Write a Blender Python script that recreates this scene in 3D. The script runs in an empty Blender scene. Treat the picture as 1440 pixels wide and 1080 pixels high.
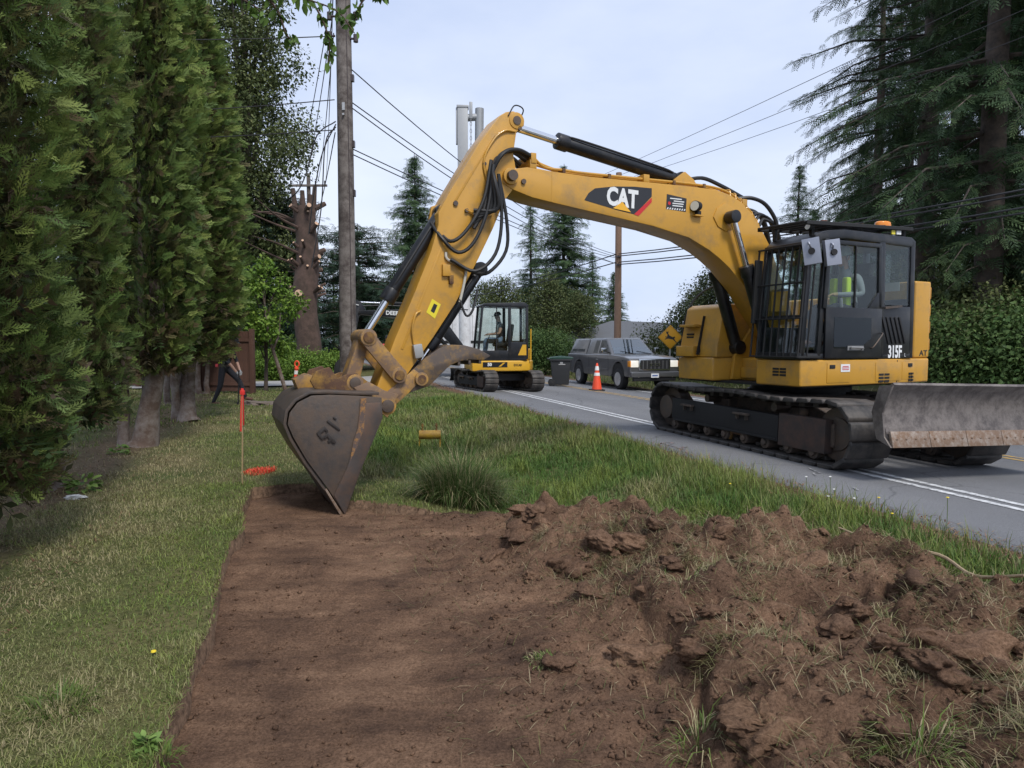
import bpy, bmesh, math, random
import numpy as np
from mathutils import Vector, Matrix, Euler
R = math.radians
scene = bpy.context.scene
COL = scene.collection
# ------------------------------------------------------------------ camera
cam = bpy.data.cameras.new('camera'); camo = bpy.data.objects.new('camera', cam); COL.objects.link(camo)
cam.sensor_width = 36; cam.lens = 24.0; cam.clip_start = 0.05; cam.clip_end = 3000
camo.location = (0, 0, 1.5); camo.rotation_euler = (R(90) - math.atan(59/960), 0, 0)
scene.camera = camo
# ------------------------------------------------------------------ world
SUN_EL, SUN_AZ = R(52), R(150)          # azimuth clockwise from +Y
world = bpy.data.worlds.new('World'); scene.world = world; world.use_nodes = True
nt = world.node_tree; nt.nodes.clear()
wo = nt.nodes.new('ShaderNodeOutputWorld'); bg = nt.nodes.new('ShaderNodeBackground')
sky = nt.nodes.new('ShaderNodeTexSky'); sky.sky_type = 'NISHITA'; sky.sun_disc = False
sky.sun_elevation = SUN_EL; sky.sun_rotation = SUN_AZ
tc = nt.nodes.new('ShaderNodeTexCoord'); mp = nt.nodes.new('ShaderNodeMapping'); mp.inputs['Scale'].default_value = (1, 1, 2.6)
nz = nt.nodes.new('ShaderNodeTexNoise'); nz.inputs['Scale'].default_value = 1.9; nz.inputs['Detail'].default_value = 7; nz.inputs['Roughness'].default_value = .52
rp = nt.nodes.new('ShaderNodeValToRGB'); rp.color_ramp.elements[0].position = .3; rp.color_ramp.elements[1].position = .68
rp.color_ramp.elements[0].color = (.335, .40, .555, 1); rp.color_ramp.elements[1].color = (.50, .545, .64, 1)
sc_ = nt.nodes.new('ShaderNodeMix'); sc_.data_type = 'RGBA'; sc_.blend_type = 'MULTIPLY'; sc_.inputs[0].default_value = 1; sc_.inputs[7].default_value = (9, 9, 9, 1)
mx = nt.nodes.new('ShaderNodeMix'); mx.data_type = 'RGBA'; mx.inputs[0].default_value = .93
L = nt.links.new
L(tc.outputs['Generated'], mp.inputs[0]); L(mp.outputs[0], nz.inputs['Vector']); L(nz.outputs['Fac'], rp.inputs[0])
L(rp.outputs[0], sc_.inputs[6]); L(sky.outputs[0], mx.inputs[6]); L(sc_.outputs[2], mx.inputs[7]); L(mx.outputs[2], bg.inputs[0])
bg.inputs[1].default_value = .1; L(bg.outputs[0], wo.inputs[0])
# ------------------------------------------------------------------ sun (overcast)
sun = bpy.data.lights.new('sun', 'SUN'); sun.energy = 1.5; sun.angle = R(14); sun.color = (1, .96, .9)
suno = bpy.data.objects.new('sun', sun); COL.objects.link(suno)
sd = Vector((math.sin(SUN_AZ)*math.cos(SUN_EL), math.cos(SUN_AZ)*math.cos(SUN_EL), math.sin(SUN_EL)))
suno.rotation_euler = sd.to_track_quat('Z', 'Y').to_euler(); suno.location = sd*60
cy = scene.cycles; cy.max_bounces = 6; cy.diffuse_bounces = 3; cy.glossy_bounces = 3; cy.transmission_bounces = 4; cy.transparent_max_bounces = 16
vs = scene.view_settings; vs.view_transform = 'Standard'; vs.look = 'None'; vs.gamma = 1; vs.exposure = 0.95
# ------------------------------------------------------------------ road frame: o = metres right of the camera line, a = metres along the road
A = R(17.8); NX, NY = math.cos(A), math.sin(A)
def W(o, a, z=0.): return Vector((o*NX - a*NY, o*NY + a*NX, z))
def OA(x, y): return x*NX + y*NY, -x*NY + y*NX
rng = np.random.default_rng(7); random.seed(7)
# ------------------------------------------------------------------ numpy noise
def _h(ix, iy, iz, s):
    n = (ix*374761393 + iy*668265263 + iz*2147483647 + s*1274126177) & 0xffffffff
    n = ((n ^ (n >> 13))*1274126177) & 0xffffffff
    return ((n ^ (n >> 16)) & 0xffff)/65535.
def vnoise(x, y, z=None, s=0):
    x = np.asarray(x, float); y = np.asarray(y, float); z = np.zeros_like(x) if z is None else np.asarray(z, float)
    xi, yi, zi = np.floor(x).astype(np.int64), np.floor(y).astype(np.int64), np.floor(z).astype(np.int64)
    f = [x-xi, y-yi, z-zi]; f = [t*t*(3-2*t) for t in f]; r = 0
    for a in (0, 1):
        for b in (0, 1):
            for c in (0, 1):
                r = r + _h(xi+a, yi+b, zi+c, s)*(f[0] if a else 1-f[0])*(f[1] if b else 1-f[1])*(f[2] if c else 1-f[2])
    return r*2-1
def fbm(x, y, z=None, o=4, s=0, g=.5):
    t = 0; k = 1; f = 1
    for i in range(o):
        t = t + k*vnoise(x*f, y*f, None if z is None else z*f, s+i*17); k *= g; f *= 2.03
    return t
def sstep(a, b, x): t = np.clip((x-a)/(b-a), 0, 1); return t*t*(3-2*t)
# ------------------------------------------------------------------ materials
MATS = {}
def nd(t, k, **kw):
    n = t.nodes.new(k)
    for a, v in kw.items():
        if a.startswith('i_'): n.inputs[a[2:].replace('_', ' ')].default_value = v
        else: setattr(n, a, v)
    return n
def mat(name, col, rough=.6, metal=0., var=.12, scale=6., bump=0., bscale=60., dirt=None, dirtamt=.0, dscale=3., spec=.5, coat=0., attr=None, trans=0., emit=None):
    """principled paint / stuff with colour variation, optional blotchy dirt or wear, optional bump"""
    if name in MATS: return MATS[name]
    m = bpy.data.materials.new(name); m.use_nodes = True; t = m.node_tree; b = t.nodes['Principled BSDF']; MATS[name] = m
    tc = nd(t, 'ShaderNodeTexCoord'); src = tc.outputs['Object']
    if attr:
        ac = nd(t, 'ShaderNodeAttribute', attribute_name=attr); base = ac.outputs['Color']
    else:
        nz = nd(t, 'ShaderNodeTexNoise', i_Scale=scale, i_Detail=5., i_Roughness=.6); t.links.new(src, nz.inputs['Vector'])
        mx = nd(t, 'ShaderNodeMix', data_type='RGBA')
        mx.inputs[6].default_value = (*[c*(1-var) for c in col], 1); mx.inputs[7].default_value = (*[min(1, c*(1+var)) for c in col], 1)
        t.links.new(nz.outputs['Fac'], mx.inputs[0]); base = mx.outputs[2]
        rr = nd(t, 'ShaderNodeMapRange'); rr.inputs[3].default_value = max(.03, rough-.1); rr.inputs[4].default_value = min(1, rough+.12)
        t.links.new(nz.outputs['Fac'], rr.inputs[0]); t.links.new(rr.outputs[0], b.inputs['Roughness'])
    if dirt:
        n2 = nd(t, 'ShaderNodeTexNoise', i_Scale=dscale, i_Detail=9., i_Roughness=.72); t.links.new(src, n2.inputs['Vector'])
        r2 = nd(t, 'ShaderNodeValToRGB'); p = .62 - dirtamt*.35
        r2.color_ramp.elements[0].position = p-.09; r2.color_ramp.elements[1].position = p+.11
        t.links.new(n2.outputs['Fac'], r2.inputs[0])
        m2 = nd(t, 'ShaderNodeMix', data_type='RGBA'); m2.inputs[7].default_value = (*dirt, 1)
        t.links.new(r2.outputs[0], m2.inputs[0]); t.links.new(base, m2.inputs[6]); base = m2.outputs[2]
    t.links.new(base, b.inputs['Base Color'])
    if attr: b.inputs['Roughness'].default_value = rough
    b.inputs['Metallic'].default_value = metal; b.inputs['Specular IOR Level'].default_value = spec; b.inputs['Coat Weight'].default_value = coat
    if trans:
        # thin leaves: let some light through
        tr = nd(t, 'ShaderNodeBsdfTranslucent'); ms = nd(t, 'ShaderNodeMixShader'); ms.inputs[0].default_value = trans
        t.links.new(base, tr.inputs[0]); t.links.new(b.outputs[0], ms.inputs[1]); t.links.new(tr.outputs[0], ms.inputs[2])
        t.links.new(ms.outputs[0], t.nodes['Material Output'].inputs[0])
    if bump:
        n3 = nd(t, 'ShaderNodeTexNoise', i_Scale=bscale, i_Detail=6., i_Roughness=.65); t.links.new(src, n3.inputs['Vector'])
        bp = nd(t, 'ShaderNodeBump', i_Strength=min(1, bump), i_Distance=.01*max(1, bump)); t.links.new(n3.outputs['Fac'], bp.inputs['Height']); t.links.new(bp.outputs[0], b.inputs['Normal'])
    if emit: b.inputs['Emission Color'].default_value = (*emit[:3], 1); b.inputs['Emission Strength'].default_value = emit[3]
    return m
def glass(name, tint=(.75, .8, .8), ior=1.45, rough=.02):
    if name in MATS: return MATS[name]
    m = bpy.data.materials.new(name); m.use_nodes = True; t = m.node_tree; t.nodes.clear(); MATS[name] = m
    o = nd(t, 'ShaderNodeOutputMaterial'); tr = nd(t, 'ShaderNodeBsdfTransparent'); tr.inputs[0].default_value = (*tint, 1)
    gl = nd(t, 'ShaderNodeBsdfGlossy'); gl.inputs['Roughness'].default_value = rough; gl.inputs[0].default_value = (.9, .93, .95, 1)
    lw = nd(t, 'ShaderNodeLayerWeight'); lw.inputs[0].default_value = .5; pw = nd(t, 'ShaderNodeMath', operation='POWER'); pw.inputs[1].default_value = 4.; t.links.new(lw.outputs['Facing'], pw.inputs[0])
    fr = nd(t, 'ShaderNodeMath', operation='MULTIPLY_ADD'); fr.inputs[1].default_value = .55; fr.inputs[2].default_value = ((ior-1)/(ior+1))**2; t.links.new(pw.outputs[0], fr.inputs[0]); ms = nd(t, 'ShaderNodeMixShader')
    t.links.new(fr.outputs[0], ms.inputs[0]); t.links.new(tr.outputs[0], ms.inputs[1]); t.links.new(gl.outputs[0], ms.inputs[2]); t.links.new(ms.outputs[0], o.inputs[0])
    return m
# ------------------------------------------------------------------ mesh building
class MB:
    def __init__(s): s.v = []; s.f = []; s.mi = []; s.cur = 0
    def add(s, vs, fs, M=None):
        n = len(s.v)
        s.v += [tuple(M @ Vector(p)) if M is not None else tuple(p) for p in vs]
        s.f += [tuple(i+n for i in f) for f in fs]; s.mi += [s.cur]*len(fs); return s
    def box(s, c, d, M=None, rz=0, ry=0, rx=0):
        x, y, z = [k/2 for k in d]
        vs = [(-x,-y,-z),(x,-y,-z),(x,y,-z),(-x,y,-z),(-x,-y,z),(x,-y,z),(x,y,z),(-x,y,z)]
        T = Matrix.Translation(c) @ Euler((rx, ry, rz)).to_matrix().to_4x4()
        if M is not None: T = M @ T
        return s.add(vs, [(0,3,2,1),(4,5,6,7),(0,1,5,4),(1,2,6,5),(2,3,7,6),(3,0,4,7)], T)
    def b2(s, lo, hi, M=None): return s.box([(a+b)/2 for a, b in zip(lo, hi)], [abs(b-a) for a, b in zip(lo, hi)], M)
    def beam(s, p, q, w, h, up=(0, 0, 1)):
        p, q = Vector(p), Vector(q); d = (q-p); ln = d.length; d.normalize(); u = Vector(up)
        if abs(d.dot(u)) > .98: u = Vector((1, 0, 0))
        y = u.cross(d).normalized(); z = d.cross(y)
        M = Matrix((( d.x, y.x, z.x, (p.x+q.x)/2), (d.y, y.y, z.y, (p.y+q.y)/2), (d.z, y.z, z.z, (p.z+q.z)/2), (0, 0, 0, 1)))
        return s.box((0, 0, 0), (ln, w, h), M)
    def cyl(s, p, q, r, r2=None, n=16, cap=True):
        p, q = Vector(p), Vector(q); r2 = r if r2 is None else r2; d = (q-p).normalized()
        u = Vector((0, 0, 1)) if abs(d.z) < .9 else Vector((1, 0, 0)); x = d.cross(u).normalized(); y = d.cross(x)
        vs = []
        for c, rr in ((p, r), (q, r2)):
            vs += [c + x*math.cos(2*math.pi*i/n)*rr + y*math.sin(2*math.pi*i/n)*rr for i in range(n)]
        fs = [(i, i+n, (i+1) % n+n, (i+1) % n) for i in range(n)]
        if cap: fs += [tuple(range(n)), tuple(range(2*n-1, n-1, -1))]
        return s.add(vs, fs)
    def tube(s, pts, r, n=8, smooth=True, radii=None):
        pts = [Vector(p) for p in pts]
        if smooth and len(pts) > 2:                      # Catmull-Rom
            o = []; P = [2*pts[0]-pts[1]] + pts + [2*pts[-1]-pts[-2]]; k = 5; rr = []
            for i in range(1, len(P)-2):
                for j in range(k):
                    t = j/k; a, b, c, d = P[i-1:i+3]
                    o.append(.5*((2*b) + (c-a)*t + (2*a-5*b+4*c-d)*t*t + (3*b-a-3*c+d)*t**3))
                    if radii: rr.append(radii[i-1]*(1-t)+radii[i]*t)
            o.append(pts[-1]); pts = o
            if radii: rr.append(radii[-1]); radii = rr
        m = len(pts); vs = []; pu = None
        for i, p in enumerate(pts):
            d = (pts[min(i+1, m-1)] - pts[max(i-1, 0)]).normalized()
            if pu is None: pu = Vector((0, 0, 1)) if abs(d.z) < .9 else Vector((1, 0, 0))
            x = d.cross(pu)
            if x.length < 1e-5: x = d.cross(Vector((1, .3, 0)))
            x.normalize(); y = x.cross(d).normalized(); pu = y; q = radii[i] if radii else r
            vs += [p + x*math.cos(2*math.pi*j/n)*q + y*math.sin(2*math.pi*j/n)*q for j in range(n)]
        fs = [(i*n+j, i*n+(j+1) % n, (i+1)*n+(j+1) % n, (i+1)*n+j) for i in range(m-1) for j in range(n)]
        fs += [tuple(range(n-1, -1, -1)), tuple(range((m-1)*n, m*n))]
        return s.add(vs, fs)
    def prism(s, poly, c0, c1, ax='y', M=None):
        """poly in the two axes left over (x,z for ax y; x,y for ax z; y,z for ax x), extruded c0..c1 along ax"""
        n = len(poly); vs = []
        for c in (c0, c1):
            for a, b in poly: vs.append({'y': (a, c, b), 'z': (a, b, c), 'x': (c, a, b)}[ax])
        return s.add(vs, [(i, (i+1) % n, (i+1) % n+n, i+n) for i in range(n)] + [tuple(range(n-1, -1, -1)), tuple(range(n, 2*n))], M)
    def shell(s, line, c0, c1, th, ax='y'):
        """a plate of thickness th following an open polyline (x,z), extruded along y"""
        P = [Vector((a, b)) for a, b in line]; n = len(P); Q = []
        for i in range(n):
            d = (P[min(i+1, n-1)]-P[max(i-1, 0)]).normalized(); Q.append(P[i]+Vector((-d.y, d.x))*th)
        vs = []
        for c in (c0, c1):
            for q in P+Q: vs.append((q.x, c, q.y))
        N = 2*n; fs = []
        for i in range(n-1):
            fs += [(i, i+1, N+i+1, N+i), (n+i, N+n+i, N+n+i+1, n+i+1), (i, n+i, n+i+1, i+1), (N+i, N+i+1, N+n+i+1, N+n+i)]
        fs += [(0, N, N+n, n), (n-1, 2*n-1, N+2*n-1, N+n-1)]
        return s.add(vs, fs)
    def lathe(s, prof, n=20, M=None):
        vs = []; m = len(prof)
        for r, z in prof: vs += [(r*math.cos(2*math.pi*i/n), r*math.sin(2*math.pi*i/n), z) for i in range(n)]
        fs = [(k*n+i, k*n+(i+1) % n, (k+1)*n+(i+1) % n, (k+1)*n+i) for k in range(m-1) for i in range(n)]
        fs += [tuple(range(n-1, -1, -1)), tuple(range((m-1)*n, m*n))]
        return s.add(vs, fs, M)
    def ball(s, c, r, nu=12, nv=8):
        rx, ry, rz = (r, r, r) if not hasattr(r, '__len__') else r
        prof = [(max(1e-4, math.sin(math.pi*k/nv)), -math.cos(math.pi*k/nv)) for k in range(nv+1)]
        return s.lathe(prof, nu, Matrix.Translation(c) @ Matrix.Diagonal((rx, ry, rz, 1)))
def mesh_np(name, V, F, cols=None, smooth=False):
    """V (n,3), F (m,k) arrays -> mesh; cols per vertex (n,3)"""
    me = bpy.data.meshes.new(name); V = np.ascontiguousarray(V, np.float32); F = np.ascontiguousarray(F, np.int32); k = F.shape[1]
    me.vertices.add(len(V)); me.vertices.foreach_set('co', V.ravel())
    me.loops.add(F.size); me.loops.foreach_set('vertex_index', F.ravel())
    me.polygons.add(len(F)); me.polygons.foreach_set('loop_start', np.arange(0, F.size, k, dtype=np.int32))
    if smooth: me.polygons.foreach_set('use_smooth', np.ones(len(F), bool))
    me.update(calc_edges=True)
    if cols is not None:
        at = me.color_attributes.new('col', 'FLOAT_COLOR', 'POINT')
        at.data.foreach_set('color', np.concatenate([cols, np.ones((len(cols), 1))], 1).astype(np.float32).ravel())
    return me
def link(name, me, m=None, parent=None, loc=None, rot=None):
    o = bpy.data.objects.new(name, me); COL.objects.link(o)
    if m is not None and me is not None:
        me.materials.clear()
        for q in (m if isinstance(m, (list, tuple)) else [m]): me.materials.append(q)
    if parent is not None: o.parent = parent
    if loc is not None: o.location = loc
    if rot is not None: o.rotation_euler = rot
    return o
def obj(name, mb, m, parent=None, loc=None, rot=None, bevel=0., seg=2, smooth=35):
    me = bpy.data.meshes.new(name); me.from_pydata(mb.v, [], mb.f)
    bm = bmesh.new(); bm.from_mesh(me)
    for f, i in zip(bm.faces, mb.mi): f.material_index = i
    bmesh.ops.recalc_face_normals(bm, faces=bm.faces)
    if bevel:
        es = [e for e in bm.edges if len(e.link_faces) == 2 and e.calc_face_angle(0) > R(28)]
        bmesh.ops.bevel(bm, geom=es, offset=bevel, segments=seg, affect='EDGES', clamp_overlap=True, profile=.6)
    bm.to_mesh(me); bm.free()
    if smooth: me.shade_smooth(); me.set_sharp_from_angle(angle=R(smooth))
    return link(name, me, m, parent, loc, rot)
def tag(o, label=None, cat=None, group=None, kind=None):
    for k, v in (('label', label), ('category', cat), ('group', group), ('kind', kind)):
        if v: o[k] = v
    return o
def thing(name, label, cat, loc=(0, 0, 0), rz=0, group=None):
    o = bpy.data.objects.new(name, None); COL.objects.link(o); o.location = loc; o.rotation_euler = (0, 0, rz); o.empty_display_size = .2
    return tag(o, label, cat, group)
def part(name, m, parent, *calls, bevel=0., seg=2, smooth=35, loc=None, rot=None):
    """part('seat', mat, parent, ('box', c, d), ('cyl', p, q, r), ...)"""
    mb = MB()
    for c in calls:
        kw = c[-1] if isinstance(c[-1], dict) else {}
        getattr(mb, c[0])(*(c[1:-1] if kw else c[1:]), **kw)
    return obj(name, mb, m, parent, loc, rot, bevel, seg, smooth)
def copy_tree(o, parent=None, **kw):
    c = o.copy(); COL.objects.link(c); c.parent = parent
    for ch in o.children: copy_tree(ch, c)
    return c
def text_mesh(txt, size, depth=.003, bold=0., sx=1., shear=0.):
    cu = bpy.data.curves.new('lettering', 'FONT'); cu.body = txt; cu.size = size; cu.extrude = depth/2; cu.offset = bold; cu.align_x = 'CENTER'; cu.align_y = 'CENTER'; cu.shear = shear; cu.resolution_u = 3
    o = bpy.data.objects.new('lettering', cu); COL.objects.link(o); dg = bpy.context.evaluated_depsgraph_get(); dg.update()
    me = bpy.data.meshes.new_from_object(o.evaluated_get(dg)); bpy.data.objects.remove(o); bpy.data.curves.remove(cu)
    for v in me.vertices: v.co.x *= sx
    return me
def text(name, txt, size, m, parent, M, **kw):
    me = text_mesh(txt, size, **kw); me.transform(M); return link(name, me, m, parent)
def frame(c, x, y):      # 4x4 with given x and y axes at c
    x = Vector(x).normalized(); y = Vector(y); y = (y - x*y.dot(x)).normalized(); z = x.cross(y)
    return Matrix(((x.x, y.x, z.x, c[0]), (x.y, y.y, z.y, c[1]), (x.z, y.z, z.z, c[2]), (0, 0, 0, 1)))
# ================================================================== TERRAIN
RO0, RO1 = 4.78, 12.1
def zroad(o, a=0): return -.033*(o-6.3)
EO = np.array([-80, -12, -3, -.6, 1., 2.2, 3.2, 4.2, 4.72]); EZ = np.array([.1, -.05, -.13, -.15, -.17, -.36, -.2, .0, .04])
EZ2 = np.array([.1, 0, -.08, -.1, -.08, -.1, -.05, .02, .045])
FO = np.array([12.1, 13.3, 16, 25, 90]); FZ = np.array([-.2, -.3, -.05, .35, .6])
def zland(o, a):
    o = np.asarray(o, float); a = np.asarray(a, float); k = sstep(9, 17, a)
    zl = np.interp(o, EO, EZ)*(1-k)+np.interp(o, EO, EZ2)*k
    z = np.where(o < RO0, zl, np.where(o > RO1, np.interp(o, FO, FZ), zroad(o)-.06))
    n = fbm(o*.8, a*.8, o=3, s=3)*.025*np.where((o > RO0) & (o < RO1), 0, 1)*(1-sstep(30, 60, np.abs(a)))
    return z+n
def edge_o(a): return -.5+.035*fbm(a*1.4, a*0+3, o=3, s=9)-.02*np.sin(a*.6)
def edge_a(o): return np.interp(o, [-1, .25, .45, 1.3, 2.1, 2.7, 3.6, 4.0, 4.4], [8.3, 8.15, 7.35, 6.85, 6.4, 5.3, 4.5, 3.5, 1.5])+.1*fbm(o*2.2, o*0+5, o=3, s=31)
def dug(o, a):        # >0 inside the stripped soil
    return np.minimum(np.minimum(o-edge_o(a), edge_a(o)-a), np.minimum(a+3, 4.25+.12*fbm(a*2, a*0, o=3, s=77)-o))
def axis(segs):
    out = []
    for a, b, st in segs: out += list(np.arange(a, b-1e-6, st))
    return np.array(out+[segs[-1][1]])
def grid_mesh(name, os_, as_, zf, smooth=True):
    O, Aa = np.meshgrid(os_, as_, indexing='ij'); Z = zf(O, Aa)
    X = O*NX-Aa*NY; Y = O*NY+Aa*NX; n, m = O.shape
    idx = np.arange(n*m).reshape(n, m)
    F = np.stack([idx[:-1, :-1], idx[1:, :-1], idx[1:, 1:], idx[:-1, 1:]], -1).reshape(-1, 4)
    return mesh_np(name, np.stack([X, Y, Z], -1).reshape(-1, 3), F, smooth=smooth)
def zground(o, a): return zland(o, a)-.5*sstep(-.0, .05, dug(o, a))*(o < 2.3)-.25*sstep(.1, .3, dug(o, a))*(o >= 2.3)
go = axis([(-400, -60, 40), (-60, -12, 6), (-12, -3, .5), (-3, -.8, .12), (-.8, -.3, .03), (-.3, 4.6, .1), (4.6, 5, .06), (5, 12, .7), (12, 16, .25), (16, 30, 1.5), (30, 60, 6), (60, 400, 40)])
ga = axis([(-60, -6, 6), (-6, 0, .4), (0, 5.5, .12), (5.5, 8.6, .06), (8.6, 16, .16), (16, 40, .8), (40, 90, 5), (90, 600, 50)])
def ground_material():
    m = bpy.data.materials.new('turf_soil'); m.use_nodes = True; t = m.node_tree; b = t.nodes['Principled BSDF']; l = t.links.new
    g = nd(t, 'ShaderNodeNewGeometry'); dot = nd(t, 'ShaderNodeVectorMath', operation='DOT_PRODUCT'); dot.inputs[1].default_value = (NX, NY, 0); l(g.outputs['Position'], dot.inputs[0])
    n1 = nd(t, 'ShaderNodeTexNoise', i_Scale=.9, i_Detail=8., i_Roughness=.65); l(g.outputs['Position'], n1.inputs['Vector'])
    n2 = nd(t, 'ShaderNodeTexNoise', i_Scale=26., i_Detail=6., i_Roughness=.7); l(g.outputs['Position'], n2.inputs['Vector'])
    r1 = nd(t, 'ShaderNodeValToRGB'); e = r1.color_ramp.elements; e[0].position = .35; e[1].position = .65; e[0].color = (.075, .105, .03, 1); e[1].color = (.17, .15, .075, 1); l(n1.outputs['Fac'], r1.inputs[0])
    r2 = nd(t, 'ShaderNodeValToRGB'); e = r2.color_ramp.elements; e[0].position = .3; e[1].position = .72; e[0].color = (.4, .4, .4, 1); e[1].color = (1.25, 1.2, 1.1, 1); l(n2.outputs['Fac'], r2.inputs[0])
    # bare strips: needle litter beside the road, mulch under the hedge
    ad = nd(t, 'ShaderNodeMath', operation='MULTIPLY_ADD'); ad.inputs[1].default_value = .55; l(n1.outputs['Fac'], ad.inputs[0]); l(dot.outputs['Value'], ad.inputs[2])
    rr = nd(t, 'ShaderNodeValToRGB'); mrn = nd(t, 'ShaderNodeMapRange'); mrn.inputs[1].default_value = -10; mrn.inputs[2].default_value = 30; l(ad.outputs[0], mrn.inputs[0])
    P = lambda o: (o+.27+10)/40
    e = rr.color_ramp.elements; e[0].position = P(-2.35); e[0].color = (.8, .8, .8, 1); e[1].position = P(-2.0); e[1].color = (0, 0, 0, 1); q = e.new(P(-2.9)); q.color = (.7, .7, .7, 1); q = e.new(P(-3.3)); q.color = (0, 0, 0, 1)
    for o, c in ((4.42, 0), (4.58, 1), (12.4, 1), (12.9, 0)):
        q = e.new(P(o)); q.color = (c, c, c, 1)
    l(mrn.outputs[0], rr.inputs[0])
    r3 = nd(t, 'ShaderNodeValToRGB'); e = r3.color_ramp.elements; e[0].color = (.05, .032, .022, 1); e[1].color = (.25, .16, .105, 1); e[0].position = .3; e[1].position = .7; l(n2.outputs['Fac'], r3.inputs[0])
    mu = nd(t, 'ShaderNodeMix', data_type='RGBA', blend_type='MULTIPLY'); mu.inputs[0].default_value = 1; l(r1.outputs[0], mu.inputs[6]); l(r2.outputs[0], mu.inputs[7])
    sx = nd(t, 'ShaderNodeSeparateXYZ'); l(g.outputs['True Normal'], sx.inputs[0]); st = nd(t, 'ShaderNodeMapRange'); st.inputs[1].default_value = .9; st.inputs[2].default_value = .75; l(sx.outputs['Z'], st.inputs[0])
    mxx = nd(t, 'ShaderNodeMath', operation='MAXIMUM'); l(rr.outputs[0], mxx.inputs[0]); l(st.outputs[0], mxx.inputs[1])
    mi = nd(t, 'ShaderNodeMix', data_type='RGBA'); l(mxx.outputs[0], mi.inputs[0]); l(mu.outputs[2], mi.inputs[6]); l(r3.outputs[0], mi.inputs[7]); l(mi.outputs[2], b.inputs['Base Color'])
    b.inputs['Roughness'].default_value = .95; b.inputs['Specular IOR Level'].default_value = .15
    bp = nd(t, 'ShaderNodeBump', i_Strength=.8, i_Distance=.02); l(n2.outputs['Fac'], bp.inputs['Height']); l(bp.outputs[0], b.inputs['Normal'])
    return m
tag(link('ground', grid_mesh('ground', go, ga, zground), ground_material()), kind='structure')
# ---- road
def road_material():
    m = bpy.data.materials.new('asphalt'); m.use_nodes = True; t = m.node_tree; b = t.nodes['Principled BSDF']; l = t.links.new
    g = nd(t, 'ShaderNodeNewGeometry')
    n1 = nd(t, 'ShaderNodeTexNoise', i_Scale=.35, i_Detail=6., i_Roughness=.6); l(g.outputs['Position'], n1.inputs['Vector'])
    n2 = nd(t, 'ShaderNodeTexNoise', i_Scale=150., i_Detail=3., i_Roughness=.7); l(g.outputs['Position'], n2.inputs['Vector'])
    n3 = nd(t, 'ShaderNodeTexVoronoi', i_Scale=230.); l(g.outputs['Position'], n3.inputs['Vector'])
    r1 = nd(t, 'ShaderNodeValToRGB'); e = r1.color_ramp.elements; e[0].position = .3; e[1].position = .7; e[0].color = (.135, .14, .152, 1); e[1].color = (.19, .193, .203, 1); l(n1.outputs['Fac'], r1.inputs[0])
    r2 = nd(t, 'ShaderNodeValToRGB'); e = r2.color_ramp.elements; e[0].position = .3; e[1].position = .72; e[0].color = (.5, .5, .5, 1); e[1].color = (1.5, 1.48, 1.45, 1); l(n2.outputs['Fac'], r2.inputs[0])
    mu = nd(t, 'ShaderNodeMix', data_type='RGBA', blend_type='MULTIPLY'); mu.inputs[0].default_value = 1; l(r1.outputs[0], mu.inputs[6]); l(r2.outputs[0], mu.inputs[7])
    # paler wheel paths along the lane: a function of the distance across the road
    dot = nd(t, 'ShaderNodeVectorMath', operation='DOT_PRODUCT'); dot.inputs[1].default_value = (NX, NY, 0); l(g.outputs['Position'], dot.inputs[0])
    sn = nd(t, 'ShaderNodeMath', operation='SINE'); ml = nd(t, 'ShaderNodeMath', operation='MULTIPLY'); ml.inputs[1].default_value = 3.9; l(dot.outputs['Value'], ml.inputs[0]); l(ml.outputs[0], sn.inputs[0])
    m3 = nd(t, 'ShaderNodeMath', operation='MULTIPLY_ADD'); m3.inputs[1].default_value = .07; m3.inputs[2].default_value = 1.; l(sn.outputs[0], m3.inputs[0])
    mv = nd(t, 'ShaderNodeVectorMath', operation='SCALE'); l(mu.outputs[2], mv.inputs[0]); l(m3.outputs[0], mv.inputs['Scale'])
    # thin cracks
    vc = nd(t, 'ShaderNodeTexVoronoi', feature='DISTANCE_TO_EDGE', i_Scale=.42); wn = nd(t, 'ShaderNodeTexNoise', i_Scale=1.3, i_Detail=6.); l(g.outputs['Position'], wn.inputs['Vector'])
    vm = nd(t, 'ShaderNodeVectorMath', operation='MULTIPLY_ADD'); vm.inputs[1].default_value = (.9, .9, 0); l(wn.outputs['Color'], vm.inputs[0]); l(g.outputs['Position'], vm.inputs[2]); l(vm.outputs[0], vc.inputs['Vector'])
    cr = nd(t, 'ShaderNodeValToRGB'); e = cr.color_ramp.elements; e[0].position = .002; e[1].position = .006; e[0].color = (.45, .45, .45, 1); e[1].color = (1, 1, 1, 1); l(vc.outputs['Distance'], cr.inputs[0])
    mk = nd(t, 'ShaderNodeMix', data_type='RGBA', blend_type='MULTIPLY'); mk.inputs[0].default_value = .7; l(mv.outputs[0], mk.inputs[6]); l(cr.outputs[0], mk.inputs[7])
    l(mk.outputs[2], b.inputs['Base Color']); b.inputs['Roughness'].default_value = .86; b.inputs['Specular IOR Level'].default_value = .3
    bp = nd(t, 'ShaderNodeBump', i_Strength=.5, i_Distance=.004); l(n3.outputs['Distance'], bp.inputs['Height']); l(bp.outputs[0], b.inputs['Normal'])
    return m
ra = axis([(-40, 0, 2), (0, 14, .09), (14, 40, .4), (40, 400, 10)])
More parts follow.
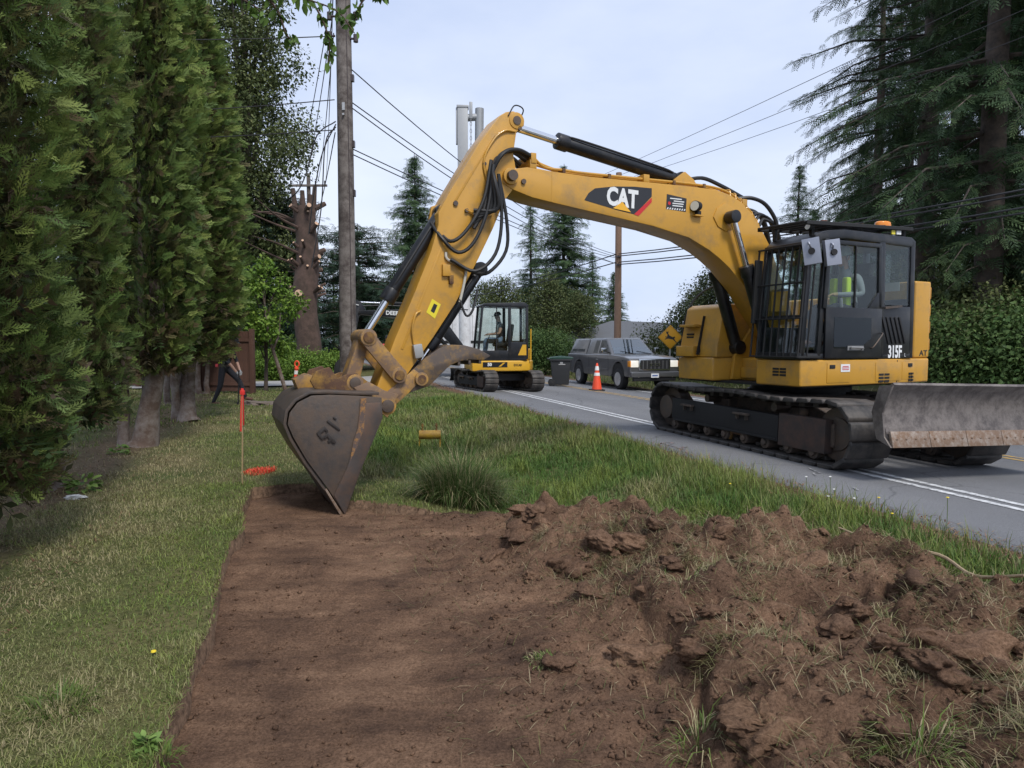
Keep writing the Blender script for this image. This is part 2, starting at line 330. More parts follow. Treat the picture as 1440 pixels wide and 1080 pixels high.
def road_mesh():
    os_ = np.array([0, .04, .2, 1, 2, 3, 4, 5, 6, 7, 7.3]) / 7.3
    w0 = RO0+.05*fbm(ra*2.1, ra*0, o=4, s=4); w1 = RO1+.05*fbm(ra*2.1, ra*0+9, o=4, s=5)
    O = w0[None]+(w1-w0)[None]*os_[:, None]; Aa = np.broadcast_to(ra, O.shape); Z = zroad(O); Z[0] -= .05; Z[-1] -= .05
    n, m = O.shape; idx = np.arange(n*m).reshape(n, m); F = np.stack([idx[:-1, :-1], idx[1:, :-1], idx[1:, 1:], idx[:-1, 1:]], -1).reshape(-1, 4)
    return mesh_np('road', np.stack([O*NX-Aa*NY, O*NY+Aa*NX, Z], -1).reshape(-1, 3), F)
tag(link('road', road_mesh(), road_material()), kind='structure')
def paint(name, col, amt=.25):
    return mat(name, col, .7, var=.1, scale=20, dirt=(.15, .152, .16), dirtamt=amt, dscale=14., bump=.3, bscale=200)
WHITE_PAINT, YEL_PAINT = paint('white_road_paint', (.66, .67, .68)), paint('yellow_road_paint', (.56, .34, .06), .35)
def stripe(name, o, w, m, a0=-40, a1=300, lift=.005):
    mb = MB(); aa = [a0]+list(np.arange(0, 40, 2.))+[60, 120, a1]
    vs = []
    for a in aa: vs += [W(o-w/2, a, zroad(o-w/2)+lift), W(o+w/2, a, zroad(o+w/2)+lift)]
    mb.add(vs, [(2*i, 2*i+1, 2*i+3, 2*i+2) for i in range(len(aa)-1)])
    tag(obj(name, mb, m, smooth=0), kind='structure')
for o in (6.16, 6.38): stripe('white_edge_line', o, .1, WHITE_PAINT)
for o in (9.35, 9.58): stripe('yellow_centre_line', o, .1, YEL_PAINT)
stripe('white_edge_line', 11.2, .11, WHITE_PAINT)
# survey spray paint on the asphalt and the lawn
def spray(name, c, strokes, m, zf, w=.035, lift=.007):
    mb = MB()
    for st in strokes:
        P = [(c[0]+o, c[1]+a) for o, a in st]
        for (o0, a0), (o1, a1) in zip(P[:-1], P[1:]):
            d = Vector((o1-o0, a1-a0)); n = Vector((-d.y, d.x)).normalized()*w/2
            mb.add([W(o0+n.x, a0+n.y, zf(o0, a0)+lift), W(o0-n.x, a0-n.y, zf(o0, a0)+lift), W(o1-n.x, a1-n.y, zf(o1, a1)+lift), W(o1+n.x, a1+n.y, zf(o1, a1)+lift)], [(0, 1, 2, 3)]); lift += .0004
    return obj(name, mb, m, smooth=0)
ORP = mat('orange_spray_paint', (.62, .22, .12), .8, var=.1, dirt=(.16, .16, .17), dirtamt=.75, dscale=18.)
tag(spray('survey_paint_mark', (5.12, 8.35), [[(-.1, -.35), (-.05, .35)], [(-.1, .1), (.12, .3), (.02, .36)], [(-.12, -.2), (.1, -.1)]], ORP, zroad), 'faded orange survey arrow sprayed on the asphalt edge', 'paint mark')
WHS = mat('white_spray_paint', (.6, .6, .6), .8, var=.1, dirt=(.16, .16, .17), dirtamt=.6, dscale=22.)
tag(spray('survey_paint_mark', (5.55, 6.2), [[(-.1, -.15), (.0, .0), (.08, -.02), (.12, .12), (.2, .3)]], WHS, zroad, .025), 'small white survey squiggle sprayed on the asphalt', 'paint mark')
tag(spray('survey_paint_mark', (5.35, 5.4), [[(-.06, -.1), (.02, .04)]], WHS, zroad, .03), 'single short white survey dash sprayed on the asphalt', 'paint mark')
# gravel drive crossing behind the lawn
mb = MB(); dp = [(-30, 25.2), (-12, 25.0), (-4, 25.3), (1, 25.8), (4.6, 24.0), (4.6, 31), (1, 29.2), (-4, 28.6), (-12, 28.4), (-30, 29)]
mb.add([W(o, a, float(zland(o, a))+.03) for o, a in dp], [(0, 1, 8, 9), (1, 2, 7, 8), (2, 3, 6, 7), (3, 4, 5, 6)])
tag(obj('gravel_drive', mb, mat('gravel', (.3, .29, .28), .95, var=.45, scale=40, bump=.9, bscale=70)), kind='structure')
# ================================================================== DUG SOIL AND SPOIL HEAP
def billow(x, y, s, o=3):
    t = 0; k = 1; f = 1
    for i in range(o): t = t+k*np.abs(vnoise(x*f, y*f, None, s+i*13)); k *= .5; f *= 2.1
    return t
def heap(o, a):
    wob = .16*fbm(o*1.3, a*1.3, o=3, s=55)
    lo = np.interp(a, [-3, 2.3, 3.2, 4.0, 5.0, 6.0, 7], [1.55, 1.6, 1.72, 1.65, 1.55, 1.85, 2.3])+wob
    e = sstep(0, .42, o-lo)
    far = edge_a(o)+.1
    return e*(1-sstep(-.55, .1, a-far))*(1-sstep(3.55, 4.2, o+wob))
def zsoil(o, a, fine=True):
    o = np.asarray(o, float); a = np.asarray(a, float); H = heap(o, a); g = zland(o, a)
    fl = -.265+.03*fbm(o*.9, a*.9, o=3, s=61)+.012*np.sin(a*13+2*fbm(o*.8, a*.8, o=2, s=8)+o*1.2)*sstep(.2, -.3, fbm(o*.7, a*.7, o=2, s=90)-.1)
    rough = sstep(.5, 1.6, o)
    fl = fl+rough*(.05*billow(o*3.2, a*3.2, 21)-.02)+.06*sstep(1.0, 1.7, o)*billow(o*1.6, a*1.6, 5)
    wx = o+.12*fbm(o*2, a*2, o=2, s=70); wy = a+.12*fbm(o*2, a*2, o=2, s=71)
    lump = .2*billow(wx*1.15, wy*1.15, 41, 2)+.2*billow(wx*2.6, wy*2.6, 43, 2)+.085*billow(wx*6.5, wy*6.5, 47, 2)-.02
    base = np.maximum(g, fl)
    z = fl*(1-H)+(base*.35+.65*np.interp(o, [1.4, 2.1, 2.8, 3.5, 4.2], [-.2, -.02, .06, .04, -.05])-.1+lump)*H
    # the long crack along the foot of the heap
    fo = np.interp(a, [1, 2.36, 3.0, 3.9, 4.6], [1.62, 1.68, 1.84, 1.9, 2.05])+.09*fbm(a*3, a*0, o=4, s=33)+.03*fbm(o*6, a*9, o=2, s=34)
    z = z-.12*np.exp(-((o-fo)/.03)**2)*(.55+.6*vnoise(a*2.3, a*0, None, 35))*sstep(4.5, 3.9, a)*sstep(1., 2., a)
    # raised slab lip right of the crack
    z = z+.06*sstep(0, .07, o-fo)*sstep(.8, .15, o-fo)*sstep(4.4, 3.9, a)
    if fine:
        z = z+.012*fbm(o*14, a*14, o=3, s=81)*(.35+H)+.02*(billow(o*17, a*17, 83, 2)-.4)*(.18+.8*np.maximum(H, rough*.5))+.005*fbm(o*45, a*45, o=2, s=85)
    d = dug(o, a)
    return z-.7*sstep(.0, -.1, d)-.0*g
def soil_material(name='soil', tan=0.):
    m = bpy.data.materials.new(name); m.use_nodes = True; t = m.node_tree; b = t.nodes['Principled BSDF']; l = t.links.new
    g = nd(t, 'ShaderNodeNewGeometry')
    n1 = nd(t, 'ShaderNodeTexNoise', i_Scale=1.5, i_Detail=9., i_Roughness=.68); l(g.outputs['Position'], n1.inputs['Vector'])
    n2 = nd(t, 'ShaderNodeTexNoise', i_Scale=70., i_Detail=7., i_Roughness=.72); l(g.outputs['Position'], n2.inputs['Vector'])
    r1 = nd(t, 'ShaderNodeValToRGB'); e = r1.color_ramp.elements; e[0].position = .37; e[1].position = .64
    e[0].color = (.07, .043, .031, 1); e[1].color = (.25+tan, .155+tan*.6, .10+tan*.35, 1); q = e.new(.5); q.color = (.148+tan*.6, .089+tan*.38, .058+tan*.2, 1)
    mp = nd(t, 'ShaderNodeMapping'); mp.inputs['Rotation'].default_value = (0, 0, -A); mp.inputs['Scale'].default_value = (.5, 3.2, 1.5); n4 = nd(t, 'ShaderNodeTexNoise', i_Scale=2.2, i_Detail=9., i_Roughness=.7); l(g.outputs['Position'], mp.inputs[0]); l(mp.outputs[0], n4.inputs['Vector'])
    av = nd(t, 'ShaderNodeMix', data_type='FLOAT'); av.inputs[0].default_value = .36; l(n1.outputs['Fac'], av.inputs[2]); l(n4.outputs['Fac'], av.inputs[3]); l(av.outputs[0], r1.inputs[0])
    r2 = nd(t, 'ShaderNodeValToRGB'); e = r2.color_ramp.elements; e[0].position = .32; e[1].position = .7; e[0].color = (.5, .48, .46, 1); e[1].color = (1.5, 1.5, 1.5, 1); l(n2.outputs['Fac'], r2.inputs[0])
    mu = nd(t, 'ShaderNodeMix', data_type='RGBA', blend_type='MULTIPLY'); mu.inputs[0].default_value = 1; l(r1.outputs[0], mu.inputs[6]); l(r2.outputs[0], mu.inputs[7]); l(mu.outputs[2], b.inputs['Base Color'])
    b.inputs['Roughness'].default_value = .97; b.inputs['Specular IOR Level'].default_value = .12
    bp = nd(t, 'ShaderNodeBump', i_Strength=1., i_Distance=.014); l(n2.outputs['Fac'], bp.inputs['Height']); l(bp.outputs[0], b.inputs['Normal'])
    return m
SOIL = soil_material(); SOILT = soil_material('tan_soil', .05)
so = np.arange(-.62, 4.5, .02); sa = np.concatenate([np.arange(-3, 1.4, .06), np.arange(1.4, 8.6, .02)])
tag(link('dug_soil', grid_mesh('dug_soil', so, sa, zsoil), SOIL), kind='structure')
# ---- clods
def ico(sub):
    bm = bmesh.new(); bmesh.ops.create_icosphere(bm, subdivisions=sub, radius=1); V = np.array([v.co[:] for v in bm.verts]); F = np.array([[v.index for v in f.verts] for f in bm.faces]); bm.free(); return V, F
IV, IF = ico(4); CLODS = []
for k in range(5):
    V = IV.copy(); s = k*101
    n = fbm(V[:, 0]*1.1+s, V[:, 1]*1.1, V[:, 2]*1.1, o=3, s=s)*.42
    bl = sum(np.abs(vnoise(V[:, 0]*f+s, V[:, 1]*f, V[:, 2]*f, s+i))*w for i, (f, w) in enumerate(((3.1, .2), (6.3, .16), (13, .1), (27, .06))))
    V = V*(0.75+n*.9+bl-.1)[:, None]; V[:, 0] += .3*vnoise(V[:, 1]*1.5+s, V[:, 2]*1.5, None, s); V[:, 1] += .25*vnoise(V[:, 0]*1.7, V[:, 2]*1.7+s, None, s+3); V[:, 2] *= .72; CLODS.append(mesh_np('clod', V, IF, smooth=True))
for me in CLODS: me.materials.append(SOIL)
CLT = [m.copy() for m in CLODS[:2]]
for me in CLT: me.materials.clear(); me.materials.append(SOILT)
def GP(px, py, z):     # ground point seen at a photograph position, used once for laying out
    P_ = math.atan(59/960); x = (px-720)/960; y = (540-py)/960; c, s = math.cos(P_), math.sin(P_)
    t = (z-1.5)/(-s+y*c); return x*t, (c+y*s)*t
def hsoil(x, y): o, a = OA(x, y); return float(zsoil(np.array([o]), np.array([a]), False)[0])
CG = 'soil clods on the spoil heap'
IV3, IF3 = ico(4); SM = []
for k in range(4):
    V = IV3.copy(); s = 900+k*57; bl = sum(np.abs(vnoise(V[:, 0]*f+s, V[:, 1]*f, V[:, 2]*f, s+i))*w for i, (f, w) in enumerate(((1.6, .5), (3.9, .25), (9, .12)))); V = V*(.55+bl+.25*fbm(V[:, 0]+s, V[:, 1], V[:, 2], o=2, s=s))[:, None]; V[:, 2] *= .75; SM.append(mesh_np('clod', V, IF3, smooth=True)); SM[-1].materials.append(SOIL)
kk = 0
while kk < 95:
    o_, a_ = rng.uniform(1.0, 4.0), rng.uniform(1.6, 6.6)
    if float(dug(np.array([o_]), np.array([a_]))[0]) < .1 or rng.random() > .12+float(heap(np.array([o_]), np.array([a_]))[0]): continue
    p = W(o_, a_); z = float(zsoil(np.array([o_]), np.array([a_]), False)[0]); r = .03+.075*rng.random()**2; q = link('soil_clod', SM[kk % 4], None, None, (p.x, p.y, z+r*.25), (rng.uniform(-.5, .5), rng.uniform(-.5, .5), rng.uniform(0, 6.28))); q.scale = (r*rng.uniform(1, 1.6), r, r*rng.uniform(.6, 1)); tag(q, 'fist sized dark soil clod strewn over the spoil heap', 'soil clod', 'small clods strewn over the spoil heap'); kk += 1
for i, (px, py, r, el, tan) in enumerate([(742, 745, .15, 1.5, 0), (1130, 790, .17, 1.3, 1), (1065, 985, .17, 1.5, 1), (800, 800, .14, 1.4, 0), (955, 790, .19, 1.4, 0), (1310, 815, .2, 1.7, 0), (905, 850, .13, 1.3, 0), (1010, 770, .14, 1.2, 0),
        (1220, 760, .12, 1.4, 0), (890, 740, .12, 1.5, 0), (785, 925, .1, 1.2, 0), (1350, 920, .17, 1.3, 0), (690, 800, .045, 1.2, 0), (700, 865, .04, 1, 0), (640, 880, .04, 1.2, 0), (960, 1010, .07, 1.2, 0),
        (1180, 900, .13, 1.4, 0), (850, 760, .1, 1.6, 0), (1080, 730, .1, 1.2, 0), (1255, 850, .09, 1.3, 0), (740, 715, .1, 1.9, 0), (610, 715, .07, 1.6, 0), (560, 718, .05, 1.5, 0), (900, 950, .06, 1, 0), (980, 900, .11, 1.5, 0), (830, 860, .08, 1.2, 0)]):
    x, y = GP(px, py, -.05 if px > 720 else -.25)
    for _ in range(3): x, y = GP(px, py, hsoil(x, y)+r*.25)
    me = (CLT if tan else CLODS)[i % (2 if tan else 5)]
    o = link('soil_clod', me, None, None, (x, y, hsoil(x, y)-r*(.2 if tan else .02)), (rng.uniform(-.3, .3), rng.uniform(-.3, .3), rng.uniform(0, 6.28)))
    o.scale = (r*el, r, r*.95)
    tag(o, ('pale tan crumbly soil clod on the crest of the spoil heap' if px == 1130 else 'pale tan crumbly soil clod at the foot of the spoil heap') if tan else 'dark brown crumbly soil clod lying on the dug soil', 'soil clod', None if tan else CG)
# ---- crumbs, roots
def crumbs(n, fo, fa, smin, smax, dens=None):
    o = rng.uniform(*fo, n); a = fa[0]+(fa[1]-fa[0])*rng.random(n)**1.4
    k = dug(o, a) > .03
    if dens is not None: k &= rng.random(n) < dens(o, a)
    o, a = o[k], a[k]; n = len(o); z = zsoil(o, a); s = smin*(smax/smin)**(rng.random(n)**2.6)
    B = np.array([[1, 0, 0], [-1, 0, 0], [0, 1, 0], [0, -1, 0], [0, 0, 1], [0, 0, -1]], float)
    F = np.array([[0, 2, 4], [2, 1, 4], [1, 3, 4], [3, 0, 4], [2, 0, 5], [1, 2, 5], [3, 1, 5], [0, 3, 5]])
    V = B[None]*(rng.uniform(.55, 1.35, (n, 6, 1)))+rng.uniform(-.3, .3, (n, 6, 3)); th = rng.uniform(0, 6.28, n); c, s_ = np.cos(th)[:, None], np.sin(th)[:, None]
    X = V[..., 0]*c-V[..., 1]*s_; Y = V[..., 0]*s_+V[..., 1]*c; V = np.stack([X, Y, V[..., 2]*.8], -1)*s[:, None, None]
    V[..., 0] += (o*NX-a*NY)[:, None]; V[..., 1] += (o*NY+a*NX)[:, None]; V[..., 2] += (z+s*.3)[:, None]
    return mesh_np('crumbs', V.reshape(-1, 3), (F[None]+6*np.arange(n)[:, None, None]).reshape(-1, 3))
tag(link('soil_crumbs', crumbs(38000, (-.5, 4.2), (1.3, 8.2), .002, .02, lambda o, a: .1+.9*sstep(.5, 1.6, o)+.35*(fbm(o*2, a*2, o=2, s=5) > .35)), SOIL), 'loose crumbs of dark soil over the dug strip', 'soil', kind='stuff')
# ================================================================== GRASS
def blades(P, Ln, wd, az, lean, col, coltip=None, droop=.5):
    """P (n,3) roots; returns V, F(tri), colours: 5 vertices and 3 triangles a blade"""
    n = len(P); d = np.stack([np.cos(az), np.sin(az), np.zeros(n)], -1); sdir = np.stack([-np.sin(az), np.cos(az), np.zeros(n)], -1)
    up = np.array([0, 0, 1.]); sl = np.sin(lean)[:, None]; cl = np.cos(lean)[:, None]; l2 = np.minimum(lean*(1+droop)+droop*.5, 2.2); s2 = np.sin(l2)[:, None]; c2 = np.cos(l2)[:, None]
    Ln = Ln[:, None]; m = P+(d*sl+up*cl)*Ln*.55; t = m+(d*s2+up*c2)*Ln*.5; w = sdir*wd[:, None]*.5
    V = np.stack([P-w, P+w, m-w*.85, m+w*.85, t], 1).reshape(-1, 3)
    b = 5*np.arange(n)[:, None]; F = np.concatenate([b+[0, 1, 3], b+[0, 3, 2], b+[2, 3, 4]], 1).reshape(-1, 3)
    ct = col if coltip is None else coltip
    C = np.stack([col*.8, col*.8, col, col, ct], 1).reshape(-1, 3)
    return V, F, C
def join(parts):
    V = []; F = []; C = []; n = 0
    for v, f, c in parts: V.append(v); F.append(f+n); C.append(c); n += len(v)
    return np.concatenate(V), np.concatenate(F), np.concatenate(C)
LEAF = mat('grass_blade', (1, 1, 1), .55, attr='col', spec=.25, trans=.25)
LG, LG2, DG, ST, OL = [np.array(c) for c in ((.15, .215, .045), (.22, .27, .06), (.06, .105, .028), (.43, .36, .215), (.24, .22, .095))]
def lerp(a, b, t): return a+(b-a)*np.asarray(t)[:, None]
def lawn(n, ro, raa, ln, wd, dryness, mask=None, lean=(.1, .9), zf=zland, green=LG):
    o = rng.uniform(*ro, n); a = rng.uniform(*raa, n); k = dug(o, a) < .015
    if mask is not None: k &= mask(o, a)
    o, a = o[k], a[k]; n = len(o)
    clump = fbm(o*3.1, a*3.1, o=3, s=140); d = np.clip(dryness(o, a)+.55*fbm(o*1.1, a*1.1, o=4, s=150)+.25*rng.normal(size=n), 0, 1)
    c = lerp(np.broadcast_to(green, (n, 3)), LG2, np.clip(.35+.8*clump+.2*rng.normal(size=n), 0, 1)); c = lerp(c, DG, (rng.random(n) < .22)*.7)
    c = lerp(c, lerp(np.broadcast_to(ST, (n, 3)), OL, rng.random(n)), d)*rng.uniform(.75, 1.2, (n, 1))
    L_ = ln[0]+(ln[1]-ln[0])*rng.random(n)**1.5*(1+.5*clump); P = np.stack([o*NX-a*NY, o*NY+a*NX, zf(o, a)-.005], -1)
    return blades(P, L_, rng.uniform(*wd, n), rng.uniform(0, 6.28, n), rng.uniform(*lean, n), c, c*1.15)
dry = lambda o, a: .5+.25*sstep(-.9, -1.5, o)+.25*np.exp(-((a-9.5)/2.2)**2)-.3*np.exp(-((o+.62)/.3)**2)
hedge = lambda o, a: (o > -2.2+.35*fbm(a*1.2, a*0, o=3, s=160)) | (rng.random(len(o)) < .12)
nearleft = lambda o, a: hedge(o, a)
G1 = [lawn(80000, (-2.6, -.46), (.9, 4.2), (.018, .055), (.0022, .0045), dry, nearleft, (.2, 1.2)), lawn(44000, (-2.8, -.45), (4.2, 8.6), (.02, .055), (.003, .006), dry, nearleft, (.2, 1.2)),
      lawn(36000, (-2.8, 2.3), (6.2, 14), (.03, .065), (.005, .009), lambda o, a: dry(o, a)-.35*sstep(-.2, 1.0, o), hedge, (.1, .9)), lawn(21000, (-7, 4.3), (14, 25), (.04, .08), (.012, .02), lambda o, a: .35-.3*sstep(0, 2, o), None, (.1, .8)), lawn(15000, (-9, -2.9), (5, 25), (.05, .1), (.008, .015), lambda o, a: .2+0*o, None, (.1, .8))]
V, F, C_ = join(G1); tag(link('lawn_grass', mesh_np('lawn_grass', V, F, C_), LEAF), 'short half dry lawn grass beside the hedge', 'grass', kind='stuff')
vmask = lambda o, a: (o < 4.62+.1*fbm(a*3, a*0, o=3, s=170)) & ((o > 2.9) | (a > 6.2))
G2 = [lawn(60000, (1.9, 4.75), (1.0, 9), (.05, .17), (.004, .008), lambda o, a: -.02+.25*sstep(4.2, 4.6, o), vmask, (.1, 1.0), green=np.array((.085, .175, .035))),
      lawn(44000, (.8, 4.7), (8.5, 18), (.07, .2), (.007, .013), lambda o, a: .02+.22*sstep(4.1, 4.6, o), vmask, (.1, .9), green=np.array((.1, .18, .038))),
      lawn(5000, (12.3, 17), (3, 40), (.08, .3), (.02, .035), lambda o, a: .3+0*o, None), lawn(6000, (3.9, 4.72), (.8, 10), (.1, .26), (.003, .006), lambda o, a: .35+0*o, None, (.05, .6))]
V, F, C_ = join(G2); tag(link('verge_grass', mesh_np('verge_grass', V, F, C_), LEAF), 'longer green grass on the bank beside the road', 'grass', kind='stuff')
# tall clump
def clump(name, label, x, y, n, rad, ln, wd, dryv, lean=(.05, .75), green=LG, gap=0.):
    r = rad*np.sqrt(rng.random(n)); t = rng.uniform(0, 6.28, n); X = x+r*np.cos(t); Y = y+r*np.sin(t)*.8; o, a = X*NX+Y*NY, -X*NY+Y*NX
    z0 = np.maximum(zland(o, a), np.where(dug(o, a) > 0, zsoil(o, a, False), -9)); az = t+rng.normal(size=n)*.6
    c = lerp(lerp(np.broadcast_to(green, (n, 3)), DG, rng.random(n)*.8), ST, (rng.random(n) < dryv)*rng.uniform(.5, 1, n))
    V, F, C_ = blades(np.stack([X, Y, z0-.01], -1), rng.uniform(*ln, n)*(1-.4*r/rad), rng.uniform(*wd, n), az, rng.uniform(*lean, n)*(.35+.9*r/rad), c, c*1.2, droop=.9)
    V -= np.array([x, y, 0]); return tag(link(name, mesh_np(name, V, F, C_), LEAF, None, (x, y, 0)), label, 'grass clump')
x, y = GP(648, 712, -.33); clump('tall_grass_clump', 'tall arching grass clump at the edge of the dug soil', x, y, 2600, .42, (.45, .95), (.004, .008), .3, green=np.array((.1, .16, .045)))
for i, (px, py, n, rad, l0, l1, dv, lb) in enumerate([(985, 930+110, 90, .09, .1, .3, .4, 'loose green grass tuft sprouting from the foot of the spoil heap'), (1290, 1060, 130, .12, .12, .3, .4, 'torn grass tuft at the frame edge of the spoil heap, largest on the soil'), (1390, 835, 50, .06, .08, .2, .2, 'small green grass tuft beside the dead stick on the spoil heap'),
        (775, 930, 260, .13, .03, .09, .45, 'low mossy turf patch half buried in the dug soil'), (960, 800, 200, .13, .06, .16, .75, 'straw coloured turf patch on top of the spoil heap'), (1010, 700, 160, .16, .1, .22, .3, 'grass tuft overhanging the far rim of the spoil heap'), (85, 1000, 260, .16, .08, .2, .1, 'bright green grass tussock in the lawn'), (220, 1060, 120, .09, .06, .13, .0, 'broad bluish weed tuft in the lawn beside the dug edge')]):
    x, y = GP(px, py, 0 if px > 700 else -.15); 
    if px > 700:
        for _ in range(3): x, y = GP(px, py, hsoil(x, y))
    clump('grass_tuft', lb, x, y, n, rad, (l0, l1), (.003, .006), dv, (.3, 1.3))
def litter(n, ro, raa, ln, w, cols, zf, mask, lift=.012):
    o = rng.uniform(*ro, n); a = raa[0]+(raa[1]-raa[0])*rng.random(n)**1.3; k = mask(o, a); o, a = o[k], a[k]; n = len(o)
    P = np.stack([o*NX-a*NY, o*NY+a*NX, zf(o, a)+lift*rng.random(n)], -1); c = cols[rng.integers(0, len(cols), n)]*rng.uniform(.7, 1.2, (n, 1))
    return blades(P, rng.uniform(*ln, n), rng.uniform(*w, n), rng.uniform(0, 6.28, n), rng.uniform(.7, 1.75, n), c, c, droop=.15)
straw = np.array([(.33, .26, .15), (.22, .16, .09), (.4, .33, .2), (.16, .16, .06), (.12, .14, .05)])
V, F, C_ = litter(60000, (.6, 4.3), (1.3, 7.0), (.03, .13), (.0018, .004), straw, zsoil, lambda o, a: (dug(o, a) > .02) & (rng.random(len(o)) < .06+.94*np.clip(heap(o, a)*(.75+1.3*fbm(o*1.7, a*1.7, o=3, s=180)), 0, 1)))
parts_ = []
for _ in range(34):
    while True:
        o_, a_ = rng.uniform(1.6, 4.1), rng.uniform(1.5, 6.4)
        if float(heap(np.array([o_]), np.array([a_]))[0]) > .7: break
    n = int(rng.uniform(60, 200)); t = rng.uniform(0, 6.28, n); r = rng.uniform(.05, .17)*np.sqrt(rng.random(n)); oo = o_+r*np.cos(t); aa = a_+r*np.sin(t)*.7; P = np.stack([oo*NX-aa*NY, oo*NY+aa*NX, zsoil(oo, aa)-.004], -1)
    dr = rng.random(); c = lerp(np.broadcast_to(ST, (n, 3)), np.array((.17, .17, .06)), np.clip(dr+rng.normal(size=n)*.3, 0, 1))*rng.uniform(.6, 1.1, (n, 1)); parts_.append(blades(P, rng.uniform(.04, .13, n), rng.uniform(.0025, .005, n), rng.uniform(0, 6.28)+rng.normal(size=n)*.9, rng.uniform(.5, 1.7, n), c, c))
parts_.append((V, F, C_)); V, F, C_ = join(parts_)
tag(link('root_litter', mesh_np('root_litter', V, F, C_), LEAF), 'dry roots and straw strands over the spoil heap', 'straw', kind='stuff')
leafc = np.array([(.3, .17, .1), (.22, .11, .07), (.36, .24, .14), (.15, .09, .06)])
V, F, C_ = litter(16000, (4.4, 5.15), (1, 24), (.02, .06), (.006, .014), leafc, lambda o, a: np.where(o < RO0, zland(o, a), zroad(o))+.004, lambda o, a: rng.random(len(o)) < np.exp(-((o-4.68)/.22)**2))
tag(link('needle_litter', mesh_np('needle_litter', V, F, C_), LEAF), 'brown dead leaves and needles along the road edge', 'leaf litter', kind='stuff')
V, F, C_ = litter(9000, (-3.4, -1.5), (1.5, 16), (.02, .06), (.004, .012), np.concatenate([leafc, straw])*.75, zland, lambda o, a: o < -1.5)
tag(link('hedge_litter', mesh_np('hedge_litter', V, F, C_), LEAF), 'dry twigs and needles under the hedge', 'leaf litter', kind='stuff')
# ================================================================== LARGE EXCAVATOR
YEL = mat('machine_yellow', (.53, .275, .032), .42, var=.09, scale=3, dirt=(.34, .2, .06), dirtamt=.12, dscale=2.5, coat=.15)
YELW = mat('worn_machine_yellow', (.48, .26, .04), .55, var=.12, scale=4, dirt=(.19, .12, .075), dirtamt=.5, dscale=5.)
BLK = mat('black_paint', (.007, .008, .011), .34, var=.25, scale=5, dirt=(.03, .027, .025), dirtamt=.12, dscale=4.)
BLKM = mat('matte_black', (.011, .011, .012), .7, var=.3, scale=8)
STEEL = mat('worn_steel', (.085, .074, .068), .5, .45, var=.35, scale=4, dirt=(.12, .088, .068), dirtamt=.45, dscale=6., bump=.25, bscale=30)
BARE = mat('scraped_steel', (.36, .30, .25), .48, .5, var=.25, scale=9, dirt=(.22, .14, .09), dirtamt=.5, dscale=12.)
RUST = mat('muddy_rust', (.11, .058, .035), .85, .1, var=.4, scale=7, dirt=(.3, .17, .04), dirtamt=.25, dscale=5., bump=.4, bscale=40)
BLADEM = mat('blade_steel', (.10, .085, .08), .55, .35, var=.3, scale=3, dirt=(.2, .175, .16), dirtamt=.4, dscale=7., bump=.25, bscale=45)
CHROME = mat('chrome_rod', (.75, .76, .78), .14, 1., var=.05)
RUB = mat('hose_rubber', (.016, .016, .017), .5, var=.3, scale=20)
SHOE = mat('track_rubber', (.022, .021, .021), .62, var=.35, scale=6, dirt=(.075, .065, .058), dirtamt=.4, dscale=5., bump=.3, bscale=35)
MUD = mat('dusty_undercarriage', (.05, .043, .038), .9, var=.4, scale=8, dirt=(.11, .08, .06), dirtamt=.45, dscale=7., bump=.4, bscale=40)
GLASS = glass('cab_glass', (.88, .92, .91)); GLASSD = glass('dark_tinted_glass', (.5, .54, .55))
WHT = mat('white_decal', (.75, .76, .76), .5, var=.04); RED = mat('red_decal', (.55, .02, .025), .5, var=.05)
ORANGE_L = mat('amber_lens', (.8, .25, .015), .25, var=.05, coat=.4); SILV = mat('silver_mirror_back', (.32, .34, .4), .4, .4, var=.15)
GREY = mat('grey_plastic', (.2, .2, .2), .6, var=.15)
TH = R(205); UA = R(90+18.3)
ex = thing('large_excavator', 'large yellow and black tracked excavator with boom reaching over the lawn', 'excavator', (4.36, 10.3, 0))
HR = (0, 0, TH)                                   # house parts: x forward, y left, z up
UR = (R(1.75)*math.cos(UA)*0, 0, UA)
uM = Matrix.Rotation(UA, 4, 'Z') @ Matrix.Rotation(R(1.75), 4, 'X')       # undercarriage: x along the tracks (away from camera), y to the left
def upart(*a, **k):
    o = part(*a, **k); o.matrix_local = Matrix.Translation((-.09, -.2, -.03)) @ uM; return o
def hpart(*a, **k): return part(*a, rot=HR, **k)
# ---- tracks
def track_path(L_, H_, n, sag=.03, r=None):
    """(x,z,angle) of n shoes round a tapered loop of length L_ and height H_"""
    r = H_/2; c = L_/2-r; P = []
    for t in np.linspace(-c, c, 60)[:-1]: P.append((t, 0.))
    for t in np.linspace(-90, 90, 30)[:-1]: P.append((c+r*math.cos(R(t)), r+r*math.sin(R(t))))
    for t in np.linspace(c, -c, 60)[:-1]: P.append((t, H_-sag*math.sin((t/c+1)*math.pi*1.0)**2))
    for t in np.linspace(90, 270, 30)[:-1]: P.append((-c+r*math.cos(R(t)), r+r*math.sin(R(t))))
    P = np.array(P+[P[0]]); s = np.concatenate([[0], np.cumsum(np.hypot(*np.diff(P, axis=0).T))]); o = []
    for k in range(n):
        q = s[-1]*k/n; f = lambda d: np.array([np.interp((q+d) % s[-1], s, P[:, 0]), np.interp((q+d) % s[-1], s, P[:, 1])])
        a, b, m = f(-.06), f(.06), f(0); o.append((m[0], m[1], math.atan2(b[1]-a[1], b[0]-a[0])))
    return o, s[-1]/n
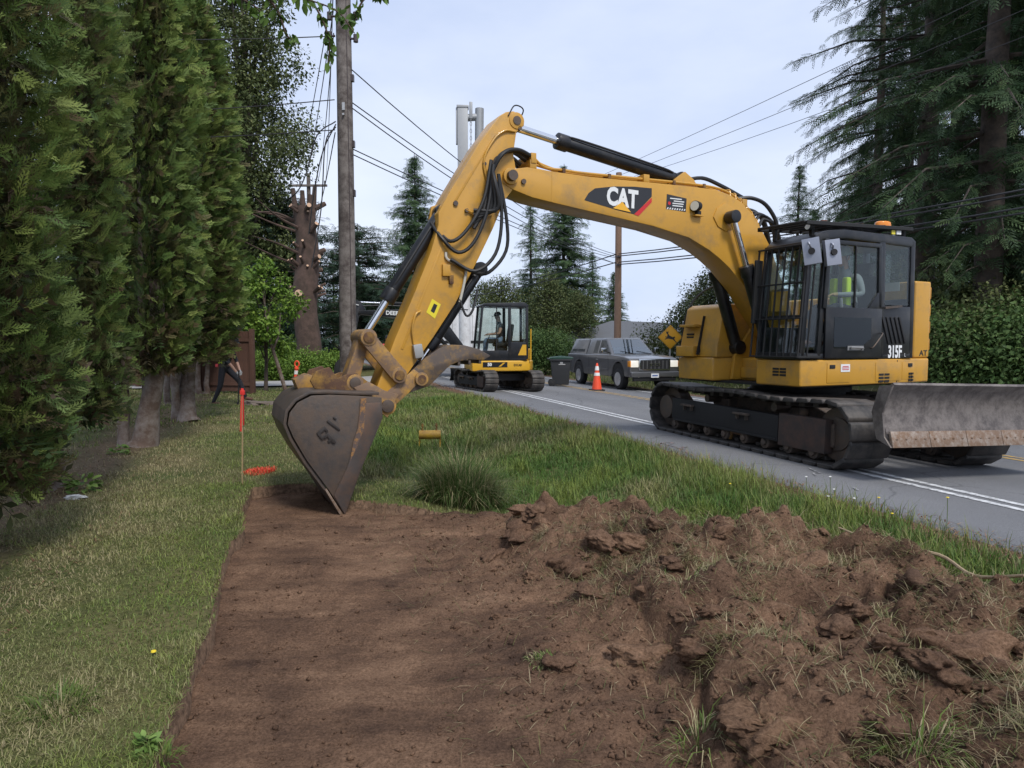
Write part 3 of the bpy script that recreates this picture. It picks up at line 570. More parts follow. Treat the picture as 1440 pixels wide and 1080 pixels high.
def build_track(y, W_, L_, H_, n, parent, mk, pad=.93, mshoe=None, n_roll=8, side=1, frameM=None):
    lp, pitch = track_path(L_, H_, n)
    t = mk('track', MUD, parent, ('box', (0, y, H_*.47), (L_-H_*1.05, W_*.5, H_*.34)), bevel=.015)
    shoe = MB().prism([(-pitch*pad/2, 0), (-pitch*pad/2, .028), (-pitch*.36, .062), (pitch*.36, .062), (pitch*pad/2, .028), (pitch*pad/2, 0)], -W_/2, W_/2)
    shoe.prism([(-pitch*.2, -.06), (-pitch*.2, -.002), (pitch*.2, -.002), (pitch*.2, -.06)], -.09, .09)
    me = None
    for x, z, a in lp:
        # outward normal is to the right of travel on this loop
        if me is None: o = obj('track_shoe', shoe, mshoe or SHOE, t, bevel=.012, seg=1); me = o.data
        else: o = link('track_shoe', me, None, t)
        nx, nz = math.sin(a), -math.cos(a)
        o.matrix_local = Matrix.Translation((x-nx*.06, y, z-nz*.06+.0)) @ Matrix.Rotation(-a, 4, 'Y') @ Matrix.Rotation(math.pi, 4, 'X')
    r = H_/2-.09
    for nm, x in (('sprocket', L_/2-H_/2), ('idler', -(L_/2-H_/2))):
        part(nm, STEEL, t, ('cyl', (x, y-.1, H_/2), (x, y+.1, H_/2), r, {'n': 28}), ('cyl', (x, y-W_*(.36 if x > 0 else .2), H_/2), (x, y+W_*(.36 if x > 0 else .2), H_/2), r*.62, {'n': 24}), bevel=.012)
    for k in range(n_roll):
        x = -(L_/2-H_*.85)+k*(L_-H_*1.7)/(n_roll-1)
        part('track_roller', MUD, t, ('cyl', (x, y-W_*.33, .155), (x, y+W_*.33, .155), .085, {'n': 16}), ('cyl', (x, y-W_*.38, .155), (x, y+W_*.38, .155), .045, {'n': 12}), bevel=.008)
    for x in (-L_*.16, L_*.18):
        part('carrier_roller', STEEL, t, ('cyl', (x, y-W_*.2, H_-.19), (x, y+W_*.2, H_-.19), .06, {'n': 14}))
    ys = y+side*W_*.30
    part('frame_cover', BLKM, t, ('prism', [(-L_*.21, H_*.24), (-L_*.21, H_*.66), (L_*.36, H_*.7), (L_*.36, H_*.3)], ys-.05, ys+.05), ('box', (L_*.07, ys+side*.052, H_*.28), (L_*.55, .03, .035)), bevel=.01)
    part('guide_plate', mat('brown_guard', (.085, .052, .04), .8, .15, var=.4, scale=6, dirt=(.05, .04, .036), dirtamt=.4, dscale=5., bump=.3, bscale=40), t, ('box', (-L_*.305, ys, H_*.45), (L_*.18, .12, H_*.5)), bevel=.012)
    for x in (-L_*.05, L_*.25):
        part('step', MUD, t, ('box', (x, ys+side*.07, H_*.6), (.3, .1, .03)), ('box', (x-.1, ys+side*.05, H_*.55), (.04, .08, .08)), ('box', (x+.1, ys+side*.05, H_*.55), (.04, .08, .08)), bevel=.006)
    part('roller_guard', RUST, t, ('prism', [(-.22, .1), (-.15, .22), (.15, .22), (.22, .1), (.14, .08), (.1, .17), (-.1, .17), (-.14, .08)], ys-.06, ys-.02), bevel=.008)
    return t
for y, sd_ in ((.95, 1), (-.95, -1)): build_track(y, .6, 4.5, .82, 41, ex, upart, side=sd_)
upart('undercarriage', MUD, ex, ('prism', [(-1.0, .35), (-1.25, .6), (-.6, .78), (.6, .78), (1.25, .6), (1.0, .35)], -.7, .7), ('box', (.75, 0, .52), (.4, 1.7, .24)), ('box', (-.75, 0, .52), (.4, 1.7, .24)), bevel=.02)
part('turntable', BLKM, ex, ('cyl', (0, 0, .72), (0, 0, .93), .62, {'n': 40}), ('cyl', (0, 0, .78), (0, 0, .86), .7, {'n': 40}), bevel=.01)
# ---- blade (camera end of the undercarriage, x negative)
bx = -2.78
cv = [(bx+.05, .44), (bx+.0, .5), (bx+.045, .62), (bx+.075, .75), (bx+.065, .88), (bx+.02, .98), (bx-.05, 1.05)]
bl = upart('blade', BLADEM, ex, ('shell', [(x, z) for x, z in cv[::-1]], -1.32, 1.32, .035), ('box', (bx+.1, 0, .97), (.1, 2.5, .09)), ('box', (bx+.13, 0, .6), (.1, 2.5, .09)), bevel=.006)
for k in range(5):
    y0 = -1.32+k*.528
    part('cutting_edge', BARE, bl, ('prism', [(bx-.005, .56), (bx-.03, .565), (bx-.075, .4), (bx-.045, .395)], y0+.003, y0+.525), *[('cyl', (bx-.04, y0+.07+.13*j, .485), (bx-.058, y0+.07+.13*j, .48), .014, {'n': 8}) for j in range(4)], bevel=.003)
for sy in (-1, 1):
    part('end_plate', BLADEM, bl, ('prism', [(bx-.07, .4), (bx+.02, .5), (bx+.06, .75), (bx-.05, 1.05), (bx+.12, 1.03), (bx+.2, .75), (bx+.12, .47)], sy*1.321, sy*1.345), bevel=.004)
    part('push_arm', BLKM, bl, ('beam', (bx+.12, sy*.52, .6), (-1.0, sy*.48, .5), .16, .2), ('cyl', (bx+.15, sy*.22, .9), (-1.1, sy*.22, .62), .07), bevel=.012)
# ---- house lower belt
deck = hpart('deck', YEL, ex, ('prism', [(1.34, -1.2), (1.34, -.42), (.9, -.3), (.9, .3), (1.36, .47), (1.36, 1.22), (-.45, 1.22), (-1.25, 1.14), (-1.4, 1.0), (-1.48, .7), (-1.5, -.4), (-1.3, -.9), (-1.0, -1.2)], .93, 1.27, 'z'), bevel=.03, seg=3)
hpart('belly_plate', BLKM, ex, ('prism', [(1.2, -1.1), (1.2, 1.1), (-1.2, .95), (-1.2, -.95)], .9, .935, 'z'))
part('compartment_door', YEL, deck, ('box', (.68, 1.221, 1.1), (.42, .012, .26)), bevel=.004); part('compartment_door', YEL, deck, ('box', (-.28, 1.221, 1.1), (.5, .008, .26)), bevel=.003)
part('compartment_door', YEL, deck, ('box', (-.74, 1.188, 1.1), (.3, .012, .24), {'rz': R(6.2)}), bevel=.004)
for x, y, rz in ((.8, 1.228, 0), (-.78, 1.193, R(6.2))): part('latch', BLKM, deck, ('box', (x, y, 1.18), (.1, .016, .05), {'rz': rz}), bevel=.02)
for x, y, rz, w in ((-.2, 1.224, 0, .22), (-.8, 1.196, R(6.2), .1)):
    for k in range(3):
        for j in (0, 1): part('vent_slot', BLKM, deck, ('box', (x+(j-.5)*w*.52, y, 1.06-.045*k), (w*.44, .012, .028), {'rz': rz}))
for k in range(3):
    for j in (0, 1): part('vent_slot', BLKM, deck, ('box', (1.362, .82+j*.12, 1.15-.04*k), (.012, .1, .026)))
part('decal', WHT, deck, ('box', (.56, 1.23, 1.16), (.17, .004, .1)))
for k, (w, z) in enumerate(((.11, 1.182), (.13, 1.162), (.12, 1.14))): part('decal_text_line', RED, deck, ('box', (.56, 1.2335, z), (w, .003, .009)))
# panel seams
part('panel_seam', BLKM, deck, ('box', (-.47, 1.219, 1.1), (.012, .008, .3)))
# ---- counterweight / engine hood
hood = hpart('engine_hood', YEL, ex, ('prism', [(-.82, -1.18), (-.82, .4), (-.92, .6), (-1.28, .52), (-1.46, .38), (-1.46, -.38), (-1.28, -.85), (-1.0, -1.14)], 1.272, 2.2, 'z'), ('prism', [(1.0, -1.18), (1.0, -.46), (-.83, -.46), (-.83, -1.18)], 1.272, 1.75, 'z'), bevel=.05, seg=3)
cwt = hpart('counterweight', YEL, ex, ('prism', [(-.93, 1.13), (-.93, .5), (-1.3, .4), (-1.52, .4), (-1.5, .72), (-1.42, 1.0), (-1.26, 1.13)], 1.275, 2.36, 'z'), bevel=.035, seg=3)
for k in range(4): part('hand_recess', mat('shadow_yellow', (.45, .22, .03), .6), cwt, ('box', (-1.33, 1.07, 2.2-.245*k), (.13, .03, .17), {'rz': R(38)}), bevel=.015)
text('lettering', 'AT', .11, BLK, cwt, frame((-1.14, 1.132, 1.34), (-1, 0, 0), (0, 0, 1)), sx=1.2, bold=.002)
# ---- right-hand front tank and hood, seen past the boom
tank = hpart('fuel_tank', YEL, ex, ('prism', [(1.32, 1.272), (1.32, 1.45), (1.2, 2.02), (1.1, 2.07), (.2, 2.07), (.2, 1.272)], -1.19, -.36), bevel=.035, seg=3)
part('tank_step', YEL, tank, ('box', (1.33, -.95, 1.75), (.14, .34, .04)), bevel=.01); part('tank_step', YEL, tank, ('box', (1.36, -.98, 1.36), (.1, .4, .16)), bevel=.015)
for k in range(4): part('vent_slot', BLKM, tank, ('box', (1.285, -.98, 1.62-.045*k), (.03, .16, .026)))
for yy in (-.72,): part('panel_seam', BLKM, tank, ('box', (1.3, yy, 1.6), (.06, .01, .6), {'ry': R(-12)}))
hpart('boom_bracket', YEL, ex, ('prism', [(1.1, .95), (1.05, 1.3), (.7, 1.75), (.3, 1.75), (-.3, 1.3), (-.3, .95)], -.32, -.26), ('prism', [(1.1, .95), (1.05, 1.3), (.7, 1.75), (.3, 1.75), (-.3, 1.3), (-.3, .95)], .26, .32), ('box', (.5, 0, 1.05), (.9, .5, .15)), bevel=.012)
part('handrail', BLKM, tank, ('tube', [(1.3, -1.17, 1.35), (1.24, -1.2, 1.8), (1.08, -1.18, 2.15), (.85, -1.08, 2.36), (.6, -1.05, 2.38), (.55, -1.05, 2.05)], .016))
# ---- cab
CY0, CY1, CZ0 = .45, 1.21, 1.275
cab = hpart('cab', BLK, ex,
    ('box', (.27, (CY0+CY1)/2, CZ0+.04), (2.1, CY1-CY0, .08)),
    ('prism', [(1.25, 2.75), (1.12, 2.86), (.9, 2.93), (.6, 2.96), (-.7, 2.94), (-.77, 2.9), (-.77, 2.8), (.6, 2.84), (1.0, 2.8), (1.2, 2.68)], CY0, CY1),
    *[('beam', (1.33, y, CZ0), (1.2, y, 2.76), .07, .08) for y in (CY0+.035, CY1-.035)],
    *[('beam', (1.03, y, CZ0), (.92, y, 2.86), .06, .08) for y in (CY1-.03,)],
    *[('beam', (-.15, y, CZ0), (-.12, y, 2.86), .06, .12) for y in (CY0+.03, CY1-.03)],
    *[('beam', (-.76, y, CZ0), (-.74, y, 2.9), .06, .09) for y in (CY0+.03, CY1-.03)],
    ('box', (-.45, CY1-.02, 1.65), (.56, .04, .68)), ('box', (-.76, .83, 1.7), (.05, .74, .8)), ('box', (.27, CY0+.02, 1.5), (2.05, .04, .4)),
    ('beam', (1.33, CY0, 1.32), (1.33, CY1, 1.32), .08, .09), ('beam', (1.2, CY0, 2.74), (1.2, CY1, 2.74), .08, .08), bevel=.018, seg=2)
door = part('door', BLK, cab,
    ('box', (.42, CY1+.008, 1.62), (1.06, .036, .66)), ('beam', (.97, CY1+.008, 1.93), (.9, CY1+.008, 2.78), .036, .07), ('beam', (-.07, CY1+.008, 1.95), (-.05, CY1+.008, 2.78), .036, .07), ('beam', (.92, CY1+.008, 2.78), (-.07, CY1+.008, 2.78), .036, .06),
    ('prism', [(-.1, 1.94), (.16, 1.94), (-.02, 2.16), (-.1, 2.16)], CY1-.01, CY1+.026), bevel=.01)
part('window', GLASS, door, ('box', (.43, CY1+.004, 2.36), (.98, .008, .84))); part('window_bar', BLKM, door, ('box', (.42, CY1+.014, 2.36), (.022, .02, .82)))
part('lower_window', GLASSD, door, ('prism', [(.8, 1.42), (.8, 1.82), (.1, 1.82), (.1, 1.55), (.3, 1.42)], CY1+.027, CY1+.03))
part('door_handle', GREY, door, ('tube', [(.5, CY1+.03, 1.42), (.5, CY1+.07, 1.43), (.3, CY1+.07, 1.42), (.3, CY1+.03, 1.41)], .012), ('box', (.4, CY1+.03, 1.42), (.3, .02, .06)), bevel=.004)
part('grab_rail', STEEL, door, ('tube', [(.1, CY1+.03, 1.42), (.08, CY1+.06, 1.44), (-.08, CY1+.06, 1.6), (-.1, CY1+.03, 1.62)], .009), ('beam', (-.5, CY1+.03, 1.99), (-.16, CY1+.03, 1.96), .012, .03))
part('rear_side_window', GLASS, cab, ('box', (-.45, CY1-.02, 2.42), (.52, .008, .84))); part('rear_window', GLASS, cab, ('box', (-.75, .83, 2.45), (.008, .68, .7)))
part('far_side_window', GLASS, cab, ('box', (.3, CY0+.02, 2.26), (1.7, .008, 1.1)))
wp = part('windscreen', GLASS, cab, ('prism', [(1.33, 1.36), (1.205, 2.7), (1.197, 2.7), (1.322, 1.36)], CY0+.07, CY1-.07)); part('windscreen_bar', BLK, wp, ('beam', (1.29, CY0+.05, 1.82), (1.29, CY1-.05, 1.82), .03, .05))
part('front_side_window', GLASS, cab, ('prism', [(1.27, 1.4), (1.17, 2.72), (.96, 2.82), (1.05, 1.4)], CY1-.03, CY1-.022))
for k in range(5): part('louver', BLKM, cab, ('beam', (-.62+.085*k, CY1+.006, 1.48), (-.48+.085*k, CY1+.006, 1.84), .018, .03), bevel=.008)
text('lettering', '315F', .23, WHT, cab, frame((-.42, CY1+.004, 1.36), (-1, 0, 0), (0, 0, 1)), sx=.62, bold=.008)
text('lettering', 'L', .07, WHT, cab, frame((-.63, CY1+.004, 1.32), (-1, 0, 0), (0, 0, 1)), sx=.7)
# guard in front
gd = part('front_guard', BLKM, cab, *[('beam', (1.43, y, 1.3), (1.3, y, 2.74), .02, .025) for y in np.linspace(CY0-.02, CY1+.02, 8)], *[('beam', (1.435-.09*(z-1.3)/1.0, CY0-.03, z), (1.435-.09*(z-1.3)/1.0, CY1+.03, z), .03, .02) for z in (1.31, 1.8, 2.25, 2.73)],
    ('beam', (1.43, CY1+.02, 1.31), (1.05, CY1+.03, 1.31), .03, .03), ('beam', (1.31, CY1+.02, 2.72), (.98, CY1+.03, 2.78), .03, .03), ('beam', (1.28, CY1+.03, 1.32), (1.15, CY1+.03, 2.74), .02, .02), ('beam', (1.38, CY0, 1.75), (1.33, CY0, 2.6), .04, .12), bevel=.004, seg=1)
# roof guard
rg = part('roof_guard', BLKM, cab, ('beam', (1.3, CY0-.05, 3.02), (-.85, CY0-.05, 3.1), .05, .05), ('beam', (1.3, CY1-.02, 3.0), (-.72, CY1-.02, 3.05), .05, .05), *[('beam', (1.3-.19*k, CY0-.05, 3.03+.007*k), (1.3-.19*k, CY1-.02, 3.01+.005*k), .05, .03) for k in range(11)],
    *[('beam', (x, y, 2.86), (x, y, 3.04), .05, .05) for x in (1.1, .2, -.65) for y in (CY0+.05, CY1-.1)], bevel=.006, seg=1)
part('dead_leaves', mat('rusty_leaves', (.16, .07, .045), .9, var=.5, scale=30), rg, *[('box', (rng.uniform(-.3, .9), rng.uniform(CY0, CY1-.1), 3.07+rng.uniform(0, .03)), (.08, .04, .012), {'rz': rng.uniform(0, 3)}) for _ in range(60)])['kind'] = 'stuff'
part('beacon', ORANGE_L, cab, ('lathe', [(.085, 3.11), (.09, 3.13), (.085, 3.19), (.07, 3.205)], 20, Matrix.Translation((-.62, .82, 0)) @ Matrix.Diagonal((1.5, 1, 1, 1))), bevel=.004)
part('beacon_base', BLKM, cab, ('box', (-.62, .82, 3.1), (.28, .16, .03)))
part('roof_label', mat('yellow_label', (.7, .6, .05), .5), cab, ('box', (-.35, CY1-.03, 2.995), (.07, .012, .07))); part('roof_label', WHT, cab, ('box', (-.46, CY1-.03, 2.995), (.09, .012, .06)))
for x, y, rz, ln in ((1.34, CY1+.12, R(40), .3), (1.02, CY1+.15, R(72), .27)):
    M_ = Matrix.Translation((x, y, 2.62)) @ Matrix.Rotation(rz, 4, 'Z') @ Matrix.Rotation(R(8), 4, 'X')
    mi = part('mirror', SILV, cab, ('box', (0, 0, 0), (.06, .2, .32), M_), ('tube', [M_ @ Vector((.02, 0, .04)), M_ @ Vector((.06, -.02, .1)), (x-.04, CY1+.02, 2.78)], .012), bevel=.022, seg=3)
    part('mirror_mount', BLKM, mi, ('cyl', M_ @ Vector((.02, 0, 0)), M_ @ Vector((.055, 0, 0)), .04, {'n': 14}))
wl = part('work_light', BLKM, cab, ('cyl', (1.1, CY1-.1, 2.98), (1.19, CY1-.09, 2.97), .05), ('box', (1.1, CY1-.1, 2.91), (.05, .05, .08)), bevel=.006); part('lens', WHT, wl, ('cyl', (1.19, CY1-.09, 2.97), (1.194, CY1-.09, 2.97), .042))
# interior
st_ = part('operator_seat', BLKM, cab, ('box', (.12, .84, 1.72), (.5, .5, .14)), ('box', (-.18, .84, 2.08), (.13, .48, .66), {'ry': R(-10)}), ('box', (-.24, .84, 2.5), (.09, .28, .2), {'ry': R(-10)}), ('box', (.12, .84, 1.5), (.4, .4, .3)), bevel=.045, seg=3)
part('console', GREY, cab, ('box', (.35, 1.1, 1.88), (.4, .13, .12)), ('box', (.35, .58, 1.88), (.4, .13, .12)), ('cyl', (.48, 1.08, 1.92), (.5, 1.08, 2.08), .022), ('cyl', (.48, .6, 1.92), (.5, .6, 2.08), .022), ('tube', [(.75, .72, 1.35), (.78, .72, 1.7), (.72, .72, 1.86)], .014), ('tube', [(.75, .96, 1.35), (.78, .96, 1.7), (.72, .96, 1.86)], .014), bevel=.012)
part('monitor', GREY, cab, ('box', (1.02, .58, 2.1), (.07, .2, .24), {'rz': R(-20)}), bevel=.012); part('paper_notice', mat('paper', (.6, .58, .5), .7), cab, ('box', (-.7, .9, 2.28), (.006, .3, .12)))
part('warning_card', mat('amber_card', (.65, .36, .05), .6), cab, ('box', (1.22, .72, 2.04), (.006, .24, .26), {'rz': R(10)})); part('tool_bag', GREY, cab, ('lathe', [(.12, 1.36), (.13, 1.4), (.1, 1.62), (.08, 1.62)], 14, Matrix.Translation((.62, 1.02, 0))))
# ---- boom
BT = [(5.03, 3.40), (4.97, 3.49), (4.7, 3.545), (4.34, 3.53), (3.84, 3.52), (2.91, 3.54), (2.18, 3.55), (1.86, 3.545), (1.62, 3.5), (1.42, 3.42), (1.25, 3.3), (1.07, 3.11), (.87, 2.84), (.6, 2.3), (.36, 1.78), (.33, 1.58)]
BB = [(.44, 1.45), (.6, 1.48), (.78, 1.62), (1.0, 1.88), (1.29, 2.23), (1.62, 2.52), (1.8, 2.64), (1.98, 2.74), (2.32, 2.88), (2.9, 2.99), (3.84, 3.10), (4.34, 3.16), (4.64, 3.20), (4.9, 3.27), (5.02, 3.33)]
boom = hpart('boom', YEL, ex, ('prism', BT+BB, -.2, .2), bevel=.014, seg=2)
part('weld_plate', YEL, boom, ('prism', [(1.86, 3.3), (1.72, 3.38), (1.56, 3.32), (1.5, 3.18), (1.56, 3.05), (1.7, 3.0), (1.84, 3.06), (1.92, 3.18)], -.215, .215), bevel=.006)
for x, z in ((4.4, 3.18), ): part('weld_seam', YEL, boom, ('beam', (4.38, 0, 3.17), (4.38, 0, 3.53), .405, .02), bevel=.004)
part('boom_foot_pin', STEEL, boom, ('cyl', (.48, -.36, 1.6), (.48, .36, 1.6), .07)); part('nose_pin', STEEL, boom, ('cyl', (4.93, -.3, 3.41), (4.93, .3, 3.41), .06, {'n': 20})); part('nose_pin', STEEL, boom, ('cyl', (4.76, -.225, 3.37), (4.76, .225, 3.37), .03))
part('nose_boss', YEL, boom, ('cyl', (4.93, -.24, 3.41), (4.93, .24, 3.41), .095, {'n': 20}), bevel=.006)
dk = part('decal', mat('decal_black', (.02, .021, .026), .45), boom, ('prism', [(3.93, 3.23), (3.87, 3.32), (3.78, 3.385), (3.5, 3.435), (3.2, 3.46), (2.93, 3.465), (2.93, 3.36), (3.19, 3.115), (3.46, 3.15)], .2002, .203))
part('decal_stripe', RED, dk, ('prism', [(2.93, 3.345), (2.93, 3.29), (3.13, 3.1), (3.2, 3.115)], .2032, .2055))
text('lettering', 'CAT', .30, WHT, dk, frame((3.38, .2055, 3.295), (-1, 0, -.03), (0, 0, 1)), sx=.78, bold=.013)
part('decal_triangle', mat('decal_yellow', (.8, .42, .03), .5), dk, ('prism', [(3.52, 3.165), (3.38, 3.255), (3.25, 3.135)], .2075, .2095))
sk = part('sticker', mat('decal_black', (0, 0, 0)), boom, ('prism', [(2.69, 3.415), (2.37, 3.385), (2.38, 3.21), (2.70, 3.225)], .2002, .2025))
for (z, x0, x1, m_) in ((3.365, 2.64, 2.45, WHT), (3.335, 2.58, 2.41, WHT), (3.305, 2.6, 2.42, WHT), (3.275, 2.6, 2.43, WHT)): part('sticker_text_line', m_, sk, ('box', ((x0+x1)/2, .2035, z), (x0-x1, .002, .013)))
part('sticker_dot', RED, sk, ('cyl', (2.65, .2025, 3.3), (2.65, .2045, 3.3), .022))
for k in range(8): part('sticker_hazard_bar', WHT, sk, ('prism', [(2.69-.039*k, 3.222), (2.672-.039*k, 3.222), (2.66-.039*k, 3.245), (2.678-.039*k, 3.245)], .2026, .2042))
wl = part('work_light', BLKM, boom, ('cyl', (2.2, .24, 3.29), (2.29, .27, 3.285), .06, .07), ('box', (2.2, .23, 3.2), (.06, .06, .06)), bevel=.006); part('lens', mat('lamp_lens', (.7, .68, .58), .15), wl, ('cyl', (2.29, .27, 3.285), (2.295, .272, 3.285), .062))
part('lamp_bracket', YEL, boom, ('box', (2.2, .235, 3.17), (.14, .06, .02)), bevel=.004)
# pipes along the boom top
def off_top(d, pts): return [(s, y, float(np.interp(s, [p[0] for p in BT][::-1], [p[1] for p in BT][::-1]))+d) for s, y in pts]
for k, (y, d) in enumerate(((.15, .045), (.1, .06), (.04, .05), (-.08, .05), (-.14, .055))):
    xs = [4.45-.12*k, 4.2, 3.9, 3.3, 2.7, 2.2, 1.8, 1.5, 1.25, 1.05+.04*k]
    P = off_top(d, [(x, y) for x in xs]); P = [(4.62, y*1.1, 3.68-.02*k)] + P
    part('hydraulic_pipe', YEL, boom, ('tube', P, .017))
    part('hydraulic_hose', RUB, boom, ('tube', [P[0], (4.85, y*1.2+.05, 3.72), (5.08, y*1.3+.12, 3.62), (5.2, .24+.03*k, 3.35), (5.28-.03*k, .25+.03*k, 3.0), (5.4, .24, 2.78+.05*k)], .024))
    part('hydraulic_hose', RUB, boom, ('tube', [P[-1], (.95, y, P[-1][2]+.1), (.75, y+.05, P[-1][2]-.05), (.6, y+.06, P[-1][2]-.6)], .024))
for s in (4.62, 3.0, 1.35): part('pipe_clamp', YEL, boom, ('box', (s, 0, float(np.interp(s, [p[0] for p in BT][::-1], [p[1] for p in BT][::-1]))+.05), (.09, .38, .1)), bevel=.01)
part('bracket', YEL, boom, ('box', (4.62, .02, 3.66), (.07, .36, .12)), bevel=.008)
for s in (4.2, 3.55, 2.55, 2.05): part('pipe_clamp', RUST, boom, ('box', (s, .05, float(np.interp(s, [p[0] for p in BT][::-1], [p[1] for p in BT][::-1]))+.035), (.04, .26, .06)), bevel=.006)
for k in range(6): part('grab_bar', YEL, boom, ('tube', off_top(.0, [(1.6-.1*k, .17)])+off_top(.1, [(1.58-.1*k, .12), (1.58-.1*k, -.12)])+off_top(.0, [(1.6-.1*k, -.17)]), .011))
part('hydraulic_hose', RUB, boom, ('tube', off_top(.08, [(1.4, .1)])+[(1.2, .16, 3.5), (.98, .2, 3.42), (.8, .22, 3.2), (.78, .2, 3.02)], .028)); part('hydraulic_hose', RUB, boom, ('tube', off_top(.08, [(1.75, .02), (2.3, .05)])+[(2.0, .05, 3.72), (1.6, .0, 3.66), (1.2, .05, 3.5)], .026))
# ---- cylinders
def cylinder(name, p, q, split, rb, rr, parent, mk=hpart, m=BLK, y=0.):
    p, q = Vector((p[0], y, p[1])), Vector((q[0], y, q[1])); g = p.lerp(q, split); d = (q-p).normalized()
    c = mk(name, m, parent, ('cyl', p, g, rb, {'n': 22}), ('cyl', g-d*.12, g+d*.03, rb*1.18, {'n': 22}), ('cyl', p+Vector((0, -rb*1.05, 0)), p+Vector((0, rb*1.05, 0)), rb*1.2, {'n': 20}), bevel=.006)
    part('rod', CHROME, c, ('cyl', g, q, rr, {'n': 18})); part('rod_eye', m, c, ('cyl', q+Vector((0, -rb*.9, 0)), q+Vector((0, rb*.9, 0)), rr*1.9, {'n': 20}), bevel=.006)
    part('hydraulic_pipe', RUB, c, ('tube', [p+d*.15+Vector((0, rb*.9, rb*.6)), p+d*.4+Vector((0, rb*1.0, rb*.75)), g-d*.25+Vector((0, rb*1.0, rb*.75)), g-d*.1+Vector((0, rb*.7, rb*.6))], .014))
    return c
for y in (.31, -.31): cylinder('boom_cylinder', (.98, 1.42), (1.68, 3.18), .62, .085, .045, ex, y=y)
cylinder('stick_cylinder', (2.35, 3.66), (4.84, 4.06), .735, .085, .048, ex)
part('cylinder_bracket', YEL, boom, ('prism', [(2.1, 3.53), (2.2, 3.66), (2.35, 3.75), (2.48, 3.66), (2.65, 3.53)], .09, .14), ('prism', [(2.1, 3.53), (2.2, 3.66), (2.35, 3.75), (2.48, 3.66), (2.65, 3.53)], -.14, -.09), bevel=.006)
# ---- stick
SK = [(4.80, 4.14), (4.88, 4.165), (4.97, 4.145), (5.06, 4.085), (5.31, 3.75), (5.68, 3.15), (5.80, 2.93), (5.80, 2.80), (5.89, 2.5), (6.1, 2.0), (6.31, 1.53), (6.52, 1.0), (6.53, .84), (6.44, .70), (6.34, .74), (6.26, 1.02), (6.1, 1.24), (5.87, 1.55), (5.6, 1.94), (5.32, 2.45), (5.14, 2.8), (4.99, 3.14), (4.86, 3.3), (4.83, 3.42), (4.88, 3.68), (4.84, 3.93), (4.74, 4.02), (4.74, 4.09)]
stick = hpart('stick', YEL, ex, ('prism', SK, -.19, .19), bevel=.014, seg=2)
part('rib', YEL, stick, ('beam', (5.77, 0, 2.55), (6.23, 0, 1.42), .392, .03), bevel=.004); part('rib', YEL, stick, ('beam', (5.12, 0, 3.86), (5.6, 0, 3.08), .392, .025), bevel=.004)
part('stick_pin', STEEL, stick, ('cyl', (4.84, -.21, 4.06), (4.84, .21, 4.06), .05), ('cyl', (4.8, -.2, 3.98), (4.8, .2, 3.98), .025)); part('stick_boss', YEL, stick, ('cyl', (4.84, -.2, 4.06), (4.84, .2, 4.06), .095, {'n': 20}), bevel=.006)
part('hydraulic_pipe', YEL, stick, ('tube', [(4.86, .2, 3.93), (5.0, .21, 3.92), (5.14, .21, 3.8), (5.26, .21, 3.55), (5.2, .21, 3.25), (5.16, .21, 2.98), (5.28, .215, 2.92), (5.48, .21, 2.99)], .012))
part('hydraulic_hose', RUB, stick, ('tube', [(4.95, .2, 4.1), (4.85, .16, 4.24), (4.72, .12, 4.22), (4.77, .08, 4.08)], .008))
part('fitting', STEEL, stick, ('cyl', (5.25, .19, 3.52), (5.25, .22, 3.52), .02)); part('fitting', STEEL, stick, ('cyl', (5.47, .19, 2.98), (5.47, .22, 2.98), .022)); part('fitting', STEEL, stick, ('cyl', (5.6, .19, 3.05), (5.6, .21, 3.05), .028))
for P in ([(5.2, .28, 3.55), (5.3, .3, 3.1), (5.5, .28, 2.75), (5.68, .24, 2.62), (5.8, .1, 2.78)], [(5.18, .3, 3.5), (5.26, .32, 3.0), (5.42, .3, 2.62), (5.6, .26, 2.5), (5.78, .22, 2.66), (5.84, .05, 2.84)], [(5.12, .3, 3.4), (5.08, .3, 2.9), (5.16, .3, 2.5), (5.4, .27, 2.3), (5.68, .24, 2.42)], [(5.1, .26, 3.4), (5.0, .26, 2.9), (5.0, .24, 2.55), (5.2, .2, 2.3), (5.36, .1, 2.3)]):
    part('hydraulic_hose', RUB, stick, ('tube', P, .021))
part('hydraulic_pipe', mat('dull_white_pipe', (.5, .48, .42), .5), stick, ('tube', [(5.72, .2, 2.5), (5.7, .21, 2.42), (5.5, .21, 2.33), (5.5, .21, 2.2), (5.56, .21, 1.95)], .016)); part('valve_block', YEL, stick, ('box', (5.72, .2, 2.3), (.09, .06, .13)), bevel=.008); part('valve_block', RUST, stick, ('box', (5.66, .2, 2.2), (.05, .05, .1)), bevel=.008)
part('hydraulic_hose', RUB, stick, ('tube', [(5.56, .21, 1.98), (5.5, .25, 1.8), (5.42, .25, 1.86), (5.34, .2, 2.1)], .014))
part('warning_label', mat('warning_yellow', (.75, .62, .03), .5), stick, ('prism', [(5.88, 1.98), (5.78, 1.92), (5.85, 1.76), (5.95, 1.83)], .1902, .193)); part('label_print', BLK, stick, ('prism', [(5.86, 1.93), (5.82, 1.91), (5.86, 1.82), (5.9, 1.845)], .1932, .1945))
part('junction_box', mat('galvanised', (.38, .38, .37), .5, .5), stick, ('box', (6.06, .225, 1.4), (.1, .07, .15), {'ry': R(10)}), bevel=.008); part('hydraulic_pipe', YEL, stick, ('tube', [(6.1, .21, 1.48), (6.12, .22, 1.65), (6.08, .22, 1.8), (6.02, .2, 1.84)], .012))
cylinder('bucket_cylinder', (5.70, 2.97), (6.61, 1.55), .70, .075, .042, ex)
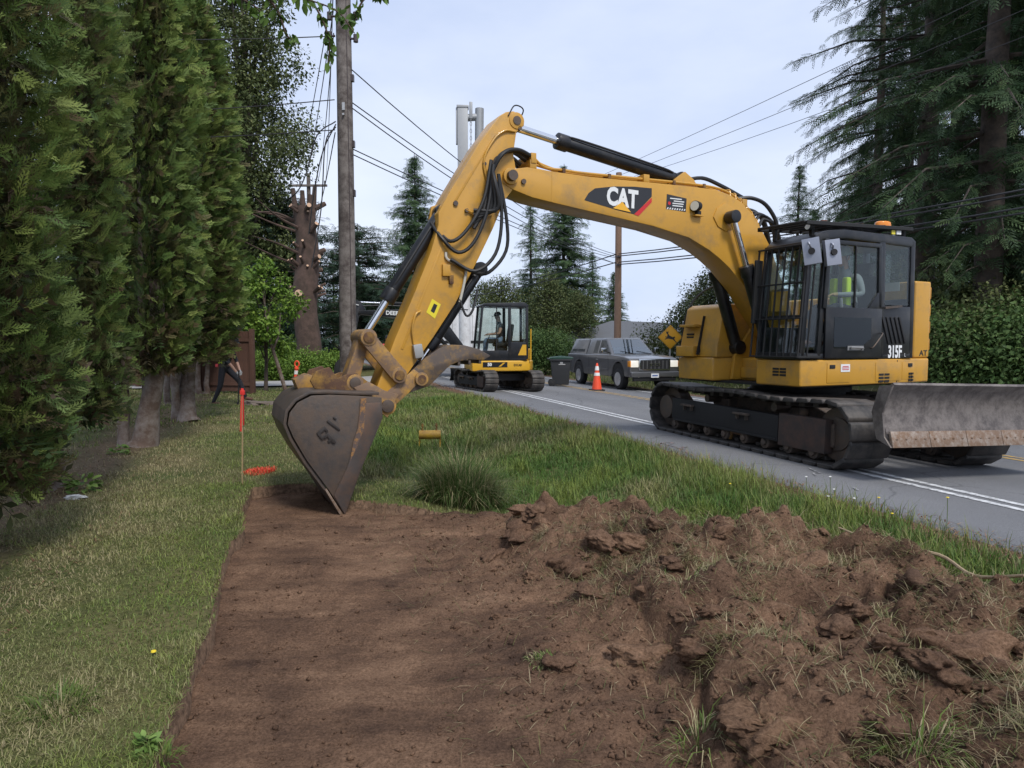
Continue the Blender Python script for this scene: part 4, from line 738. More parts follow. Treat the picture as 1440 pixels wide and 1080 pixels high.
part('cylinder_bracket', YEL, stick, ('prism', [(5.55, 3.2), (5.66, 3.1), (5.76, 3.02), (5.79, 2.9), (5.7, 2.86), (5.5, 3.0)], .08, .13), ('prism', [(5.55, 3.2), (5.66, 3.1), (5.79, 3.05), (5.82, 2.9), (5.7, 2.84), (5.5, 3.0)], -.13, -.08), bevel=.006)
cylinder('thumb_cylinder', (5.24, 2.35), (6.0, 1.22), .80, .07, .04, ex)
# ---- linkage
lk = hpart('bucket_link', YELW, ex, *[('prism', [(6.53, 1.56), (6.6, 1.64), (6.69, 1.58), (6.69, 1.5), (6.36, 1.1), (6.28, 1.06), (6.2, 1.12), (6.22, 1.2)], s*.23-.025, s*.23+.025) for s in (-1, 1)], bevel=.008)
part('link_pin', RUST, lk, ('cyl', (6.61, -.28, 1.55), (6.61, .28, 1.55), .06, {'n': 20}), bevel=.006); part('link_pin', RUST, lk, ('cyl', (6.28, -.28, 1.14), (6.28, .28, 1.14), .055, {'n': 20}), bevel=.006); part('link_boss', YELW, lk, ('cyl', (6.61, -.265, 1.55), (6.61, .265, 1.55), .09, {'n': 20}), bevel=.006); part('link_boss', YELW, lk, ('cyl', (6.28, -.265, 1.14), (6.28, .265, 1.14), .085, {'n': 20}), bevel=.006)
pl = hpart('power_link', YELW, ex, ('prism', [(6.55, 1.6), (6.67, 1.6), (6.86, 1.05), (6.74, .98), (6.68, 1.1)], -.12, .12), bevel=.012)
qc = hpart('quick_coupler', RUST, ex, *[('prism', [(6.36, .78), (6.42, .7), (6.52, .76), (6.95, .98), (7.18, 1.02), (7.22, 1.1), (7.16, 1.2), (7.02, 1.24), (6.94, 1.12), (6.84, 1.16), (6.74, 1.17), (6.6, 1.06), (6.42, .92)], s*.22-.03, s*.22+.03) for s in (-1, 1)], ('box', (6.85, 0, 1.03), (.5, .4, .12), {'ry': R(-15)}), bevel=.012)
part('coupler_pin', STEEL, qc, ('cyl', (6.42, -.3, .81), (6.42, .3, .81), .07, {'n': 20}), bevel=.008); part('coupler_pin', STEEL, qc, ('cyl', (6.76, -.27, 1.07), (6.76, .27, 1.07), .06, {'n': 20}), bevel=.008); part('coupler_boss', YELW, qc, ('cyl', (6.42, -.27, .81), (6.42, .27, .81), .1, {'n': 20}), bevel=.008); part('coupler_boss', YELW, qc, ('cyl', (6.76, -.255, 1.07), (6.76, .255, 1.07), .09, {'n': 20}), bevel=.008)
part('coupler_cheek', YELW, qc, ('prism', [(6.3, .93), (6.42, .68), (6.56, .8), (6.78, 1.02), (6.62, 1.08), (6.45, .98)], .252, .275), bevel=.008); part('coupler_hook', YELW, qc, ('prism', [(7.02, .97), (7.3, .99), (7.34, 1.1), (7.2, 1.16), (7.05, 1.1)], -.32, -.05), bevel=.008)
# ---- bucket
bkl = [(6.95, -.28), (7.12, .02), (7.32, .32), (7.45, .56), (7.50, .70), (7.48, .82), (7.40, .92), (7.27, .985), (7.1, .985), (6.85, .965), (6.58, .955)]
bk = hpart('bucket', STEEL, ex, ('shell', bkl[::-1], -.55, .55, .03), bevel=.005)
sp = [(6.56, .93), (6.55, .72), (6.78, .2), (6.95, -.255), (7.115, .03), (7.315, .33), (7.44, .57), (7.49, .70), (7.47, .81), (7.39, .91), (7.26, .972), (7.08, .975), (6.8, .955)]
for s in (-1, 1): part('side_plate', STEEL, bk, ('prism', sp, s*.552, s*.575), bevel=.004)
part('side_cutter', mat('worn_cutter_steel', (.1, .085, .078), .42, .5, var=.3, scale=5, dirt=(.16, .1, .07), dirtamt=.3), bk, ('prism', [(6.58, .88), (6.57, .72), (6.79, .2), (6.952, -.25), (7.06, -.04), (6.93, .22), (6.83, .5), (6.78, .88)], .5755, .588), bevel=.004)
part('scrape_mark', mat('scraped_yellow', (.42, .2, .04), .6, var=.3, scale=20, dirt=(.1, .07, .06), dirtamt=.5, dscale=16), bk, ('prism', [(6.78, .93), (6.72, .93), (6.75, .62), (6.83, .42), (6.9, .28), (6.86, .48), (6.8, .66)], .5885, .5905))
part('lip_edge', BARE, bk, ('prism', [(6.95, -.3), (6.965, -.255), (7.13, .035), (7.145, .02), (7.0, -.25), (6.965, -.33)], -.578, .578), bevel=.003)
for k in range(4): part('wear_strip', STEEL, bk, ('shell', [(x+.012, z+.012) for x, z in bkl[2:8]][::-1], -.46+.27*k, -.38+.27*k, -.016))
# cast emblem on the side plate: two angular strokes and a bar above
em = part('emblem', mat('emblem_steel', (.05, .043, .04), .5, .4), bk,
    ('prism', [(7.22, .6), (7.14, .665), (7.105, .62), (7.125, .605), (7.14, .625), (7.185, .59), (7.165, .565), (7.145, .58), (7.13, .56), (7.17, .525)], .5752, .592),
    ('prism', [(7.11, .6), (7.03, .5), (7.055, .48), (7.08, .51), (7.1, .495), (7.115, .515), (7.095, .53), (7.115, .555), (7.14, .535), (7.155, .555)], .5752, .592), bevel=.003)
part('emblem_bar', mat('emblem_steel', (0, 0, 0)), bk, ('prism', [(7.12, .71), (7.0, .61), (6.985, .625), (7.1, .73)], .5752, .589), bevel=.003); part('emblem_bar', mat('emblem_steel', (0, 0, 0)), bk, ('prism', [(7.06, .745), (7.03, .72), (7.02, .735), (7.045, .757)], .5752, .589), bevel=.003)
# ---- thumb
thp = [(6.51, .80), (6.46, .92), (6.15, 1.16), (5.97, 1.32), (5.8, 1.43), (5.66, 1.47), (5.5, 1.465), (5.32, 1.42), (5.17, 1.34), (5.26, 1.29), (5.44, 1.30), (5.56, 1.28), (5.68, 1.23), (5.82, 1.1), (5.92, 1.01), (6.17, .93), (6.36, .79), (6.44, .73)]
tm = hpart('thumb', mat('thumb_steel', (.11, .085, .07), .5, .4, var=.35, scale=5, dirt=(.36, .2, .04), dirtamt=.14, dscale=4.), ex, *[('prism', thp, s*.16-.03, s*.16+.03) for s in (-1, 1)], ('beam', (5.45, 0, 1.38), (6.3, 0, .95), .28, .04), bevel=.01)
part('thumb_base', YELW, tm, ('prism', [(6.52, .78), (6.47, .91), (6.1, 1.2), (5.98, 1.12), (6.16, .94), (6.35, .78)], .192, .205), bevel=.008); part('pin_boss', YELW, tm, ('cyl', (6.02, .19, 1.09), (6.02, .24, 1.09), .075, {'n': 20}), bevel=.006); part('pin_hole', RUST, tm, ('cyl', (6.02, -.25, 1.09), (6.02, .245, 1.09), .048, {'n': 18}))
part('plate_label', YELW, tm, ('box', (6.32, .208, .93), (.16, .008, .09), {'ry': R(38)}), bevel=.004)
for k in range(4): part('thumb_tooth', STEEL, tm, ('box', (5.3+.13*k, 0, 1.275-.01*k), (.03, .36, .05)), bevel=.006)
# ================================================================== COMPACT EXCAVATOR
mini = thing('compact_excavator', 'compact yellow excavator with black boom and cab parked across the far lane', 'excavator', (-.45, 21.5, 0))
MH = (0, 0, R(192)); mA = R(90+27)
mM = Matrix.Rotation(mA, 4, 'Z') @ Matrix.Rotation(R(1.5), 4, 'X')
YELD = mat('deep_yellow', (.66, .36, .02), .4, var=.06, scale=4, coat=.2)
def mu_(*a, **k):
    o = part(*a, **k); o.matrix_local = Matrix.Translation((0, -.1, .01)) @ mM; return o
def mh(*a, **k): return part(*a, rot=MH, **k)
for y, s in ((.78, 1), (-.78, -1)): build_track(y, .42, 2.5, .64, 34, mini, mu_, side=s, n_roll=5)
mu_('undercarriage', BLKM, mini, ('box', (0, 0, .42), (1.1, 1.3, .22)), bevel=.02); part('turntable', BLKM, mini, ('cyl', (0, 0, .5), (0, 0, .66), .45, {'n': 28}))
mbl = mu_('blade', BLKM, mini, ('shell', [(1.55, .62), (1.5, .45), (1.53, .3), (1.6, .2)], -.98, .98, .03), ('beam', (1.52, .4, .4), (.5, .4, .42), .1, .12), ('beam', (1.52, -.4, .4), (.5, -.4, .42), .1, .12), bevel=.006)
mdeck = mh('deck', YELD, mini, ('prism', [(.95, -.85), (.95, .9), (-.5, .9), (-.85, .8), (-1.02, .45), (-1.02, -.45), (-.85, -.8), (-.5, -.88)], .62, .94, 'z'), bevel=.04, seg=3)
part('name_panel', BLK, mdeck, ('box', (.25, .905, .82), (.75, .012, .15))); text('lettering', '50', .13, WHT, mdeck, frame((.42, .913, .82), (-1, 0, 0), (0, 0, 1)), bold=.006)
text('lettering', 'EXCAV', .1, BLK, mdeck, frame((-.45, .903, .8), (-1, 0, 0), (0, 0, 1)), bold=.003, sx=.8); part('name_chevron', YELD, mdeck, ('prism', [(.15, .76), (.0, .88), (-.06, .88), (.08, .76)], .9115, .914))
mh('engine_cover', YELD, mini, ('prism', [(-.5, -.85), (-.5, .85), (-.85, .78), (-1.0, .4), (-1.0, -.4), (-.85, -.78)], .942, 1.3, 'z'), bevel=.05, seg=3)
mcab = mh('cab', BLK, mini, ('box', (.02, .42, .98), (1.5, .92, .08)), ('prism', [(.72, 2.58), (.55, 2.66), (-.65, 2.7), (-.78, 2.62), (-.78, 2.54), (.5, 2.56)], -.03, .89),
    *[('beam', (.78, y, .98), (.62, y, 2.62), .06, .07) for y in (0, .86)], *[('beam', (-.2, y, .98), (-.2, y, 2.62), .06, .09) for y in (0, .86)], *[('beam', (-.74, y, .98), (-.74, y, 2.62), .06, .08) for y in (0, .86)],
    ('box', (-.47, .87, 1.25), (.5, .03, .5)), ('box', (.3, .87, 1.12), (.95, .03, .25)), ('box', (-.76, .43, 1.3), (.03, .86, .6)), bevel=.02)
for nm, lo, hi in (('door_window', (-.16, .868, 1.26), (.7, .876, 2.58)), ('rear_side_window', (-.71, .868, 1.5), (-.25, .876, 2.56)), ('far_side_window', (-.7, .0, 1.3), (.68, .008, 2.56)), ('rear_window', (-.752, .04, 1.6), (-.744, .82, 2.55))): part(nm, GLASS, mcab, ('b2', lo, hi))
part('windscreen', GLASS, mcab, ('prism', [(.77, 1.05), (.63, 2.58), (.622, 2.58), (.762, 1.05)], .04, .82)); part('window_bar', BLKM, mcab, ('beam', (.2, .88, 1.26), (.2, .88, 2.58), .02, .03))
part('side_stripe', YELD, mcab, ('prism', [(-.72, 1.1), (-.46, 1.1), (-.6, 1.42), (-.72, 1.42)], .886, .89)); part('handrail', YELD, mini, ('tube', [(-.86, .86, .94), (-.86, .88, 1.9)], .02), rot=MH)
part('operator_seat', BLKM, mcab, ('box', (-.02, .44, 1.42), (.46, .46, .12)), ('box', (-.3, .44, 1.75), (.12, .44, .6), {'ry': R(-8)}), ('box', (-.02, .44, 1.2), (.36, .36, .34)), bevel=.04)
part('control_lever', BLKM, mcab, ('tube', [(.45, .7, 1.0), (.48, .7, 1.4), (.38, .7, 1.72)], .014), ('box', (.3, .74, 1.55), (.35, .1, .1)), bevel=.008)
mboom = mh('boom', BLK, mini, ('prism', [(.85, 1.05), (1.0, 1.35), (1.55, 2.1), (1.95, 2.42), (2.3, 2.52), (3.2, 2.5), (4.25, 2.46), (4.28, 2.34), (3.2, 2.26), (2.35, 2.16), (2.0, 2.02), (1.5, 1.5), (1.2, 1.05), (1.0, .95)], -.58, -.32), bevel=.012)
text('lettering', 'DEERE', .17, WHT, mboom, frame((3.2, -.317, 2.385), (-1, 0, -.04), (0, 0, 1)), bold=.005, sx=1.0)
part('hydraulic_hose', RUB, mboom, ('tube', [(2.2, -.4, 2.56), (3.2, -.38, 2.62), (4.2, -.4, 2.6), (4.6, -.3, 2.5), (4.62, -.3, 2.2), (4.5, -.35, 1.9)], .02)); part('hydraulic_hose', mat('pale_hose', (.6, .6, .6), .5), mboom, ('tube', [(4.25, -.32, 2.62), (4.55, -.28, 2.68), (4.78, -.25, 2.5), (4.8, -.25, 2.1)], .014))
cylinder('stick_cylinder', (2.5, 2.66), (4.3, 2.72), .6, .055, .03, mini, mh, y=-.45); cylinder('boom_cylinder', (1.25, .95), (2.2, 2.2), .6, .06, .035, mini, mh, y=-.45)
mst = mh('stick', BLK, mini, ('prism', [(4.05, 2.5), (4.2, 2.75), (4.4, 2.72), (4.55, 2.4), (4.62, 1.5), (4.6, .95), (4.48, .9), (4.4, 1.5), (4.25, 2.3)], -.56, -.34), bevel=.012)
mbk = mh('bucket', BLKM, mini, ('shell', [(4.75, 1.05), (4.95, .85), (5.0, .55), (4.85, .3), (4.5, .25)], -.7, -.2, .025), *[('prism', [(4.5, 1.0), (4.75, 1.05), (4.95, .85), (5.0, .55), (4.85, .3), (4.5, .25)], y-.01, y+.01) for y in (-.7, -.2)], bevel=.004)
cylinder('bucket_cylinder', (4.55, 2.3), (4.85, 1.35), .6, .045, .025, mini, mh, y=-.45)
# ================================================================== VEHICLES
def frustum(mb, z0, r0, z1, r1):
    """r = (x0,x1,halfwidth) at the bottom and top"""
    v = [(r0[0], -r0[2], z0), (r0[1], -r0[2], z0), (r0[1], r0[2], z0), (r0[0], r0[2], z0), (r1[0], -r1[2], z1), (r1[1], -r1[2], z1), (r1[1], r1[2], z1), (r1[0], r1[2], z1)]
    return mb.add(v, [(0, 3, 2, 1), (4, 5, 6, 7), (0, 1, 5, 4), (1, 2, 6, 5), (2, 3, 7, 6), (3, 0, 4, 7)])
def pane(name, pts, m, parent, n, th=.012):
    n = Vector(n).normalized()*th; k = len(pts); mb = MB(); mb.add([Vector(p)-n*.6 for p in pts]+[Vector(p)+n*.4 for p in pts], [tuple(range(k)), tuple(range(2*k-1, k-1, -1))]+[(i, (i+1) % k, (i+1) % k+k, i+k) for i in range(k)])
    return obj(name, mb, m, parent, bevel=.004, seg=1)
def arch(x0, r, z0, n=9): return [(x0+r*math.cos(t), z0+r*math.sin(t)) for t in np.linspace(math.pi, 0, n)]
TYRE = mat('tyre_rubber', (.018, .018, .019), .8, var=.3, scale=20, bump=.2); RIM = mat('alloy_rim', (.68, .68, .69), .3, .8, var=.1)
def wheel(x, y, r, w, parent, side):
    t = part('wheel', TYRE, parent, ('lathe', [(r*.62, -w/2), (r*.9, -w/2), (r, -w*.36), (r, w*.36), (r*.9, w/2), (r*.62, w/2)], 28, Matrix.Translation((x, y, r)) @ Matrix.Rotation(R(90), 4, 'X')), bevel=.004, seg=1)
    ys = y+side*w*.46; part('rim', RIM, t, ('lathe', [(r*.6, -.02), (r*.63, -.02), (r*.63, .02), (r*.56, .02)], 28, Matrix.Translation((x, ys, r)) @ Matrix.Rotation(R(90), 4, 'X')), *[('beam', (x, ys, r), (x+r*.58*math.cos(a), ys, r+r*.58*math.sin(a)), r*.13, .05, (0, 1, 0)) for a in np.arange(6)*math.pi/3], ('cyl', (x, ys-.02, r), (x, ys+.03, r), r*.16))
    part('brake_disc', BLKM, t, ('cyl', (x, y+side*w*.2, r), (x, y+side*w*.3, r), r*.58, {'n': 24}))
    return t
PAINT = mat('grey_metallic_paint', (.155, .155, .16), .3, .55, var=.06, scale=3, coat=.6); CHR = mat('chrome_trim', (.6, .61, .62), .15, 1., var=.05)
DGLASS = glass('vehicle_dark_glass', (.22, .24, .25), 1.5); WSG = glass('vehicle_windscreen', (.55, .6, .62), 2.7); LENS = mat('headlight_lens', (.75, .76, .75), .12, .3, var=.1, emit=(1, .92, .75, .25)); AMB = mat('amber_marker', (.8, .3, .03), .2)
def pickup(loc, rz, scale):
    t = thing('pickup_truck', 'grey pickup truck with canopy and headlights lit, waiting on the road', 'pickup truck', loc, rz); t.scale = (scale,)*3
    hw = .98; lower = [(2.72, .42), (2.75, .62)] + [(2.75, 1.0), (2.62, 1.1), (1.45, 1.2), (-2.95, 1.2), (-2.98, .55), (-2.9, .45)] + arch(-1.82, .5, .42)[0:0]
    prof = [(2.78, .5), (2.8, 1.05), (2.7, 1.17), (2.3, 1.24), (1.3, 1.29), (-2.98, 1.27), (-3.0, .55), (-2.4, .45)] + arch(-1.82, .52, .52) + [(-1.2, .47), (1.2, .47)] + arch(1.82, .52, .52) + [(2.4, .5)]
    body = part('body', PAINT, t, ('prism', prof, -hw, hw), bevel=.05, seg=3)
    mb = MB(); frustum(mb, 1.25, (-1.15, 1.25, .93), 1.92, (-1.05, .38, .74)); cabp = obj('cabin', mb, PAINT, t, bevel=.06, seg=3)
    mb = MB(); frustum(mb, 1.25, (-2.95, -1.18, .93), 1.9, (-2.6, -1.12, .76)); can = obj('canopy', mb, PAINT, t, bevel=.06, seg=3)
    for s in (1, -1):
        f = lambda x, z: (x, s*(.93-(z-1.19)/.67*.19), z+.06)
        n = (0, s, .28)
        pane('door_window', [f(.98, 1.26), f(.42, 1.76), f(.02, 1.78), f(.02, 1.26)], DGLASS, cabp, n); pane('rear_door_window', [f(-.1, 1.27), f(-.1, 1.77), f(-.45, 1.77), f(-.5, 1.27)], DGLASS, cabp, n)
        pane('canopy_window', [f(-1.35, 1.3), f(-1.35, 1.74), f(-2.0, 1.74), f(-2.1, 1.3)], DGLASS, can, n); pane('canopy_window', [f(-2.14, 1.3), f(-2.04, 1.74), f(-2.5, 1.72), f(-2.68, 1.3)], DGLASS, can, n)
        for x in (1.02, -.06, -.75): part('door_seam', BLKM, body, ('box', (x, s*hw, .82), (.012, .006, .72)))
        part('door_handle', CHR, body, ('box', (.02, s*(hw+.012), 1.08), (.18, .03, .035)), bevel=.008)
        part('rub_strip', PAINT, body, ('box', (-.0, s*(hw+.006), .72), (2.0, .02, .07)), bevel=.006)
        m_ = part('side_mirror', CHR, t, ('box', (.95, s*1.13, 1.44), (.14, .2, .2)), bevel=.035, seg=3); part('mirror_arm', BLKM, m_, ('box', (.95, s*.98, 1.37), (.07, .16, .05)))
        h = part('headlight', LENS, t, ('box', (2.775, s*.8, .98), (.1, .3, .24)), bevel=.02); part('marker_lamp', AMB, h, ('box', (2.7, s*.955, .98), (.2, .06, .22)), bevel=.015)
        part('fog_lamp', LENS, t, ('cyl', (2.86, s*.68, .56), (2.9, s*.68, .56), .06)); part('wheel_arch', BLKM, t, ('box', (1.82, s*.75, .72), (.9, .4, .5)), ('box', (-1.82, s*.75, .72), (.9, .4, .5)))['kind'] = 'stuff'
        wheel(1.82, s*.84, .4, .27, t, s); wheel(-1.82, s*.84, .4, .27, t, s)
    pane('windscreen', [(1.18, -.8, 1.32), (1.18, .8, 1.32), (.46, .66, 1.86), (.46, -.66, 1.86)], WSG, cabp, (.6, 0, 1)); part('wiper', BLKM, cabp, ('beam', (1.2, .1, 1.31), (1.08, -.5, 1.42), .015, .015), ('beam', (1.2, .75, 1.31), (1.08, .2, 1.42), .015, .015))
    g = part('grille', CHR, t, ('box', (2.79, 0, .95), (.08, 1.26, .42)), bevel=.02); part('grille_mesh', BLKM, g, ('box', (2.825, 0, .95), (.03, 1.16, .33)))
    part('grille_emblem', CHR, g, ('box', (2.845, 0, .99), (.02, .46, .014)), ('box', (2.845, 0, .91), (.02, .46, .014)), ('box', (2.845, -.16, .95), (.02, .04, .07)), ('box', (2.845, .0, .95), (.02, .04, .07)), ('box', (2.845, .16, .95), (.02, .04, .07)))
    for k in range(7): part('grille_bar', GREY, g, ('box', (2.84, -.48+.16*k, .95), (.012, .014, .3)))
    bm_ = part('front_bumper', PAINT, t, ('box', (2.82, 0, .6), (.2, 1.96, .2)), bevel=.05, seg=3); part('air_dam', BLKM, bm_, ('box', (2.78, 0, .44), (.16, 1.7, .16)), bevel=.03); part('number_plate', WHT, bm_, ('box', (2.93, -.05, .56), (.012, .31, .15))); part('rear_bumper', CHR, t, ('box', (-3.05, 0, .58), (.16, 1.9, .18)), bevel=.03)
    part('roof_antenna', BLKM, cabp, ('tube', [(1.0, -.86, 1.24), (1.1, -.88, 1.3)], .01)); part('number_plate_print', mat('plate_blue', (.1, .15, .35), .5), bm_, ('box', (2.938, -.05, .56), (.004, .22, .05)))
    return t
pickup((3.19+.9*NX, 25.5+.9*NY, -.165), -R(90-17.8), .945)
# dark parked car behind the bin, mostly hidden
car = thing('parked_car', 'dark car parked behind the wheeled bin, mostly hidden', 'car', (-.2, 31.5, -.08), R(95))
DCAR = mat('dark_car_paint', (.03, .033, .04), .25, .3, coat=.6, var=.05)
part('body', DCAR, car, ('prism', [(2.2, .35), (2.25, .65), (1.2, .85), (-2.1, .9), (-2.2, .4), (-1.9, .3)] + arch(-1.3, .38, .3) + arch(1.35, .38, .3)+[(2.0, .3)], -.86, .86), bevel=.06, seg=3)
mb = MB(); frustum(mb, .84, (-2.0, .95, .8), 1.42, (-1.3, .2, .62)); obj('cabin', mb, DGLASS, car, bevel=.06, seg=3)
for s in (1, -1):
    for x in (1.35, -1.3): wheel(x, s*.76, .32, .22, car, s)
    part('headlight', LENS, car, ('box', (2.18, s*.65, .62), (.1, .3, .12)), bevel=.02)
# ---- bin
BINM = mat('bin_black_plastic', (.028, .03, .033), .5, var=.2, scale=6); LIDM = mat('bin_green_lid', (.02, .06, .045), .4, var=.15)
bn = thing('wheeled_bin', 'black wheeled refuse bin with dark green lid standing in the road', 'bin', (1.78, 24.75, -.1), R(178))
mb = MB(); frustum(mb, .06, (-.27, .3, .25), .96, (-.33, .38, .33)); obj('body', mb, BINM, bn, bevel=.03, seg=3)
part('rim', BINM, bn, ('box', (.02, 0, .96), (.8, .74, .06)), bevel=.015); part('lid', LIDM, bn, ('prism', [(-.44, 1.0), (-.42, 1.05), (0, 1.1), (.4, 1.05), (.45, 1.0)], -.37, .37), bevel=.02); part('handle', BINM, bn, ('tube', [(.38, -.3, .96), (.48, -.3, 1.0), (.48, .3, 1.0), (.38, .3, .96)], .02))
for y in (-.26, .26): part('wheel', TYRE, bn, ('cyl', (.34, y-.03, .13), (.34, y+.03, .13), .13, {'n': 20}), ('cyl', (.34, y-.04, .13), (.34, y+.04, .13), .05), bevel=.012)
part('label_panel', mat('bin_label', (.4, .4, .4), .6), bn, ('box', (-.02, .322, .8), (.24, .006, .03)), ('box', (-.0, .322, .86), (.1, .006, .06)))
# ---- cone
OR = mat('cone_orange', (.85, .09, .035), .5, var=.06); REFL = mat('reflective_white', (.8, .8, .78), .4, var=.05)
cn = thing('traffic_cone', 'orange traffic cone with two white collars on a black base in the road', 'traffic cone', (2.83, 22.72, -.118), R(10))
part('base', BLKM, cn, ('box', (0, 0, .025), (.44, .44, .05)), bevel=.015); part('body', OR, cn, ('lathe', [(.165, .05), (.16, .09), (.035, .9), (.03, .92)], 24)); 
cr_ = lambda z: .163-.128*(z-.07)/.83
for z0, z1 in ((.5, .6), (.68, .82)): part('collar', REFL, cn, ('lathe', [(cr_(z0)+.001, z0), (cr_(z0)+.006, z0), (cr_(z1)+.006, z1), (cr_(z1)+.001, z1)], 24))
# ---- deer sign
sx_, sy_ = 6.48, 28.
sg = thing('deer_crossing_sign', 'yellow diamond warning sign with leaping deer on a metal post', 'road sign', (sx_, sy_, -.3))
SYEL = mat('sign_yellow', (.75, .36, .015), .45, var=.05)
part('post', mat('galvanised_post', (.4, .41, .42), .4, .6), sg, ('box', (0, .03, 1.0), (.05, .04, 2.1)), bevel=.004)
def dia(h, y0, y1): return ('prism', [(0, 2.0-h), (h, 2.0), (0, 2.0+h), (-h, 2.0)], y0, y1)
pn = part('panel', SYEL, sg, dia(.5, -.002, .004), bevel=.002); part('border', BLK, pn, *[('beam', (.46*math.cos(a), -.0045, 2.0+.46*math.sin(a)), (.46*math.cos(a+math.pi/2), -.0045, 2.0+.46*math.sin(a+math.pi/2)), .003, .014, (0, 1, 0)) for a in np.arange(4)*math.pi/2])
part('deer_silhouette', BLK, pn, ('prism', [(-.16, .25), (-.12, .2), (-.1, .26), (-.08, .2), (-.09, .14), (-.03, .06), (.1, .0), (.17, .03), (.2, -.02), (.16, -.06), (.2, -.14), (.27, -.22), (.24, -.23), (.14, -.13), (.08, -.09), (-.04, -.07), (-.1, -.06), (-.22, -.1), (-.23, -.07), (-.12, -.02), (-.16, -.02), (-.21, .0), (-.2, .03), (-.13, .02), (-.12, .12), (-.17, .16), (-.17, .19)], -.0065, -.004, 'y', Matrix.Translation((0, 0, 2.0))))
# ---- delineator post
dl = thing('delineator_post', 'orange flexible delineator post with white bands and looped top on the lawn', 'delineator', (-6.97, 21.9, -.11), 0)
part('base', BLKM, dl, ('lathe', [(.2, 0), (.2, .03), (.12, .06)], 8)); part('tube', OR, dl, ('tube', [(0, 0, .03), (.02, 0, .5), (.06, 0, .8)], .055), ('lathe', [(.045, .72), (.07, .74), (.07, .78), (.045, .8)], 16, Matrix.Translation((.055, 0, 0))))
for z0, z1, x in ((.36, .48, .012), (.58, .7, .035)): part('white_band', REFL, dl, ('cyl', (x-.004, 0, z0), (x+.008, 0, z1), .058))
part('loop', OR, dl, ('tube', [(.055, -.0, .8), (.0, 0, .88), (.02, 0, .97), (.07, 0, 1.0), (.12, 0, .97), (.14, 0, .88), (.075, 0, .8)], .024))
# ---- stakes
LATH = mat('pine_lath', (.5, .36, .2), .8, var=.2, scale=12); PINK = mat('fluorescent_ribbon', (.95, .07, .06), .5, var=.06, trans=.2)
def stake(x, y, z, h, rib, label, lean=.02):
    t = thing('survey_stake', label, 'survey stake', (x, y, z))
    part('lath', LATH, t, ('beam', (0, 0, -.02), (lean, 0, h), .03, .008), bevel=.002)
    v = part('ribbon', PINK, t, ('beam', (lean*.55-.012, -.012, h-rib), (lean, -.01, h+.02), .004, .03), ('beam', (lean*.55+.022, -.016, h-rib*.85), (lean+.008, -.012, h), .004, .034, (0, 1, .3)), ('box', (lean, -.008, h-.03), (.05, .03, .05)), bevel=.002); return t
stake(-3.13, 7.84, -.15, 1.1, .48, 'wooden survey stake with long fluorescent ribbon at the corner of the dug soil', .03); stake(-11.2, 32.4, -.02, 1.45, .45, 'short ribboned survey stake in front of the brambles beyond the gravel drive')
# ---- spray painted tuft of lawn
OPT = np.array((.85, .13, .07)); n = 900; a = rng.uniform(0, 6.28, n); r = .16*np.sqrt(rng.random(n)); X = -3.22+r*np.cos(a)*1.2; Y = 8.62+r*np.sin(a)*1.6*rng.choice([.3, 1], n); o_, a_ = OA(X, Y)
V, F, C_ = blades(np.stack([X, Y, zland(o_, a_)], -1), rng.uniform(.03, .07, n), rng.uniform(.006, .012, n), rng.uniform(0, 6.28, n), rng.uniform(.2, 1.3, n), np.broadcast_to(OPT, (n, 3))*rng.uniform(.7, 1.1, (n, 1)))
V -= np.array((-3.22, 8.62, 0)); tag(link('sprayed_grass_mark', mesh_np('sprayed_grass_mark', V, F, C_), LEAF, None, (-3.22, 8.62, 0)), 'fluorescent orange paint sprayed on the lawn behind the dug edge', 'paint mark')
# ---- yellow utility marker in the grass
um = thing('utility_marker', 'yellow horizontal pipe fitting with two upright bolts half hidden in grass', 'pipe fitting', (-1.36, 11.3, -.3), R(8))
part('barrel', mat('dull_yellow', (.5, .3, .03), .6, var=.2, dirt=(.2, .1, .04), dirtamt=.3), um, ('cyl', (-.19, 0, .26), (.17, 0, .26), .075, {'n': 18}), bevel=.012)
for x in (-.13, .1): part('bolt', RUST, um, ('cyl', (x, 0, .3), (x, 0, .45), .014), ('cyl', (x, 0, .4), (x, 0, .42), .024))
for x in (-.18, .16): part('leg', mat('dull_yellow', (0, 0, 0)), um, ('box', (x, 0, .14), (.025, .03, .18)))
# ---- lifting mast
MG = mat('mast_grey', (.34, .35, .36), .5, .3, var=.1); MWH = mat('mast_white', (.72, .73, .75), .45, var=.05, dirt=(.5, .5, .5), dirtamt=.15)
ms = thing('lifting_mast', 'tall white and grey steel mast with chain hanging at its head', 'mast', (-1.75, 25.6, .0), R(4))
part('foot', MG, ms, ('box', (0, 0, .1), (.9, .9, .2)), bevel=.02); part('white_tube', MWH, ms, ('cyl', (0, 0, .2), (-.05, 0, 5.2), .22, {'n': 22})); part('upper_column', MG, ms, ('box', (-.06, 0, 7.6), (.38, .3, 4.9)), bevel=.02); part('side_flange', MG, ms, ('box', (-.28, 0, 9.4), (.06, .2, 1.3)), bevel=.01); part('head_cap', MG, ms, ('box', (-.06, 0, 10.08), (.44, .34, .1)), bevel=.02)
part('cylinder', MG, ms, ('cyl', (.5, 0, 6.2), (.56, 0, 10.05), .16, {'n': 20})); part('cross_arm', MG, ms, ('cyl', (.0, 0, 9.7), (.5, 0, 9.75), .13)); part('pulley_bracket', MG, ms, ('box', (.24, -.1, 9.95), (.12, .1, .6)), bevel=.02)
for k in range(16): part('chain_link', MG, ms, ('tube', [(.24+.03*math.cos(q)*(k % 2), -.1+.03*math.cos(q)*((k+1) % 2), 9.6-.13*k+.07*math.sin(q)) for q in np.linspace(0, 6.28, 7)], .014, 5))
